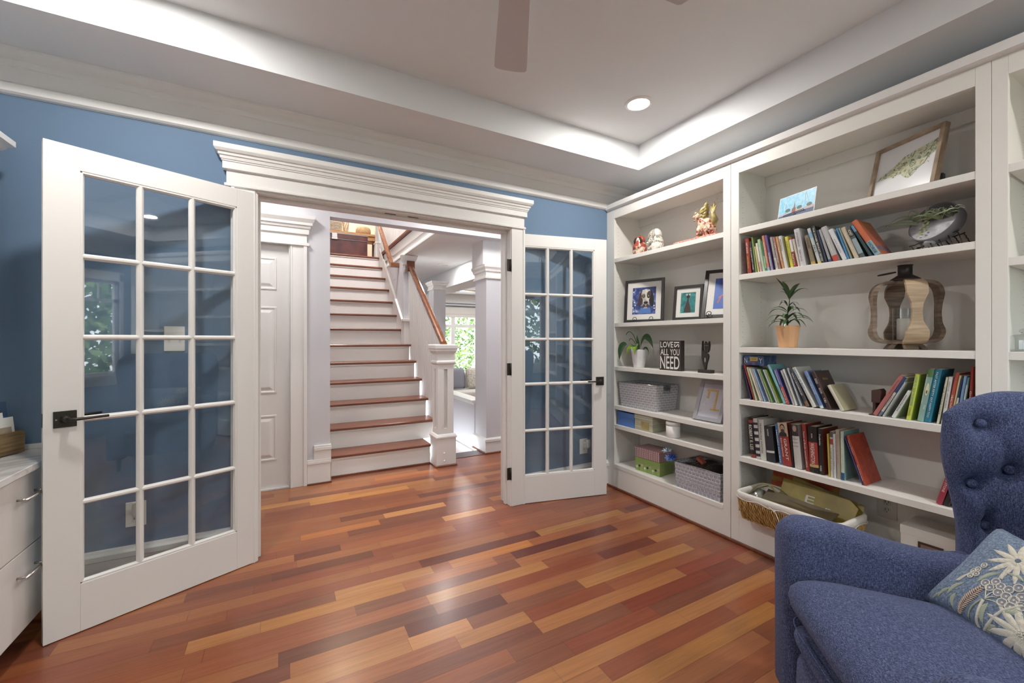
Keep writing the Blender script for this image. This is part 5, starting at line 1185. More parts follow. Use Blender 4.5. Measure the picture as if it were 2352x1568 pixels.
# woven grey basket
def weave_mat(name, c1, c2, sx, sy):
    if name in MATS: return MATS[name]
    m = D.materials.new(name); m.use_nodes = True; nt = m.node_tree; N = nt.nodes; L = nt.links; b = N['Principled BSDF']; b.inputs['Roughness'].default_value = .55
    tc = N.new('ShaderNodeTexCoord'); sp = N.new('ShaderNodeSeparateXYZ'); L.new(tc.outputs['Object'], sp.inputs[0])
    ad = N.new('ShaderNodeMath'); ad.operation = 'ADD'; L.new(sp.outputs['X'], ad.inputs[0]); L.new(sp.outputs['Y'], ad.inputs[1])
    cb = N.new('ShaderNodeCombineXYZ'); L.new(ad.outputs[0], cb.inputs['X']); L.new(sp.outputs['Z'], cb.inputs['Y'])
    br = N.new('ShaderNodeTexBrick'); br.inputs['Scale'].default_value = 1.0; br.inputs['Brick Width'].default_value = sx; br.inputs['Row Height'].default_value = sy; br.inputs['Mortar Size'].default_value = sy*.10
    br.inputs['Color1'].default_value = rgb(c1); br.inputs['Color2'].default_value = rgb(c1); br.inputs['Mortar'].default_value = rgb(c2)
    L.new(cb.outputs[0], br.inputs['Vector'])
    nz = N.new('ShaderNodeTexNoise'); nz.inputs['Scale'].default_value = 260; L.new(tc.outputs['Object'], nz.inputs['Vector'])
    mr = N.new('ShaderNodeMapRange'); mr.inputs['To Min'].default_value = .72; mr.inputs['To Max'].default_value = 1.2; L.new(nz.outputs['Fac'], mr.inputs['Value'])
    mx = N.new('ShaderNodeMixRGB'); mx.blend_type = 'MULTIPLY'; mx.inputs[0].default_value = 1; L.new(br.outputs['Color'], mx.inputs[1]); L.new(mr.outputs[0], mx.inputs[2]); L.new(mx.outputs[0], b.inputs['Base Color'])
    bp = N.new('ShaderNodeBump'); bp.inputs['Strength'].default_value = .8; bp.inputs['Distance'].default_value = .004; bp.invert = True
    L.new(br.outputs['Fac'], bp.inputs['Height']); L.new(bp.outputs['Normal'], b.inputs['Normal'])
    MATS[name] = m; return m
WG = weave_mat('grey_paper_weave', '#a9a8ab', '#dddcdd', .042, .019)
def tub(t, x0, x1, y0, y1, z0, z1, taper, m, wall=.006, notch=None, name='woven_shell'):
    """open tapered box; notch=(width, depth) in the near end wall"""
    zc = [z0, z1]
    def rc(e, z): return [(x0+e, y0+e, z), (x1-e, y0+e, z), (x1-e, y1-e, z), (x0+e, y1-e, z)]
    o_, i_ = rc(taper, z0), rc(taper+wall, z0+.006); ot, it_ = rc(0, z1), rc(wall, z1)
    b = MB(); b.poly(o_[::-1]); b.poly(i_)
    for k in range(4):
        j = (k+1) % 4
        if notch and k == 0:      # near end (low y) between corner 0 and 1
            def lp(a, c, f): return tuple(a[q]+(c[q]-a[q])*f for q in range(3))
            f0, f1 = .5-notch[0]/2, .5+notch[0]/2; g = 1-notch[1]
            for A_, B_, T0, T1 in ((o_[0], o_[1], ot[0], ot[1]), (i_[0], i_[1], it_[0], it_[1])):
                def P(fx, fz): return lp(lp(A_, B_, fx), lp(T0, T1, fx), fz)
                for u0, u1, v0, v1 in ((0, 1, 0, g), (0, f0, g, 1), (f1, 1, g, 1)): b.poly([P(u0, v0), P(u1, v0), P(u1, v1), P(u0, v1)])
            for u0, u1 in ((0, f0), (f1, 1)): b.poly([lp(ot[0], ot[1], u0), lp(ot[0], ot[1], u1), lp(it_[0], it_[1], u1), lp(it_[0], it_[1], u0)])
        else:
            b.poly([o_[k], o_[j], ot[j], ot[k]]); b.poly([i_[j], i_[k], it_[k], it_[j]]); b.poly([ot[k], ot[j], it_[j], it_[k]])
    return b.build(name, m, t)
x0 = XB+.022; ya, yb = yx(1420.5, x0), yx(1507, x0)
t = thing('woven_basket', 'light grey brick woven paper basket with a cut handle', 'basket', (x0+.12, (ya+yb)/2, .695))
tub(t, x0, x0+.245, yb, min(ya, 2.64), .6955, .897, .016, WG, notch=(.36, .34))
b = MB(); b.tube([(x0, yb, .897), (x0, min(ya, 2.64), .897)], .003, 6); b.tube([(x0+.245, yb, .897), (x0+.245, min(ya, 2.64), .897)], .003, 6); b.build('wire_rim', CHROME, t)
# grey frame with letter tiles
FRG = mat('grey_frame_wood', '#a4a2a7', .45); PAPR = mat('lilac_paper', '#c4c2c9', .8)
t, M, W = frame_at('grey box frame with a crossword of letter tiles, leaning in the narrow bookcase', 1590, XB+.045, 1655, XB+.050, .695, .285, math.radians(21), fw=.026, fm=FRG, art=None, matm=PAPR, depth=.020)
TILE = mat('letter_tile', '#d8b573', .5); s_ = .0125; k0 = 0
def tiles(word, x, z, dx, dz):
    global k0
    for i, ch in enumerate(word):
        cx_, cz_ = x+dx*i*s_, z+dz*i*s_
        b = MB().at(M); b.box(cx_-s_*.47, cx_+s_*.47, .0050, .0086, cz_-s_*.47, cz_+s_*.47); o = b.build('letter_tile', TILE, t)
        text_mesh('tile_letter', ch, LETK, o, M @ Vector((cx_, .0049, cz_)), M.to_3x3() @ Vector((1, 0, 0)), M.to_3x3() @ Vector((0, 0, 1)), s_*.5, out=.0002)
yy = .0
tiles('CAMERON', W*.30, .213, 1, 0); tiles('SETH', W*.36, .200, 0, -1); tiles('SAM', W*.36, .238, 0, -.99) if False else None
tiles('ADVENTURES', W*.30+6*s_, .200, 0, -1); tiles('GRANT', W*.30+4.2*s_, .082, 1, 0)
b = MB().at(M)
pts = [(W*.24+.010*math.cos(a*.5), .0075, .165+.016*math.sin(a*.5)) for a in range(12)]+[(W*.20, .0075, .10), (W*.22, .0075, .06)]
b.tube(pts, .0011, 5); b.tube([(W*.30+.012*math.cos(a*.6+1), .0075, .095+.030*math.sin(a*.6+1)) for a in range(11)], .0011, 5); b.build('wire_script', mat('white_wire', '#e8e6ea', .4), t)
# boxes on the low shelf
def carton(lab, x0, x1, yb, ya, z0, h, m, lid=None, lidh=.03, name='storage_box', cat='box'):
    t = thing(name, lab, cat, ((x0+x1)/2, (ya+yb)/2, z0))
    b = MB(); b.box(x0+.002, x1-.002, yb+.002, ya-.002, z0+.0005, z0+h-lidh*.5); b.build('box_body', m, t, bevel=.001)
    b = MB(); b.box(x0, x1, yb, ya, z0+h-lidh, z0+h); b.build('box_lid', lid or m, t, bevel=.001)
    return t
x0 = XB+.020
carton('cornflower blue lidded box at the far end of the low shelf', x0, x0+.2, yx(1456.5, x0), 2.64, .536, .112, mat('cornflower_card', '#5d83c4', .4), lidh=.04)
SAGE = ramp_mat('sage_basket_print', [(.4, '#a4a289'), (.5, '#bdbba2'), (.7, '#c9c7b2')], (1, 1, 60), 4, 2, .5)
yb = yx(1498.6, x0); t = carton('sage green printed box with a tan label beside the blue box', x0, x0+.22, yb, yx(1456.5, x0)-.002, .536, .120, SAGE, lidh=.035)
b = MB(); b.box(x0-.0008, x0+.001, yb+.035, yb+.115, .548, .608); b.build('tan_label', ramp_mat('tan_label_print', [(.3, '#a08f5a'), (.7, '#c2b384')], (1, 1, 1), 10), t)
X0 = XB+.055; jy = yx(1546, X0)
t = thing('storage_jar', 'round white lidded jar on the low shelf', 'jar', (X0, jy, .536))
JW = mat('matte_white_ceramic', '#e6e2de', .4)
b = MB(); b.lathe([(.044, .001), (.049, .008), (.0495, .086)], (X0, jy, .536), 32); b.build('jar_body', JW, t)
b = MB(); b.lathe([(.0500, .087), (.0505, .110), (.046, .1145), (.0, .115)], (X0, jy, .536), 32); b.build('jar_lid', JW, t)
# stacked photo boxes, turned a little
GING = None
def gingham():
    m = D.materials.new('pink_gingham'); m.use_nodes = True; nt = m.node_tree; N = nt.nodes; L = nt.links; b = N['Principled BSDF']; b.inputs['Roughness'].default_value = .5
    tc = N.new('ShaderNodeTexCoord'); sp = N.new('ShaderNodeSeparateXYZ'); L.new(tc.outputs['Object'], sp.inputs[0])
    ad = N.new('ShaderNodeMath'); ad.operation = 'ADD'; L.new(sp.outputs['X'], ad.inputs[0]); L.new(sp.outputs['Y'], ad.inputs[1])
    def stripes(src):
        a = N.new('ShaderNodeMath'); a.operation = 'MULTIPLY'; a.inputs[1].default_value = 420; L.new(src, a.inputs[0])
        s = N.new('ShaderNodeMath'); s.operation = 'SINE'; L.new(a.outputs[0], s.inputs[0])
        g = N.new('ShaderNodeMath'); g.operation = 'GREATER_THAN'; g.inputs[1].default_value = .25; L.new(s.outputs[0], g.inputs[0]); return g.outputs[0]
    s1, s2 = stripes(ad.outputs[0]), stripes(sp.outputs['Z'])
    m1 = N.new('ShaderNodeMixRGB'); m1.inputs[1].default_value = rgb('#dcc3c0'); m1.inputs[2].default_value = rgb('#b58a8d'); L.new(s1, m1.inputs[0])
    m2 = N.new('ShaderNodeMixRGB'); m2.inputs[2].default_value = rgb('#7d4f5a'); ml = N.new('ShaderNodeMath'); ml.operation = 'MULTIPLY'; L.new(s1, ml.inputs[0]); L.new(s2, ml.inputs[1]); L.new(ml.outputs[0], m2.inputs[0]); L.new(m1.outputs[0], m2.inputs[1])
    m3 = N.new('ShaderNodeMixRGB'); m3.blend_type = 'MULTIPLY'; m3.inputs[0].default_value = .25; m3.inputs[2].default_value = rgb('#b58a8d'); L.new(m2.outputs[0], m3.inputs[1]); L.new(m3.outputs[0], b.inputs['Base Color'])
    return m
GING = gingham(); GRB = mat('meadow_green_card', '#93ab62', .45)
c1 = Vector((2.476, 2.462)); c2 = Vector((2.497, 2.23)); u = (c2-c1).normalized(); n_ = Vector((-u.y, u.x)); L1 = (c2-c1).length
Mx2 = Matrix(((u.x, n_.x, 0, c1.x), (u.y, n_.y, 0, c1.y), (0, 0, 1, .2045), (0, 0, 0, 1)))
t = thing('photo_box', 'green box printed with a row of flowers, under the gingham box', 'box', (2.56, 2.35, .204), group=None)
b = MB().at(Mx2); b.box(.002, L1-.002, .002, .168, 0, .075); b.build('box_body', GRB, t, bevel=.001)
b = MB().at(Mx2); b.box(0, L1, 0, .170, .070, .104); b.build('box_lid', GRB, t, bevel=.001)
rnd = random.Random(4)
for i in range(9):
    cx_ = .016+i*(L1-.03)/8; cz_ = .030+.010*(i % 3); m_ = [cmat('#d9dccb'), cmat('#3c3b3a'), cmat('#d3a8a0')][i % 3 if i != 5 else 2]
    b = MB().at(Mx2)
    for k in range(5): b.prism(ell(cx_+.006*math.cos(k*1.257), cz_+.006*math.sin(k*1.257), .0042, .0042, 8), 'y', .0018, .0013)
    b.prism(ell(cx_, cz_, .0025, .0025, 8), 'y', .0012, .0008, ); b.prism([(cx_-.0006, .005), (cx_+.0006, .005), (cx_+.0006, cz_), (cx_-.0006, cz_)], 'y', .0018, .0014); b.build('printed_flower', m_, t)
t = thing('photo_box', 'pink gingham box on top of the green flowered box', 'box', (2.56, 2.35, .309))
b = MB().at(Mx2); b.box(.001, L1-.004, .002, .165, .1055, .178); b.build('box_body', GING, t, bevel=.001)
b = MB().at(Mx2); b.box(.0, L1-.003, .001, .166, .160, .184); b.build('box_lid', GING, t, bevel=.001)
# silver woven basket with contents and the feather pompom
WS = weave_mat('silver_band_weave', '#a8a9b1', '#e0e1e7', .030, .024)
x0 = XB+.006; ya, yb = 2.045, 1.69
t = thing('woven_basket', 'silver basket of wide woven bands filled with dark bags', 'basket', (x0+.13, (ya+yb)/2, .204))
tub(t, x0, x0+.27, yb, ya, .2045, .385, .008, WS)
b = MB(); rnd = random.Random(9)
for r_ in range(6):      # raised chevron bands on the front face
    for c_ in range(13):
        yy = ya-.018-c_*.027-(r_ % 2)*.013; zz = .222+r_*.028
        if yy < yb+.02: continue
        xx = x0-.001+.008*(1-(zz-.2045)/.18)
        b.hexa([(xx-.0005, yy+.011, zz), (xx-.0005, yy-.011, zz+.006), (xx+.001, yy-.011, zz+.006), (xx+.001, yy+.011, zz), (xx-.004, yy+.009, zz+.014), (xx-.004, yy-.010, zz+.020), (xx+.0, yy-.010, zz+.020), (xx+.0, yy+.009, zz+.014)])
b.build('raised_weave', mat('silver_ribbon', '#c3c5cd', .5, .5, .0), t)
b = MB(); b.tube([(x0, yb, .386), (x0, ya, .386), (x0+.27, ya, .386), (x0+.27, yb, .386)], .0032, 6); b.build('wire_rim', CHROME, t)
b = MB(); b.grid(lambda u, v: (x0+.012+u*.245, yb+.010+v*(ya-yb-.02), .355+.055*math.sin(PI*u)*math.sin(PI*min(1, v*1.15))+.012*math.sin(v*19+u*7)), 14, 22)
o = b.build('black_bag', ramp_mat('black_glossy_bag', [(.4, '#1f1d1c'), (.65, '#3a3733')], nscale=10, rough=.22, coat=.5, bump=.3)); tag(o, 'crumpled shiny black bag in the silver basket', 'bag')
b = MB(); b.at(Matrix.Translation((x0+.09, 1.90, .405)) @ Matrix.Rotation(.5, 4, 'X')); b.box(-.02, .02, -.03, .03, -.004, .016); o = b.build('orange_packet', cmat('#a4472c'), bevel=.004); tag(o, 'small orange packet on the black bag in the silver basket', 'packet')
t = thing('feather_pompom', 'fluffy blue and white feather tuft at the corner of the silver basket', 'pompom', (x0+.01, 2.075, .39))
rnd = random.Random(21)
for nm, m_, c0_, ax in (('white_tuft', mat('white_feather', '#c9d6e4', .8), (x0+.004, 2.110, .435), Vector((0, .5, .8))), ('blue_tuft', mat('blue_feather', '#2c4698', .8), (x0+.004, 2.075, .405), Vector((-.1, -.4, .3))), ('light_blue_tuft', mat('light_blue_feather', '#7ea3d8', .8), (x0+.0, 2.085, .400), Vector((-.1, .1, -.8)))):
    b = MB()
    for i in range(150):
        d = (Vector((rnd.uniform(-1, 1), rnd.uniform(-1, 1), rnd.uniform(-1, 1))).normalized()+ax*.9).normalized(); L_ = rnd.uniform(.022, .046); c_ = Vector(c0_)
        sd = d.orthogonal().normalized()*.0013
        b.poly([c_-sd, c_+d*L_*.6-sd*1.5, c_+d*L_, c_+d*L_*.6+sd*1.5])
    o = b.build(nm, m_, t); o['kind'] = 'stuff'

# ================================================================== SHELF OBJECTS, middle bookcase
# postcard on its tiny easel
SKY = ramp_mat('postcard_sky', [(.4, '#78b8d4'), (.6, '#92c8dd')], nscale=60, rough=.4)
t, M, W = frame_at('small light blue harbour skyline postcard on the top shelf', 1784, XB+.10, 1868, XB+.055, 1.922, .150, math.radians(10), fw=0, matm=cmat('#e8e8ea'), depth=.003, name='postcard', cat='postcard')
def pp(name, pts, c, k=1): patch(M, t, name, pts, (cmat(c) if isinstance(c, str) else c), .0012-.0003*k)
e = .004; hh = .150
pp('printed_sky', [(e, e), (W-e, e), (W-e, hh-e), (e, hh-e)], SKY)
pp('printed_water', [(e, e), (W-e, e), (W-e, .045), (e, .040)], '#46577c', 2)
pp('printed_town', [(e, .042), (W*.2, .050), (W*.35, .046), (W*.5, .056), (W*.7, .050), (W*.85, .058), (W-e, .054), (W-e, .040), (e, .036)], '#b9a2a2', 3)
pp('printed_church', [(W*.40, .042), (W*.50, .042), (W*.50, .066), (W*.47, .070), (W*.455, .105), (W*.44, .070), (W*.40, .064)], '#9c4b3c', 4)
for a in (.28, .6, .86): pp('printed_tree', ell(W*a, .062, W*.07, .010), '#4f6a5a', 4)
for a, h_ in ((.18, .05), (.72, .075)):
    pp('printed_sail', [(W*a, .07), (W*a+.002, .07), (W*a+.002, .07+h_), (W*a, .07+h_)], '#e6eef2', 5); pp('printed_sail', [(W*a+.002, .07+h_), (W*a+.026, .078), (W*a+.026, .076), (W*a+.002, .07+h_-.004)], '#e6eef2', 5)
b = MB().at(M); b.tube([(W*.2, -.006, .028), (W*.2, -.006, .034), (W*.75, -.006, .040), (W*.75, -.006, .030)], .0016, 6); b.tube([(W*.5, -.006, .038), (W*.5, -.006, .0), (W*.5, .03, .0)], .0016, 6)
o = b.build('card_stand', BLACKM); tag(o, 'thin dark wire stand holding the skyline postcard', 'stand')
# framed botanical map print
t, M, W = frame_at('weathered wood frame with a botanical print shaped like a state map', 1986.5, XB+.205, 2143, XB+.090, 1.922, .300, math.radians(13), fw=.018, fm=ramp_mat('weathered_frame', [(.3, '#8b7762'), (.55, '#a8937c'), (.75, '#bda993')], (3, 3, 3), 6, 6, .6, bump=.3), matm=mat('print_paper', '#e6e5e6', .18, .5, coat=.6), depth=.028)
MAP = ramp_mat('botanical_fill', [(.32, '#5e7358'), (.45, '#a9b08c'), (.52, '#dcdcc8'), (.62, '#c2bf8c'), (.75, '#77866b')], nscale=45, detail=4, rough=.6, distort=1.5)
mp_ = [(.06, .43), (.16, .50), (.27, .55), (.38, .63), (.46, .70), (.60, .73), (.76, .76), (.92, .80), (.955, .74), (.945, .66), (.90, .60), (.84, .57), (.80, .50), (.74, .44), (.69, .40), (.64, .33), (.58, .30), (.53, .33), (.49, .37), (.45, .42), (.38, .42), (.35, .39), (.30, .42), (.24, .43), (.15, .425)]
hh = .300
patch(M, t, 'printed_map', [(p[0]*W, p[1]*hh) for p in mp_], MAP, .0118)
rnd = random.Random(5)
for i in range(26):
    a = rnd.uniform(.22, .86); f = rnd.uniform(.2, .8); lo = .42 if a < .45 else .36; hi = .52+.26*(a-.2); cz_ = lo+(hi-lo)*f
    patch(M, t, 'printed_leaf', ell(a*W, cz_*hh, .0055, .0017, 8, rnd.uniform(0, 3)), [cmat('#41584a'), cmat('#b98b5e'), cmat('#6f8a6f'), cmat('#c9c27e')][i % 4], .0112-.0002*(i % 3))
Xk = XBK-.075; ka, kb = yx(2166, Xk), yx(2140, Xk)
o = MB().box(Xk, Xk+.03, ka, kb+.02, 1.9225, on_x(2150, 400, Xk).z).build('black_block', mat('black_block_paint', '#3c3b3e', .5), bevel=.001); tag(o, 'small black block behind the right edge of the map print', 'block')
# zinc planter with air plants
Xc = XB+.120; pc = Vector((Xc, yx(2152, Xc), 1.760))
ZINC = ramp_mat('galvanised_zinc', [(.35, '#8b8b8f'), (.55, '#adadb1'), (.75, '#c2c2c6')], nscale=30, detail=3, rough=.55, spec=.5); MATS['galvanised_zinc'].node_tree.nodes['Principled BSDF'].inputs['Metallic'].default_value = .15
t = thing('air_plant_planter', 'round tilted zinc planter filled with air plants on twisted wire legs', 'planter', (pc.x, pc.y, 1.641))
ax = Vector((-.86, .30, .42)).normalized(); ux = ax.cross(Vector((0, 0, 1))).normalized(); vx = ux.cross(ax).normalized()
# ux points along the shelf, vx up the face
if ux.y > 0: ux = -ux
Mp = Matrix(((ux.x, vx.x, ax.x, pc.x), (ux.y, vx.y, ax.y, pc.y), (ux.z, vx.z, ax.z, pc.z), (0, 0, 0, 1)))
if vx.z < 0: Mp = Matrix(((ux.x, -vx.x, ax.x, pc.x), (ux.y, -vx.y, ax.y, pc.y), (ux.z, -vx.z, ax.z, pc.z), (0, 0, 0, 1)))
RP = .093
b = MB().at(Mp); b.lathe([(0, -.026), (RP*.96, -.026), (RP, -.020), (RP, .026), (RP*.975, .028), (RP*.95, .026), (RP*.95, -.018), (0, -.018)], n=48); b.build('drum', mat('dark_zinc', '#77757a', .5, .5, .3), t)
b = MB().at(Mp); b.prism([(RP*.955*math.cos(a), RP*.955*math.sin(a)) for a in [math.radians(170+i*200/24) for i in range(25)]], 'z', .0205, .0235); b.build('front_plate', ZINC, t)
b = MB().at(Mp); b.prism([(RP*.94*math.cos(a), RP*.94*math.sin(a)) for a in [math.radians(168+i*204/24) for i in range(25)]], 'z', -.016, .018); b.build('soil', mat('dark_moss', '#34382a', .95), t)
AIR = mat('air_plant_leaf', '#7d866f', .6); AIRL = mat('pale_air_plant_leaf', '#aab98a', .6); SUC = mat('succulent_bead', '#b4bf85', .5)
rnd = random.Random(3)
def air(cx_, n, spread, L_, m_, wv, name, seed):
    r_ = random.Random(seed)
    for i in range(n):
        a = -spread+2*spread*i/(n-1)+r_.uniform(-.12, .12); L2 = L_*r_.uniform(.65, 1.1); o_ = .02+r_.uniform(-.01, .03)
        b = MB().at(Mp); leaf(b, [(cx_, .0, .012), (cx_+math.sin(a)*L2*.35, math.cos(a)*L2*.65, .02+o_), (cx_+math.sin(a)*L2*.85, math.cos(a)*L2*.55, .03+o_*1.5), (cx_+math.sin(a)*L2*1.25, math.cos(a)*L2*.05, .03+o_)], wv, n=9, belly=.55)
        b.build(name, m_, t)
air(-.045, 13, 1.45, .140, AIR, .0055, 'air_plant_leaf', 1)
air(.030, 13, 1.3, .075, AIRL, .0050, 'pale_air_plant_leaf', 2)
air(.066, 9, 1.2, .070, AIR, .0038, 'air_plant_leaf', 6)
for i in range(16):
    b = MB().at(Mp); b.sph((-.022+.012*math.sin(i*2.4), .004-.0048*i, .030+.004*math.cos(i*1.7)), .0052, .0036, .0036, 8, 6); b.build('succulent_bead', SUC, t)
for i in range(6):
    for s in (-1, 1):
        y_ = pc.y+.075-i*.030; x_ = pc.x+s*.040
        pts = []
        for k in range(14):
            f = k/13; z_s = 1.672+.007*i; pts.append((x_+s*.028*f+.0012*math.cos(k*2.2), y_+.0012*math.sin(k*2.2)-.022*f, z_s+(1.6435-z_s)*f))
        b = MB(); b.tube(pts, .0022, 6); b.build('wire_leg', BLACKM, t)
b = MB()
for s in (-1, 1): b.tube([(pc.x+s*.040+.0012*math.cos(k*1.9), pc.y+.08-.0066*k, 1.671+.0016*k+.0012*math.sin(k*1.9)) for k in range(25)], .003, 6)
b.build('wire_cradle', BLACKM, t)
b = MB(); b.at(Mp); b.tube([(0, -RP*.97, 0), (0, -RP*.97-.012, 0)], .02, 12); b.build('foot_ring', ZINC, t)
# dracaena in terracotta pot
X0 = XB+.085; py_ = yx(1809.5, X0); z0 = 1.199
t = thing('potted_dracaena', 'slender green dracaena in a faceted terracotta coloured pot', 'plant', (X0, py_, z0))
TER = mat('terracotta_wood_pot', '#d8a87c', .6)
b = MB(); b.rings([[(X0+r*math.cos(2*PI*i/12+.1), py_+r*math.sin(2*PI*i/12+.1), z0+z) for i in range(12)] for r, z in ((.044, .001), (.059, .126), (.055, .126), (.051, .112), (0, .112))]); b.build('pot', TER, t)
b = MB(); b.lathe([(.050, .113), (0, .116)], (X0, py_, z0), 16, cap=False); b.build('soil', SOIL, t)
b = MB(); b.tube([(X0, py_, z0+.11), (X0-.004, py_+.004, z0+.17), (X0, py_-.006, z0+.23), (X0-.003, py_-.012, z0+.30)], [.004, .0035, .003, .002], 7); b.build('stem', GREEND, t)
rnd = random.Random(12)
def dl(base_z, ang, L_, droop, wv, off=0):
    cx_, cy_ = math.cos(ang), math.sin(ang); b = MB(); bx, by, bz = X0, py_+off, z0+base_z
    ex = min(L_, .125) if cx_ > .2 else L_
    leaf(b, [(bx, by, bz), (bx+cx_*ex*.35, by+cy_*L_*.35, bz+L_*.35*(1-droop)+.025), (bx+cx_*ex*.75, by+cy_*L_*.75, bz+L_*.5*(1-droop)+.02), (bx+cx_*ex, by+cy_*L_, bz+L_*(.55-droop))], wv, n=10, belly=.8)
    b.build('leaf', GREEN if rnd.random() < .7 else GREEND, t)
for bz, n, L_, dr, wv in ((.135, 7, .115, .75, .011), (.165, 6, .115, .60, .011), (.195, 5, .11, .55, .010), (.235, 4, .06, .4, .006)):
    for i in range(n): dl(bz+rnd.uniform(-.01, .01), i*2*PI/n+bz*20+rnd.uniform(-.25, .25), L_*rnd.uniform(.85, 1.15), dr+rnd.uniform(-.1, .1), wv, 0)
for a, L_, dr, wv in ((PI/2, .05, -.9, .012), (-PI/2, .10, .08, .013), (-PI/2-.4, .08, -.5, .015), (PI/2+.3, .045, -.5, .010), (PI, .07, -.9, .013), (0, .05, -.8, .012), (PI/2-.2, .085, -1.1, .010)): dl(.272, a, L_, dr, wv, -.008)
# wooden lantern with candle
def catm(P, n):
    out = []; Q = [P[0]*2-P[1]]+P+[P[-1]*2-P[-2]]
    for i in range(1, len(Q)-2):
        for k in range(n):
            t_ = k/n; a, b_, c, d = Q[i-1], Q[i], Q[i+1], Q[i+2]
            out.append(.5*((2*b_)+(-a+c)*t_+(2*a-5*b_+4*c-d)*t_*t_+(-a+3*b_-3*c+d)*t_**3))
    return out+[P[-1]]
LX = XB+.128; ly = yx(2079, LX); z0 = 1.199
t = thing('wooden_lantern', 'large lantern of curved carved wood staves with a dark metal top', 'lantern', (LX, ly, z0))
LW = ramp_mat('aged_lantern_wood', [(.25, '#57483c'), (.5, '#7c6a5a'), (.75, '#9e8a76')], (2, 2, 22), 3.5, 6, .55, .4, .25)
LWL = ramp_mat('pale_lantern_wood', [(.25, '#8e785f'), (.5, '#ab9377'), (.75, '#c2ac8f')], (2, 2, 22), 3.5, 6, .5, .4, .25)
prof = [Vector(q) for q in ((.035, .316), (.062, .316), (.092, .307), (.110, .288), (.118, .255), (.116, .21), (.114, .17), (.116, .12), (.121, .090), (.113, .058), (.094, .041), (.064, .035), (.035, .035))]
prof = catm(prof, 4); HWZ = [(.0, .036), (.055, .040), (.085, .039), (.105, .029), (.130, .020), (.170, .017), (.210, .020), (.235, .029), (.255, .037), (.285, .038), (.32, .033)]
def hwz(z):
    for (a_, b_), (c_, d_) in zip(HWZ[:-1], HWZ[1:]):
        if z <= c_: return b_+(d_-b_)*(z-a_)/(c_-a_)
    return .046
va = math.atan2(-ly, -LX)      # direction of the room
SA = (va+.34, va+PI/2+.30, va+PI+.34, va-PI/2+.30)
for k, a in enumerate(SA):
    cs, sn = math.cos(a), math.sin(a); R = []; n = len(prof)
    for i, (r, z) in enumerate(prof):
        p0 = prof[max(i-1, 0)]; p1 = prof[min(i+1, n-1)]; d = Vector((p1[0]-p0[0], p1[1]-p0[1])).normalized(); nn = Vector((d.y, -d.x))
        hw = hwz(z)*min(1, .62+.38*(r-.035)/.06) if r < .095 else hwz(z)
        th = .0075
        o1 = (r-nn.x*th, z-nn.y*th); o2 = (r+nn.x*th, z+nn.y*th)
        pt = lambda rr, zz, s: (LX+rr*cs-s*hw*sn, ly+rr*sn+s*hw*cs, z0+zz)
        R.append([pt(o1[0], o1[1], -1), pt(o1[0], o1[1], 1), pt(o2[0], o2[1], 1), pt(o2[0], o2[1], -1)])
    b = MB(); b.rings(R); b.build('stave', LWL if k == 0 else LW, t)
for a in SA:
    a += 0; b = MB(); cs, sn = math.cos(a), math.sin(a); R = []
    for r, z, hw in ((.036, .036, .022), (.050, .022, .026), (.066, .0015, .024)): R.append([(LX+(r-.014)*cs-s*hw*sn, ly+(r-.014)*sn+s*hw*cs, z0+z) for s in (-1, 1)]+[(LX+(r+.010)*cs-s*hw*sn, ly+(r+.010)*sn+s*hw*cs, z0+z) for s in (1, -1)])
    b.rings(R); b.build('foot', LW, t, bevel=.002)
b = MB(); b.lathe([(.0, .028), (.062, .028), (.062, .042), (.0, .042)], (LX, ly, z0), 28, smooth=False); b.build('base_disc', LW, t)
b = MB(); b.lathe([(.0, .306), (.048, .306), (.048, .326), (.0, .326)], (LX, ly, z0), 28, smooth=False); b.build('top_disc', LW, t)
b = MB(); b.lathe([(.056, .322), (.054, .330), (.032, .346), (.026, .350), (.026, .392), (.0285, .393), (.0285, .396), (.024, .396), (.024, .36)], (LX, ly, z0), 32); b.build('metal_cap', BLACKM, t)
b = MB(); rr = .045; hc = (LX-.0, ly+.028, z0+.374)
b.tube([(hc[0]+.030*math.cos(a), hc[1]+rr*.9-rr*1.0*math.cos(PI-a)*1.0-.0, hc[2]-.010+.002*math.sin(a)) for a in [i*2*PI/26 for i in range(27)]], .0028, 7); b.build('ring_handle', BLACKM, t)
CG = glass_mat('candle_glass', '#f2f4f4', 1.5)
b = MB(); b.lathe([(.040, .044), (.040, .195)], (LX+.004, ly+.006, z0), 32, cap=False); b.build('glass_cylinder', CG, t)
b = MB(); b.lathe([(0, .046), (.025, .046), (.025, .142), (.022, .146), (0, .144)], (LX+.004, ly+.006, z0), 24); o = b.build('pillar_candle', mat('ivory_wax', '#efeae0', .5)); tag(o, 'white pillar candle in a glass inside the wooden lantern', 'candle')
# wicker basket with liner
x0, x1, yb, ya, z0, z1 = 2.318, 2.60, .985, 1.515, .2045, .362
t = thing('wicker_basket', 'long honey wicker basket with a white cloth liner, overhanging the lowest shelf', 'basket', ((x0+x1)/2, (ya+yb)/2, z0))
def rr_(e, z, rad=.045, n=5, top=0):
    pts = []; X0_, X1_, Y0_, Y1_ = x0-e, x1+e, yb-e, ya+e; rad_ = max(.01, rad+e)
    for cx_, cy_, a0 in ((X1_-rad_, Y1_-rad_, 0), (X0_+rad_, Y1_-rad_, 90), (X0_+rad_, Y0_+rad_, 180), (X1_-rad_, Y0_+rad_, 270)):
        for k in range(n+1): a = math.radians(a0+90*k/n); pts.append((cx_+rad_*math.cos(a), cy_+rad_*math.sin(a), z))
    return pts
WICK = ramp_mat('wicker', [(.3, '#866639'), (.5, '#bb9558'), (.7, '#d8b77c')], (40, 40, 6), 3, 4, .6, .3, .8)
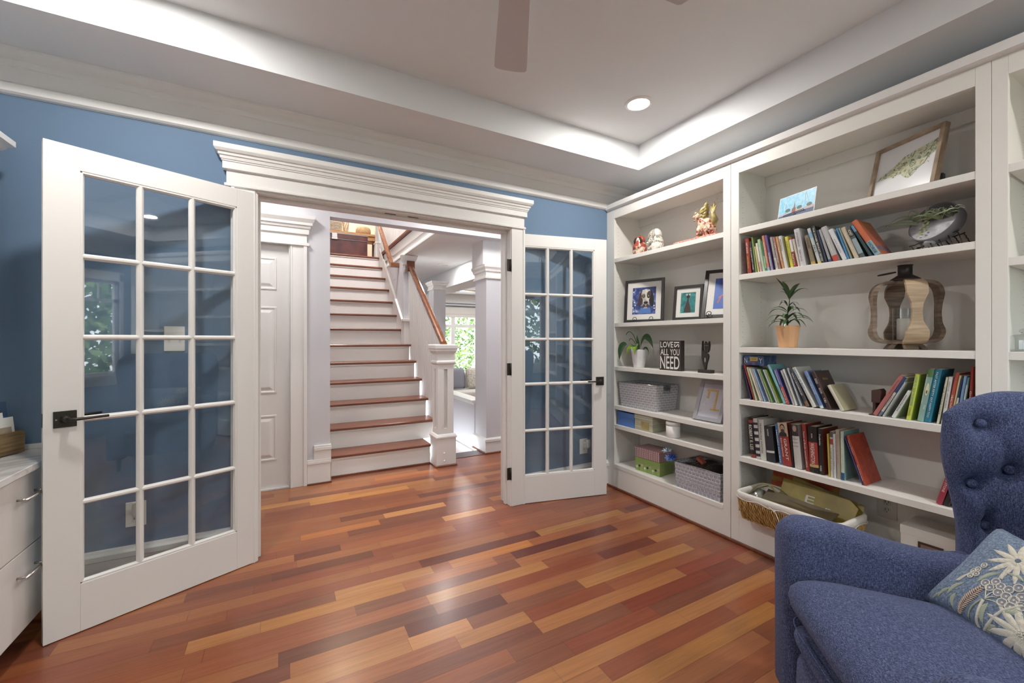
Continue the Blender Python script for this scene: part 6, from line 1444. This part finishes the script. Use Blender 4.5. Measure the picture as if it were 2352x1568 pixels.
LIN = mat('white_cotton_liner', '#dedad2', .85, .2, bump=.3, bscale=120)
b = MB(); b.rings([rr_(-.030, z0+.001), rr_(-.014, z0+.05), rr_(-.004, z1-.045), rr_(-.008, z1-.01)], cap=False); b.poly(rr_(-.030, z0+.001)); b.build('basket_shell', WICK, t)
# wicker stakes woven round
def perim(s, e, z):
    P = rr_(e, z, n=8); n = len(P); L_ = [0]
    for i in range(n): L_.append(L_[-1]+(Vector(P[(i+1) % n])-Vector(P[i])).length)
    d = s*L_[-1]
    for i in range(n):
        if d <= L_[i+1]: 
            f = (d-L_[i])/(L_[i+1]-L_[i]); return Vector(P[i]).lerp(Vector(P[(i+1) % n]), f)
    return Vector(P[0])
b = MB(); N_ = 124
for i in range(N_):
    s = i/N_; rows = 7; pts = []
    for k in range(rows): f = k/(rows-1); e = -.026+.026*f**.7+(.0025 if (k+i) % 2 else .0); pts.append(perim((s+.0012*math.sin(k*1.5+i*2.1)) % 1.0, e, z0+.004+f*(z1-z0-.045)))
    b.tube(pts, .0036, 6)
b.build('wicker_stakes', WICK, t)
b = MB()
for k in range(2):
    z = z0+.008+k*.085; b.tube([perim((i/120) % 1.0, -.020+.010*k+.003*math.sin(i*2.6), z) for i in range(121)], .003, 5)
b.build('wicker_weave', WICK, t)
b = MB(); b.rings([rr_(.002, z1-.040), rr_(.006, z1-.020), rr_(.007, z1-.004), rr_(.0, z1+.004), rr_(-.010, z1+.002), rr_(-.014, z1-.02), rr_(-.030, z0+.03)], cap=False, smooth=True); b.poly(rr_(-.030, z0+.03)); b.build('cloth_liner', LIN, t, thick=.0012)
b = MB(); p0 = Vector((x0-.010, yb+.30, z1-.036)); b.tube([p0+Vector((0, .03, .010)), p0, p0+Vector((-.002, -.02, -.035)), p0+Vector((0, -.028, -.065))], .0022, 6); b.tube([p0+Vector((-.004, .006, .004)), p0+Vector((-.008, 0, -.004)), p0+Vector((-.004, -.006, .004)), p0+Vector((-.004, .006, .004))], .0032, 6); b.tube([perim(i/80, .009, z1-.030+.006*math.sin(i*.9)) for i in range(81)], .0018, 5); b.build('tie_string', LETW, t)
# basket contents
def env(lab, pts, m, name, cat, th=.003):
    b = MB(); P = [Vector(p) for p in pts]; n = (P[1]-P[0]).cross(P[-1]-P[0]).normalized()*th; b.rings([[p for p in P], [p+n for p in P]]); o = b.build(name, m, bevel=.0012); tag(o, lab, cat); return o
KR = ramp_mat('gold_envelope_paper', [(.3, '#6d5a22'), (.5, '#978339'), (.72, '#bba956')], (1, 1, 1), 5, 4, .35, .5, coat=.2)
env('orange and green patterned art board at the back of the wicker basket', [(2.585, 1.475, .26), (2.585, 1.13, .25), (2.65, 1.13, .44), (2.65, 1.475, .47)], ramp_mat('orange_art_board', [(.35, '#a0401f'), (.5, '#bd5a2a'), (.62, '#b08a3a'), (.8, '#8c9a4a')], nscale=12, detail=6, rough=.5, distort=1.0), 'art_board', 'art board')
env('gold envelope with a white letter E standing in the wicker basket', [(2.475, 1.37, .28), (2.475, 1.02, .27), (2.535, 1.00, .392), (2.55, 1.04, .420), (2.56, 1.37, .440)], KR, 'gold_envelope', 'envelope', .006)
env('second gold envelope behind the first in the wicker basket', [(2.53, 1.34, .28), (2.53, 1.00, .27), (2.59, .995, .40), (2.60, 1.34, .452)], KR, 'gold_envelope', 'envelope', .004)
o = env('dark brown slanting folder with silver edge in the wicker basket', [(2.385, 1.40, .335), (2.375, 1.05, .345), (2.455, 1.05, .362), (2.46, 1.40, .378)], ramp_mat('brown_folder', [(.3, '#3a3124'), (.7, '#5d5034')], nscale=5, rough=.4), 'brown_folder', 'folder', .008)
M_ = Matrix.Identity(4)
nv = (Vector((2.475, 1.02, .27))-Vector((2.475, 1.37, .28))).normalized(); uv_ = (Vector((2.56, 1.37, .44))-Vector((2.475, 1.37, .28))).normalized()
env_o = [o_ for o_ in D.objects if o_.name.startswith('gold_envelope')][0]
text_mesh('envelope_letter', 'E', LETW, env_o, Vector((2.525, 1.215, .369)), nv, uv_, .040, .044, out=.0078); text_mesh('envelope_letter', 'E', LETW, env_o, Vector((2.512, 1.125, .343)), nv, uv_, .022, .022, out=.0078)
b = MB(); b.tube([(2.40+.07*f, 1.49-.16*f, .33+.085*math.sin(PI*f)) for f in [i/12 for i in range(13)]], .012, 8, flat=.3); b.tube([(2.42+.07*f, 1.48-.20*f, .34+.065*math.sin(PI*f)) for f in [i/12 for i in range(13)]], .010, 8, flat=.3)
o = b.build('gift_bag_handles', mat('green_gold_ribbon', '#7c7446', .3, .5)); tag(o, 'curved green gold strap loops at the left of the wicker basket', 'bag handles')
b = MB(); b.grid(lambda u, v: (2.37+u*.14, 1.40+v*.085, .325+.05*math.sin(PI*u)*math.sin(PI*v)+.006*math.sin(v*25)), 8, 10); o = b.build('clear_plastic_bag', ramp_mat('clear_film', [(.4, '#5b5a50'), (.6, '#8d8c84')], nscale=15, rough=.15, coat=.6)); tag(o, 'crinkled clear plastic bag at the left end of the wicker basket', 'bag')
# outlet on the bookcase back
pa, pb_ = on_x(2015, 1150, XBK), on_x(2063, 1212, XBK)
t = thing('wall_outlet', 'almond duplex outlet on the back panel behind the wicker basket', 'outlet', (XBK, (pa.y+pb_.y)/2, (pa.z+pb_.z)/2))
ALM = mat('almond_plastic', '#d3cec4', .4); cy, cz = (pa.y+pb_.y)/2, .385
b = MB(); b.box(XBK-.005, XBK-.0002, cy-.040, cy+.040, cz-.062, cz+.062); b.build('plate', ALM, t, bevel=.002)
for dz in (-.020, .020):
    b = MB(); b.at(Matrix.Translation((XBK-.005, cy, cz+dz)) @ Matrix.Rotation(-PI/2, 4, 'Y')); b.lathe([(.0165, 0), (.016, .002), (0, .002)], n=20, sy=.95); r_ = b.build('receptacle', ALM, t)
    b = MB()
    for dy_ in (-.006, .006): b.box(XBK-.0075, XBK-.007, cy+dy_-.001, cy+dy_+.001, cz+dz, cz+dz+.009)
    b.box(XBK-.0075, XBK-.007, cy-.0022, cy+.0022, cz+dz-.009, cz+dz-.005); b.build('slots', DARKH, r_)
# white storage box low right
x0 = XB+.10; yl = yx(2067, x0)
t = thing('storage_box', 'white storage box with a bronze label holder on the lowest shelf', 'box', (x0+.09, (yl+.60)/2, .204))
b = MB(); b.box(x0+.002, XBK-.02, .602, yl-.002, .2045, .352); b.build('box_body', SHELF, t, bevel=.001)
b = MB(); b.box(x0, XBK-.018, .60, yl, .345, .384); b.build('box_lid', SHELF, t, bevel=.0015)
ym = yx(2136, x0); b = MB(); b.box(x0-.003, x0, ym-.045, ym+.040, .296, .330); h_ = b.build('label_holder', mat('bronze_holder', '#5b4238', .35, .5, .5), t, bevel=.003)
b = MB(); b.box(x0-.0036, x0-.003, ym-.036, ym+.030, .302, .320); b.build('label_insert', cmat('#8c6b5a'), h_)
# glass cloche in the third bookcase
X0 = XB+.09; cy = yx(2350, X0); z0 = 1.199
t = thing('glass_butter_dish', 'pressed glass covered dish with a knob lid at the right edge', 'glass dish', (X0, cy, z0))
b = MB(); b.lathe([(.0, .001), (.060, .001), (.062, .008), (.056, .008), (0, .006)], (X0, cy, z0), 32); b.build('plate', CG, t)
b = MB(); b.rings([[(X0+(r+(.0015 if i % 2 else 0))*math.cos(2*PI*i/32), cy+(r+(.0015 if i % 2 else 0))*math.sin(2*PI*i/32), z0+z) for i in range(32)] for r, z in ((.052, .009), (.052, .045), (.046, .056), (.018, .066), (.0, .067))]); b.build('lid', CG, t)
b = MB(); b.sph((X0, cy, z0+.080), .011, .011, .008, 12, 8); b.tube([(X0, cy, z0+.066), (X0, cy, z0+.076)], .005, 8); b.build('knob', CG, t)
# ================================================================== WINGBACK ARMCHAIR
def heather(name, c1, c2, c3, sc=420):
    m = D.materials.new(name); m.use_nodes = True; nt = m.node_tree; N = nt.nodes; L = nt.links; b = N['Principled BSDF']
    b.inputs['Roughness'].default_value = .95; b.inputs['Specular IOR Level'].default_value = .12; b.inputs['Sheen Weight'].default_value = .25; b.inputs['Sheen Roughness'].default_value = .5
    b.inputs['Sheen Tint'].default_value = rgb('#9aa0b8')
    tc = N.new('ShaderNodeTexCoord'); outs = []
    for s in ((.22, 1, 1), (1, .22, .6), (1, .8, .18)):
        mp = N.new('ShaderNodeMapping'); mp.inputs['Scale'].default_value = s; L.new(tc.outputs['Object'], mp.inputs['Vector'])
        n = N.new('ShaderNodeTexNoise'); n.inputs['Scale'].default_value = sc; n.inputs['Detail'].default_value = 2; L.new(mp.outputs[0], n.inputs['Vector']); outs.append(n.outputs['Fac'])
    a = N.new('ShaderNodeMath'); a.operation = 'ADD'; L.new(outs[0], a.inputs[0]); L.new(outs[1], a.inputs[1])
    a2 = N.new('ShaderNodeMath'); a2.operation = 'ADD'; L.new(a.outputs[0], a2.inputs[0]); L.new(outs[2], a2.inputs[1])
    a3 = N.new('ShaderNodeMath'); a3.operation = 'MULTIPLY'; a3.inputs[1].default_value = 1/3; L.new(a2.outputs[0], a3.inputs[0])
    r = N.new('ShaderNodeValToRGB'); e = r.color_ramp.elements; e[0].position = .40; e[0].color = rgb(c1); e[1].position = .62; e[1].color = rgb(c3); q = e.new(.50); q.color = rgb(c2)
    L.new(a3.outputs[0], r.inputs['Fac']); L.new(r.outputs['Color'], b.inputs['Base Color'])
    bp = N.new('ShaderNodeBump'); bp.inputs['Strength'].default_value = .5; bp.inputs['Distance'].default_value = .002; L.new(a3.outputs[0], bp.inputs['Height']); L.new(bp.outputs['Normal'], b.inputs['Normal'])
    MATS[name] = m; return m
NAVY = heather('navy_heather_fabric', '#2f354d', '#4a5270', '#6e7799', 620)
es, eb = Vector((-.67, -.74, 0)).normalized(), Vector((.74, -.67, 0)).normalized()
P0 = Vector((1.441, .813, 0))
chair = thing('armchair', 'navy blue tufted wingback armchair in the right foreground', 'armchair', P0, math.atan2(es.y, es.x))
def sm(x): x = max(0, min(1, x)); return x*x*(3-2*x)
CW = .80          # overall width
def catmull(P, n):
    out = []; Q = [P[0]*2-P[1]]+P+[P[-1]*2-P[-2]]
    for i in range(1, len(Q)-2):
        for k in range(n):
            t = k/n; a, b_, c, d = Q[i-1], Q[i], Q[i+1], Q[i+2]
            out.append(.5*((2*b_)+(-a+c)*t+(2*a-5*b_+4*c-d)*t*t+(-a+3*b_-3*c+d)*t**3))
    out.append(P[-1]); return out
BUTTONS = []
def build_back():
    NP = 14; zb = .16; NR = 60
    def centre(z):
        f = sm((z-.68)/.30); lo = sm((.62-z)/.4)
        half = [Vector((.030-.008*f, .500-.038*f+.04*lo)), Vector((.040, .585)), Vector((.080, .675)), Vector((.190, .745)), Vector((.40, .768))]
        lean = .10*(z-.5)      # back reclines
        pts = [Vector((p.x, p.y+lean*sm((p.y-.50)/.2))) for p in half]
        full = pts+[Vector((CW-p.x, p.y)) for p in pts[-2::-1]]
        return catmull(full, NP)
    def button_list():
        out = []
        for zc, fr in ((.985, .145), (.985, .30), (.985, .5), (.985, .7), (.985, .855), (.865, .225), (.865, .40), (.865, .60), (.865, .775), (.82, .105), (.82, .895), (.735, .17), (.735, .32), (.735, .5), (.735, .68), (.735, .83)): out.append((fr, zc))
        return out
    R = []; cl0 = centre(.8); n = len(cl0)
    arc = [0]
    for i in range(1, n): arc.append(arc[-1]+(cl0[i]-cl0[i-1]).length)
    T_ = arc[-1]
    def inner(fb, zc):
        cl = centre(zc); L2 = fb*T_; i = min(range(1, n), key=lambda j: abs(arc[j]-L2) if arc[j] >= L2 else 9); f = (L2-arc[i-1])/(arc[i]-arc[i-1]); c = cl[i-1].lerp(cl[i], f)
        d = (cl[i]-cl[i-1]).normalized(); nrm = Vector((-d.y, d.x)); return c-nrm*(.052+.012*sm((zc-.75)/.3)-.006)
    CMx = world_of(chair)
    def locate(px, py):      # where the sight line of a button meets the inside of the wing
        best = None
        for fi in range(6, 60):
            for zi in range(60, 105):
                q = inner(fi/200, zi/100); W_ = CMx @ Vector((q.x, q.y, zi/100)); r_ = W_.x*XR-W_.y*XF; d_ = W_.x*XF+W_.y*XR
                e_ = (1176+957*r_/d_-px)**2+(780-957*(W_.z-CAM_H)/d_-py)**2
                if best is None or e_ < best[0]: best = (e_, fi/200, zi/100)
        return best[1], best[2]
    seenb = [locate(2275, 975), locate(2240, 1118), locate(2335, 1088), locate(2277, 1212)]
    BL = seenb+[(1-f_, z_) for f_, z_ in seenb]+[(f_, z_) for z_ in (seenb[0][1],) for f_ in (.36, .5, .64)]+[(f_, seenb[2][1]) for f_ in (.43, .57)]+[(f_, seenb[3][1]) for f_ in (.36, .5, .64)]
    for k in range(NR+1):
        t = k/NR; t = 1-(1-t)**1.25
        ring_in, ring_out = [], []
        zref = zb+(1.09-zb)*t; cl = centre(zref)
        for i in range(n):
            fr = arc[i]/T_; edge = min(fr, 1-fr)
            zt = 1.094-.075*(max(0, 1-edge/.10))**2.0
            z = zb+(zt-zb)*t
            d = (cl[min(i+1, n-1)]-cl[max(i-1, 0)]).normalized(); nrm = Vector((-d.y, d.x))   # points outwards/back
            if nrm.y < 0 and 0.2 < fr < .8: nrm = -nrm
            th = .052+.012*sm((z-.75)/.3)
            tt = (t-.80)/.20; q = math.sqrt(max(0, 1-tt*tt)) if tt > 0 else 1
            e2 = edge/.035; qe = math.sqrt(max(.0, 1-(1-min(1, e2))**2)) if e2 < 1 else 1
            q2 = max(.02, q)*max(.06, qe)
            dim = 0
            for fb, zc in BL:
                du = (fr-fb)*T_; dz_ = z-zc; r2 = du*du+dz_*dz_
                dim += .032*math.exp(-r2/(2*.017**2))+.016*math.exp(-r2/(2*.045**2))
            # diamond creases between neighbouring buttons
            for ia, (f1, z1_) in enumerate(BL):
                for f2, z2_ in BL[ia+1:]:
                    L_ = math.hypot((f1-f2)*T_, z1_-z2_)
                    if .06 < L_ < .185 and abs(z1_-z2_) > .02:
                        ax_, az_ = (f2-f1)*T_, z2_-z1_; s_ = (((fr-f1)*T_)*ax_+(z-z1_)*az_)/(L_*L_)
                        if 0 < s_ < 1:
                            dd = abs(((fr-f1)*T_)*az_-(z-z1_)*ax_)/L_; dim += .009*math.exp(-dd*dd/(2*.009**2))
            puff = .010*math.sin(PI*min(1, max(0, (z-.5)/.6))) 
            pin = cl[i]-nrm*(th*q2+puff*q2-dim*q2); pout = cl[i]+nrm*(th*q2)
            ring_in.append((pin.x, pin.y, z)); ring_out.append((pout.x, pout.y, z))
        R.append(ring_in+ring_out[::-1])
    b = MB(); b.rings(R, smooth=True); o = b.build('backrest', NAVY, chair, local=True, smooth=True)
    # buttons sit in the dimples
    for fb, zc in BL:
        cl = centre(zc); L2 = fb*T_; i = min(range(n), key=lambda j: abs(arc[j]-L2)); d = (cl[min(i+1, n-1)]-cl[max(i-1, 0)]).normalized(); nrm = Vector((-d.y, d.x))
        th = .052+.012*sm((zc-.75)/.3); puff = .010*math.sin(PI*min(1, max(0, (zc-.5)/.6))); c = cl[i]-nrm*(th+puff-.038)
        b = MB(); b.sph((0, 0, 0), .0125, .0125, .008, 16, 8); b.bm.transform(Matrix.Translation((c.x, c.y, zc)) @ Vector((-nrm.x, -nrm.y, 0)).to_track_quat('Z', 'Y').to_matrix().to_4x4())
        b.build('tuft_button', NAVY, chair, local=True, smooth=True)
build_back()
def build_arm(mirror):
    NRm = 30; R = []; W_ = .125; L_ = .60
    for k in range(NRm+1):
        f = k/NRm; y = L_*(f**1.35); Rf = .060
        e = Rf*(1-math.sqrt(max(0, 1-(1-min(1, y/Rf))**2)))
        zt = .676+.006*sm(y/.08)-.075*sm((y-.05)/.40)+.02*sm((y-.45)/.15)
        zt -= e*.95; zb = .115+e*.5; hw = W_/2-e*.55; hw += .010*math.sin(PI*min(1, y/.5)); r = hw*.96; ring = []
        cx = W_/2+.004
        for j in range(24):      # rounded top, straight sides
            a = 2*PI*j/24; ca, sa = math.cos(a), math.sin(a)
            x = cx+hw*(abs(ca)**.55)*(1 if ca > 0 else -1)
            z_ = (zt-r*1.0)+r*abs(sa)**.85 if sa > 0 else (zb+r*.3)-r*.3*abs(sa)**.6
            if sa > 0: x = cx+hw*(abs(ca)**.8)*(1 if ca > 0 else -1)
            if abs(ca) > .999: pass
            # slight outward swell of the front panel
            x -= .010*math.sin(PI*min(1, max(0, (z_-.1)/.6)))
            ring.append(((CW-x) if mirror else x, y, z_))
        R.append(ring)
    b = MB(); b.rings(R, smooth=True); b.build('arm', NAVY, chair, local=True, smooth=True)
build_arm(False); build_arm(True)
def pillow_box(name, x0, x1, y0, y1, z0, z1, n=3.2, dome=0.0, tilt=0.0, N_=40, M_=20, nz=2.6):
    b = MB(); cx, cy, cz = (x0+x1)/2, (y0+y1)/2, (z0+z1)/2; R = []
    for j in range(M_+1):
        ph = -PI/2+PI*j/M_; sz = math.copysign(abs(math.sin(ph))**(2/nz), math.sin(ph)); cp = max(.02, abs(math.cos(ph))**(2/nz)); ring = []
        for i in range(N_):
            a = 2*PI*i/N_; ca, sa = math.cos(a), math.sin(a)
            px_ = math.copysign(abs(ca)**(2/9), ca); py_ = math.copysign(abs(sa)**(2/9), sa)
            x = cx+(x1-x0)/2*px_*cp; y = cy+(y1-y0)/2*py_*cp; z = cz+(z1-z0)/2*sz
            u = (x-cx)/((x1-x0)/2); v = (y-cy)/((y1-y0)/2)
            z += (dome*(1-u*u*.9)*(1-v*v*.9)*(1 if sz > 0 else 0)-tilt*v*(.5+.5*sz))
            ring.append((x, y, z))
        R.append(ring)
    b.rings(R, smooth=True); return b.build(name, NAVY, chair, local=True, smooth=True)
seat = pillow_box('seat_cushion', .132, CW-.132, -.022, .66, .395, .543, dome=.008, tilt=.046, nz=2.3)
# dense top so the cushion sides stay smooth; welt seams
def seam(z, e, name='seam_piping', par=seat):
    b = MB(); pts = []
    for i in range(97):
        a = 2*PI*i/96; ca, sa = math.cos(a), math.sin(a)
        pts.append((CW/2+((CW-.264)/2-e)*math.copysign(abs(ca)**(2/9), ca), .319+(.341-e)*math.copysign(abs(sa)**(2/9), sa), z))
    b.tube(pts, .0022, 5); b.build(name, NAVY, par, local=True)
seam(.418, .012)
rail = pillow_box('front_rail', .120, CW-.120, -.002, .60, .330, .402, nz=3)
rail2 = pillow_box('seat_base', .118, CW-.118, .004, .66, .115, .345, nz=5)
WALN = mat('walnut_leg', '#5a3a28', .4)
for x, y in ((.08, .08), (CW-.08, .08), (.10, .62), (CW-.10, .62)):
    b = MB(); b.lathe([(.013, .0), (.022, .12)], (x, y, 0), 16); b.build('leg', WALN, chair, local=True)

# ---- embroidered lumbar pillow resting against the wing and back
CM = world_of(chair)
Wp, Hp, Tp = .50, .285, .125
o_l = Vector((.140, .362, .490)); U_ = Vector((.994, .105, .0)).normalized(); V_ = Vector((.01, .66, .76)).normalized(); Nn = U_.cross(V_).normalized()
if Nn.y > 0: Nn = -Nn
V_ = Nn.cross(U_).normalized(); V_ = V_ if V_.z > 0 else -V_
PMl = Matrix(((U_.x, V_.x, Nn.x, o_l.x), (U_.y, V_.y, Nn.y, o_l.y), (U_.z, V_.z, Nn.z, o_l.z), (0, 0, 0, 1)))
PM = CM @ PMl
def puff(u, v):
    a, c = max(0, 1-abs(2*u/Wp-1)**3.2), max(0, 1-abs(2*v/Hp-1)**3.2); return (a*c)**.48
def psurf(u, v, s=1, off=0.0):
    du = .020*(1-(2*v/Hp-1)**2)*(1 if u < Wp/2 else -1)*abs(2*u/Wp-1)**3; dv = .014*(1-(2*u/Wp-1)**2)*(1 if v < Hp/2 else -1)*abs(2*v/Hp-1)**3
    return PM @ Vector((u+du, v+dv, s*(Tp/2*puff(u, v))+off+.028))
pl = thing('throw_pillow', 'denim blue lumbar pillow with cream flower embroidery on the armchair seat', 'pillow', PM @ Vector((Wp/2, 0, .03)))
DEN = heather('denim_pillow_fabric', '#5c6c82', '#76869b', '#95a3b3', 300)
b = MB()
for s in (1, -1): b.grid(lambda f, g: psurf(f*Wp, g*Hp, s), 40, 26)
b.build('pillow_cover', DEN, pl, weld=True)
def on_pillow(px, py):
    x, y, u = ray(px, py); dr_ = (PM.inverted().to_3x3() @ Vector((x, y, u))); o_ = PM.inverted() @ Vector((0, 0, CAM_H)); w_ = .028+.04
    for _ in range(8):
        t_ = (w_-o_.z)/dr_.z; p = o_+dr_*t_; w_ = .028+Tp/2*puff(max(.001, min(Wp-.001, p.x)), max(.001, min(Hp-.001, p.y)))
    return p.x, p.y
CRM = mat('cream_embroidery', '#ded9ca', .9, .15, bump=.6, bscale=500); SGE = mat('sage_embroidery', '#b3baa4', .9, .15, bump=.6, bscale=500); PEA = mat('peach_embroidery', '#d9c0ab', .9, .15, bump=.6, bscale=500); GRYE = mat('grey_thread', '#6e7682', .9, .1)
def stitch_line(b, pts, r, flat=.6):
    P_ = []
    for i in range(len(pts)-1):
        for k in range(5): f = k/5; P_.append((pts[i][0]+(pts[i+1][0]-pts[i][0])*f, pts[i][1]+(pts[i+1][1]-pts[i][1])*f))
    P_.append(pts[-1]); P_ = [(max(.004, min(Wp-.004, p[0])), max(.004, min(Hp-.004, p[1]))) for p in P_]
    b.tube([psurf(p[0], p[1], 1, .0012) for p in P_], r, 6)
def curve_px(pxs, n=6):
    P_ = [Vector(on_pillow(*p)) for p in pxs]; return catmull(P_, n) if len(P_) > 2 else P_
def emb_leaf(pa, pb, wd, m, name='embroidered_leaf', bend=.15):
    A_, B_ = Vector(on_pillow(*pa)), Vector(on_pillow(*pb)); d = B_-A_; nn = Vector((-d.y, d.x))
    b = MB(); b.grid(lambda f, g: (lambda c_: psurf(max(.003, min(Wp-.003, c_.x)), max(.003, min(Hp-.003, c_.y)), 1, .0016*(1-(2*g-1)**2)+.0004))(A_+d*f+nn*bend*math.sin(PI*f)+nn.normalized()*wd*(2*g-1)*math.sin(PI*f)**.8), 14, 4)
    b.build(name, m, pl)
def ring_px(cx_, cy_, r_, m=CRM):
    c_ = Vector(on_pillow(cx_, cy_)); b = MB(); b.tube([psurf(c_.x+r_*math.cos(a), c_.y+r_*math.sin(a), 1, .0014) for a in [i*2*PI/16 for i in range(17)]], .0013, 5); b.build('embroidered_ring', m, pl)
    b = MB(); b.rings([[psurf(c_.x+r_*.86*math.cos(a), c_.y+r_*.86*math.sin(a), 1, .0006+.0004*j) for a in [i*2*PI/14 for i in range(14)]] for j in (0, 1)]); b.build('embroidered_disc', mat('grey_lilac_thread', '#8f929d', .9, .1), pl)
    b = MB(); b.rings([[psurf(c_.x+.0024*math.cos(a), c_.y+.0024*math.sin(a), 1, .0010+.0008*j) for a in [i*2*PI/10 for i in range(10)]] for j in (0, 1)]); b.build('embroidered_dot', CRM, pl)
for p in ((2240,1316,.0062),(2226,1320,.0058),(2244,1306,.0062),(2258,1297,.0062),(2233,1309,.0058),(2263,1338,.0080),(2288,1336,.0080),(2273,1349,.0082),(2299,1347,.0082),(2293,1361,.0086),(2318,1355,.0084),(2312,1370,.0088),(2330,1379,.0088),(2341,1351,.0084),(2302,1384,.0088),(2321,1394,.0092),(2348,1372,.0086),(2346,1394,.0088)): ring_px(p[0], p[1], p[2]*1.12)
def petals(cx_, cy_, L_, a0, a1, n, name='embroidered_petal', wd=.0052):
    c_ = Vector(on_pillow(cx_, cy_))
    for i in range(n):
        a = math.radians(a0+(a1-a0)*i/(n-1)); b = MB(); d = Vector((math.cos(a), math.sin(a))); nn = Vector((-d.y, d.x))
        b.grid(lambda f, g: (lambda q: psurf(max(.003, min(Wp-.003, q.x)), max(.003, min(Hp-.003, q.y)), 1, .0030*(1-(2*g-1)**2)*(.6+.4*math.sin(f*26))+.0005))(c_+d*(.006+L_*f)+nn*wd*(2*g-1)*math.sin(PI*min(1, .12+f*.86))**.7), 16, 4)
        b.build(name, CRM, pl)
petals(2340, 1288, .060, 0, 330, 12, wd=.0068); petals(2350, 1465, .075, 0, 336, 14, wd=.0080)
b = MB(); c_ = Vector(on_pillow(2340, 1288)); b.rings([[psurf(c_.x+.006*math.cos(a), c_.y+.006*math.sin(a), 1, .001+.002*j) for a in [i*2*PI/12 for i in range(12)]] for j in (0, 1)]); b.build('flower_centre', GRYE, pl)
c_ = Vector(on_pillow(2348, 1462))
for i in range(14):
    b = MB(); a = i*2.4; r_ = .0028*math.sqrt(i); b.sph(tuple(psurf(c_.x+r_*math.cos(a), c_.y+r_*math.sin(a), 1, .003)), .0024, n=8, m=6); b.build('bead_knot', CRM, pl)
for pa, pb, wd, m in (((2171,1366),(2213,1336),.006,SGE), ((2185,1400),(2193,1360),.006,SGE), ((2240,1336),(2302,1316),.005,SGE), ((2312,1317),(2352,1336),.005,SGE), ((2253,1440),(2270,1385),.008,SGE), ((2268,1478),(2284,1442),.008,SGE), ((2298,1408),(2352,1416),.007,SGE), ((2150,1374),(2183,1348),.005,SGE), ((2140,1376),(2160,1362),.004,SGE)): emb_leaf(pa, pb, wd, m)
def stem(pxs, r_, m=CRM):
    b = MB(); stitch_line(b, curve_px(pxs, 3), r_); b.build('embroidered_stem', m, pl)
stem([(2322,1298),(2310,1312),(2300,1330)], .0024); stem([(2258,1378),(2243,1410),(2240,1440),(2258,1470)], .0030); stem([(2352,1392),(2300,1405),(2265,1440),(2254,1462)], .0028); stem([(2220,1424),(2230,1395),(2256,1376)], .0018, SGE)
for a in ((2263,1372,2266,1345),(2262,1374,2290,1372),(2262,1376,2300,1390),(2262,1374,2280,1360)): stem([(a[0],a[1]),((a[0]+a[2])/2, (a[1]+a[3])/2-2),(a[2],a[3])], .0011)
for i in range(4): stem([(2190+i*3,1331),(2204+i*4,1322-i),(2222+i*5,1314-i*2)], .0010)
# peach fern made of short stitches
A_, B_ = Vector(on_pillow(2200, 1415)), Vector(on_pillow(2251, 1351)); d = B_-A_; nn = Vector((-d.y, d.x)).normalized()
for i in range(17):
    f = i/16; c_ = A_+d*f
    for s in (-1, 1):
        w_ = .010*math.sin(PI*(.12+.80*(1-f)))+.002; e_ = c_+nn*s*w_+d.normalized()*.006; b = MB(); b.tube([psurf(c_.x, c_.y, 1, .0012), psurf((c_.x+e_.x)/2, (c_.y+e_.y)/2, 1, .0026), psurf(e_.x, e_.y, 1, .0010)], [.0013, .0019, .0010], 6); b.build('fern_stitch', PEA, pl)
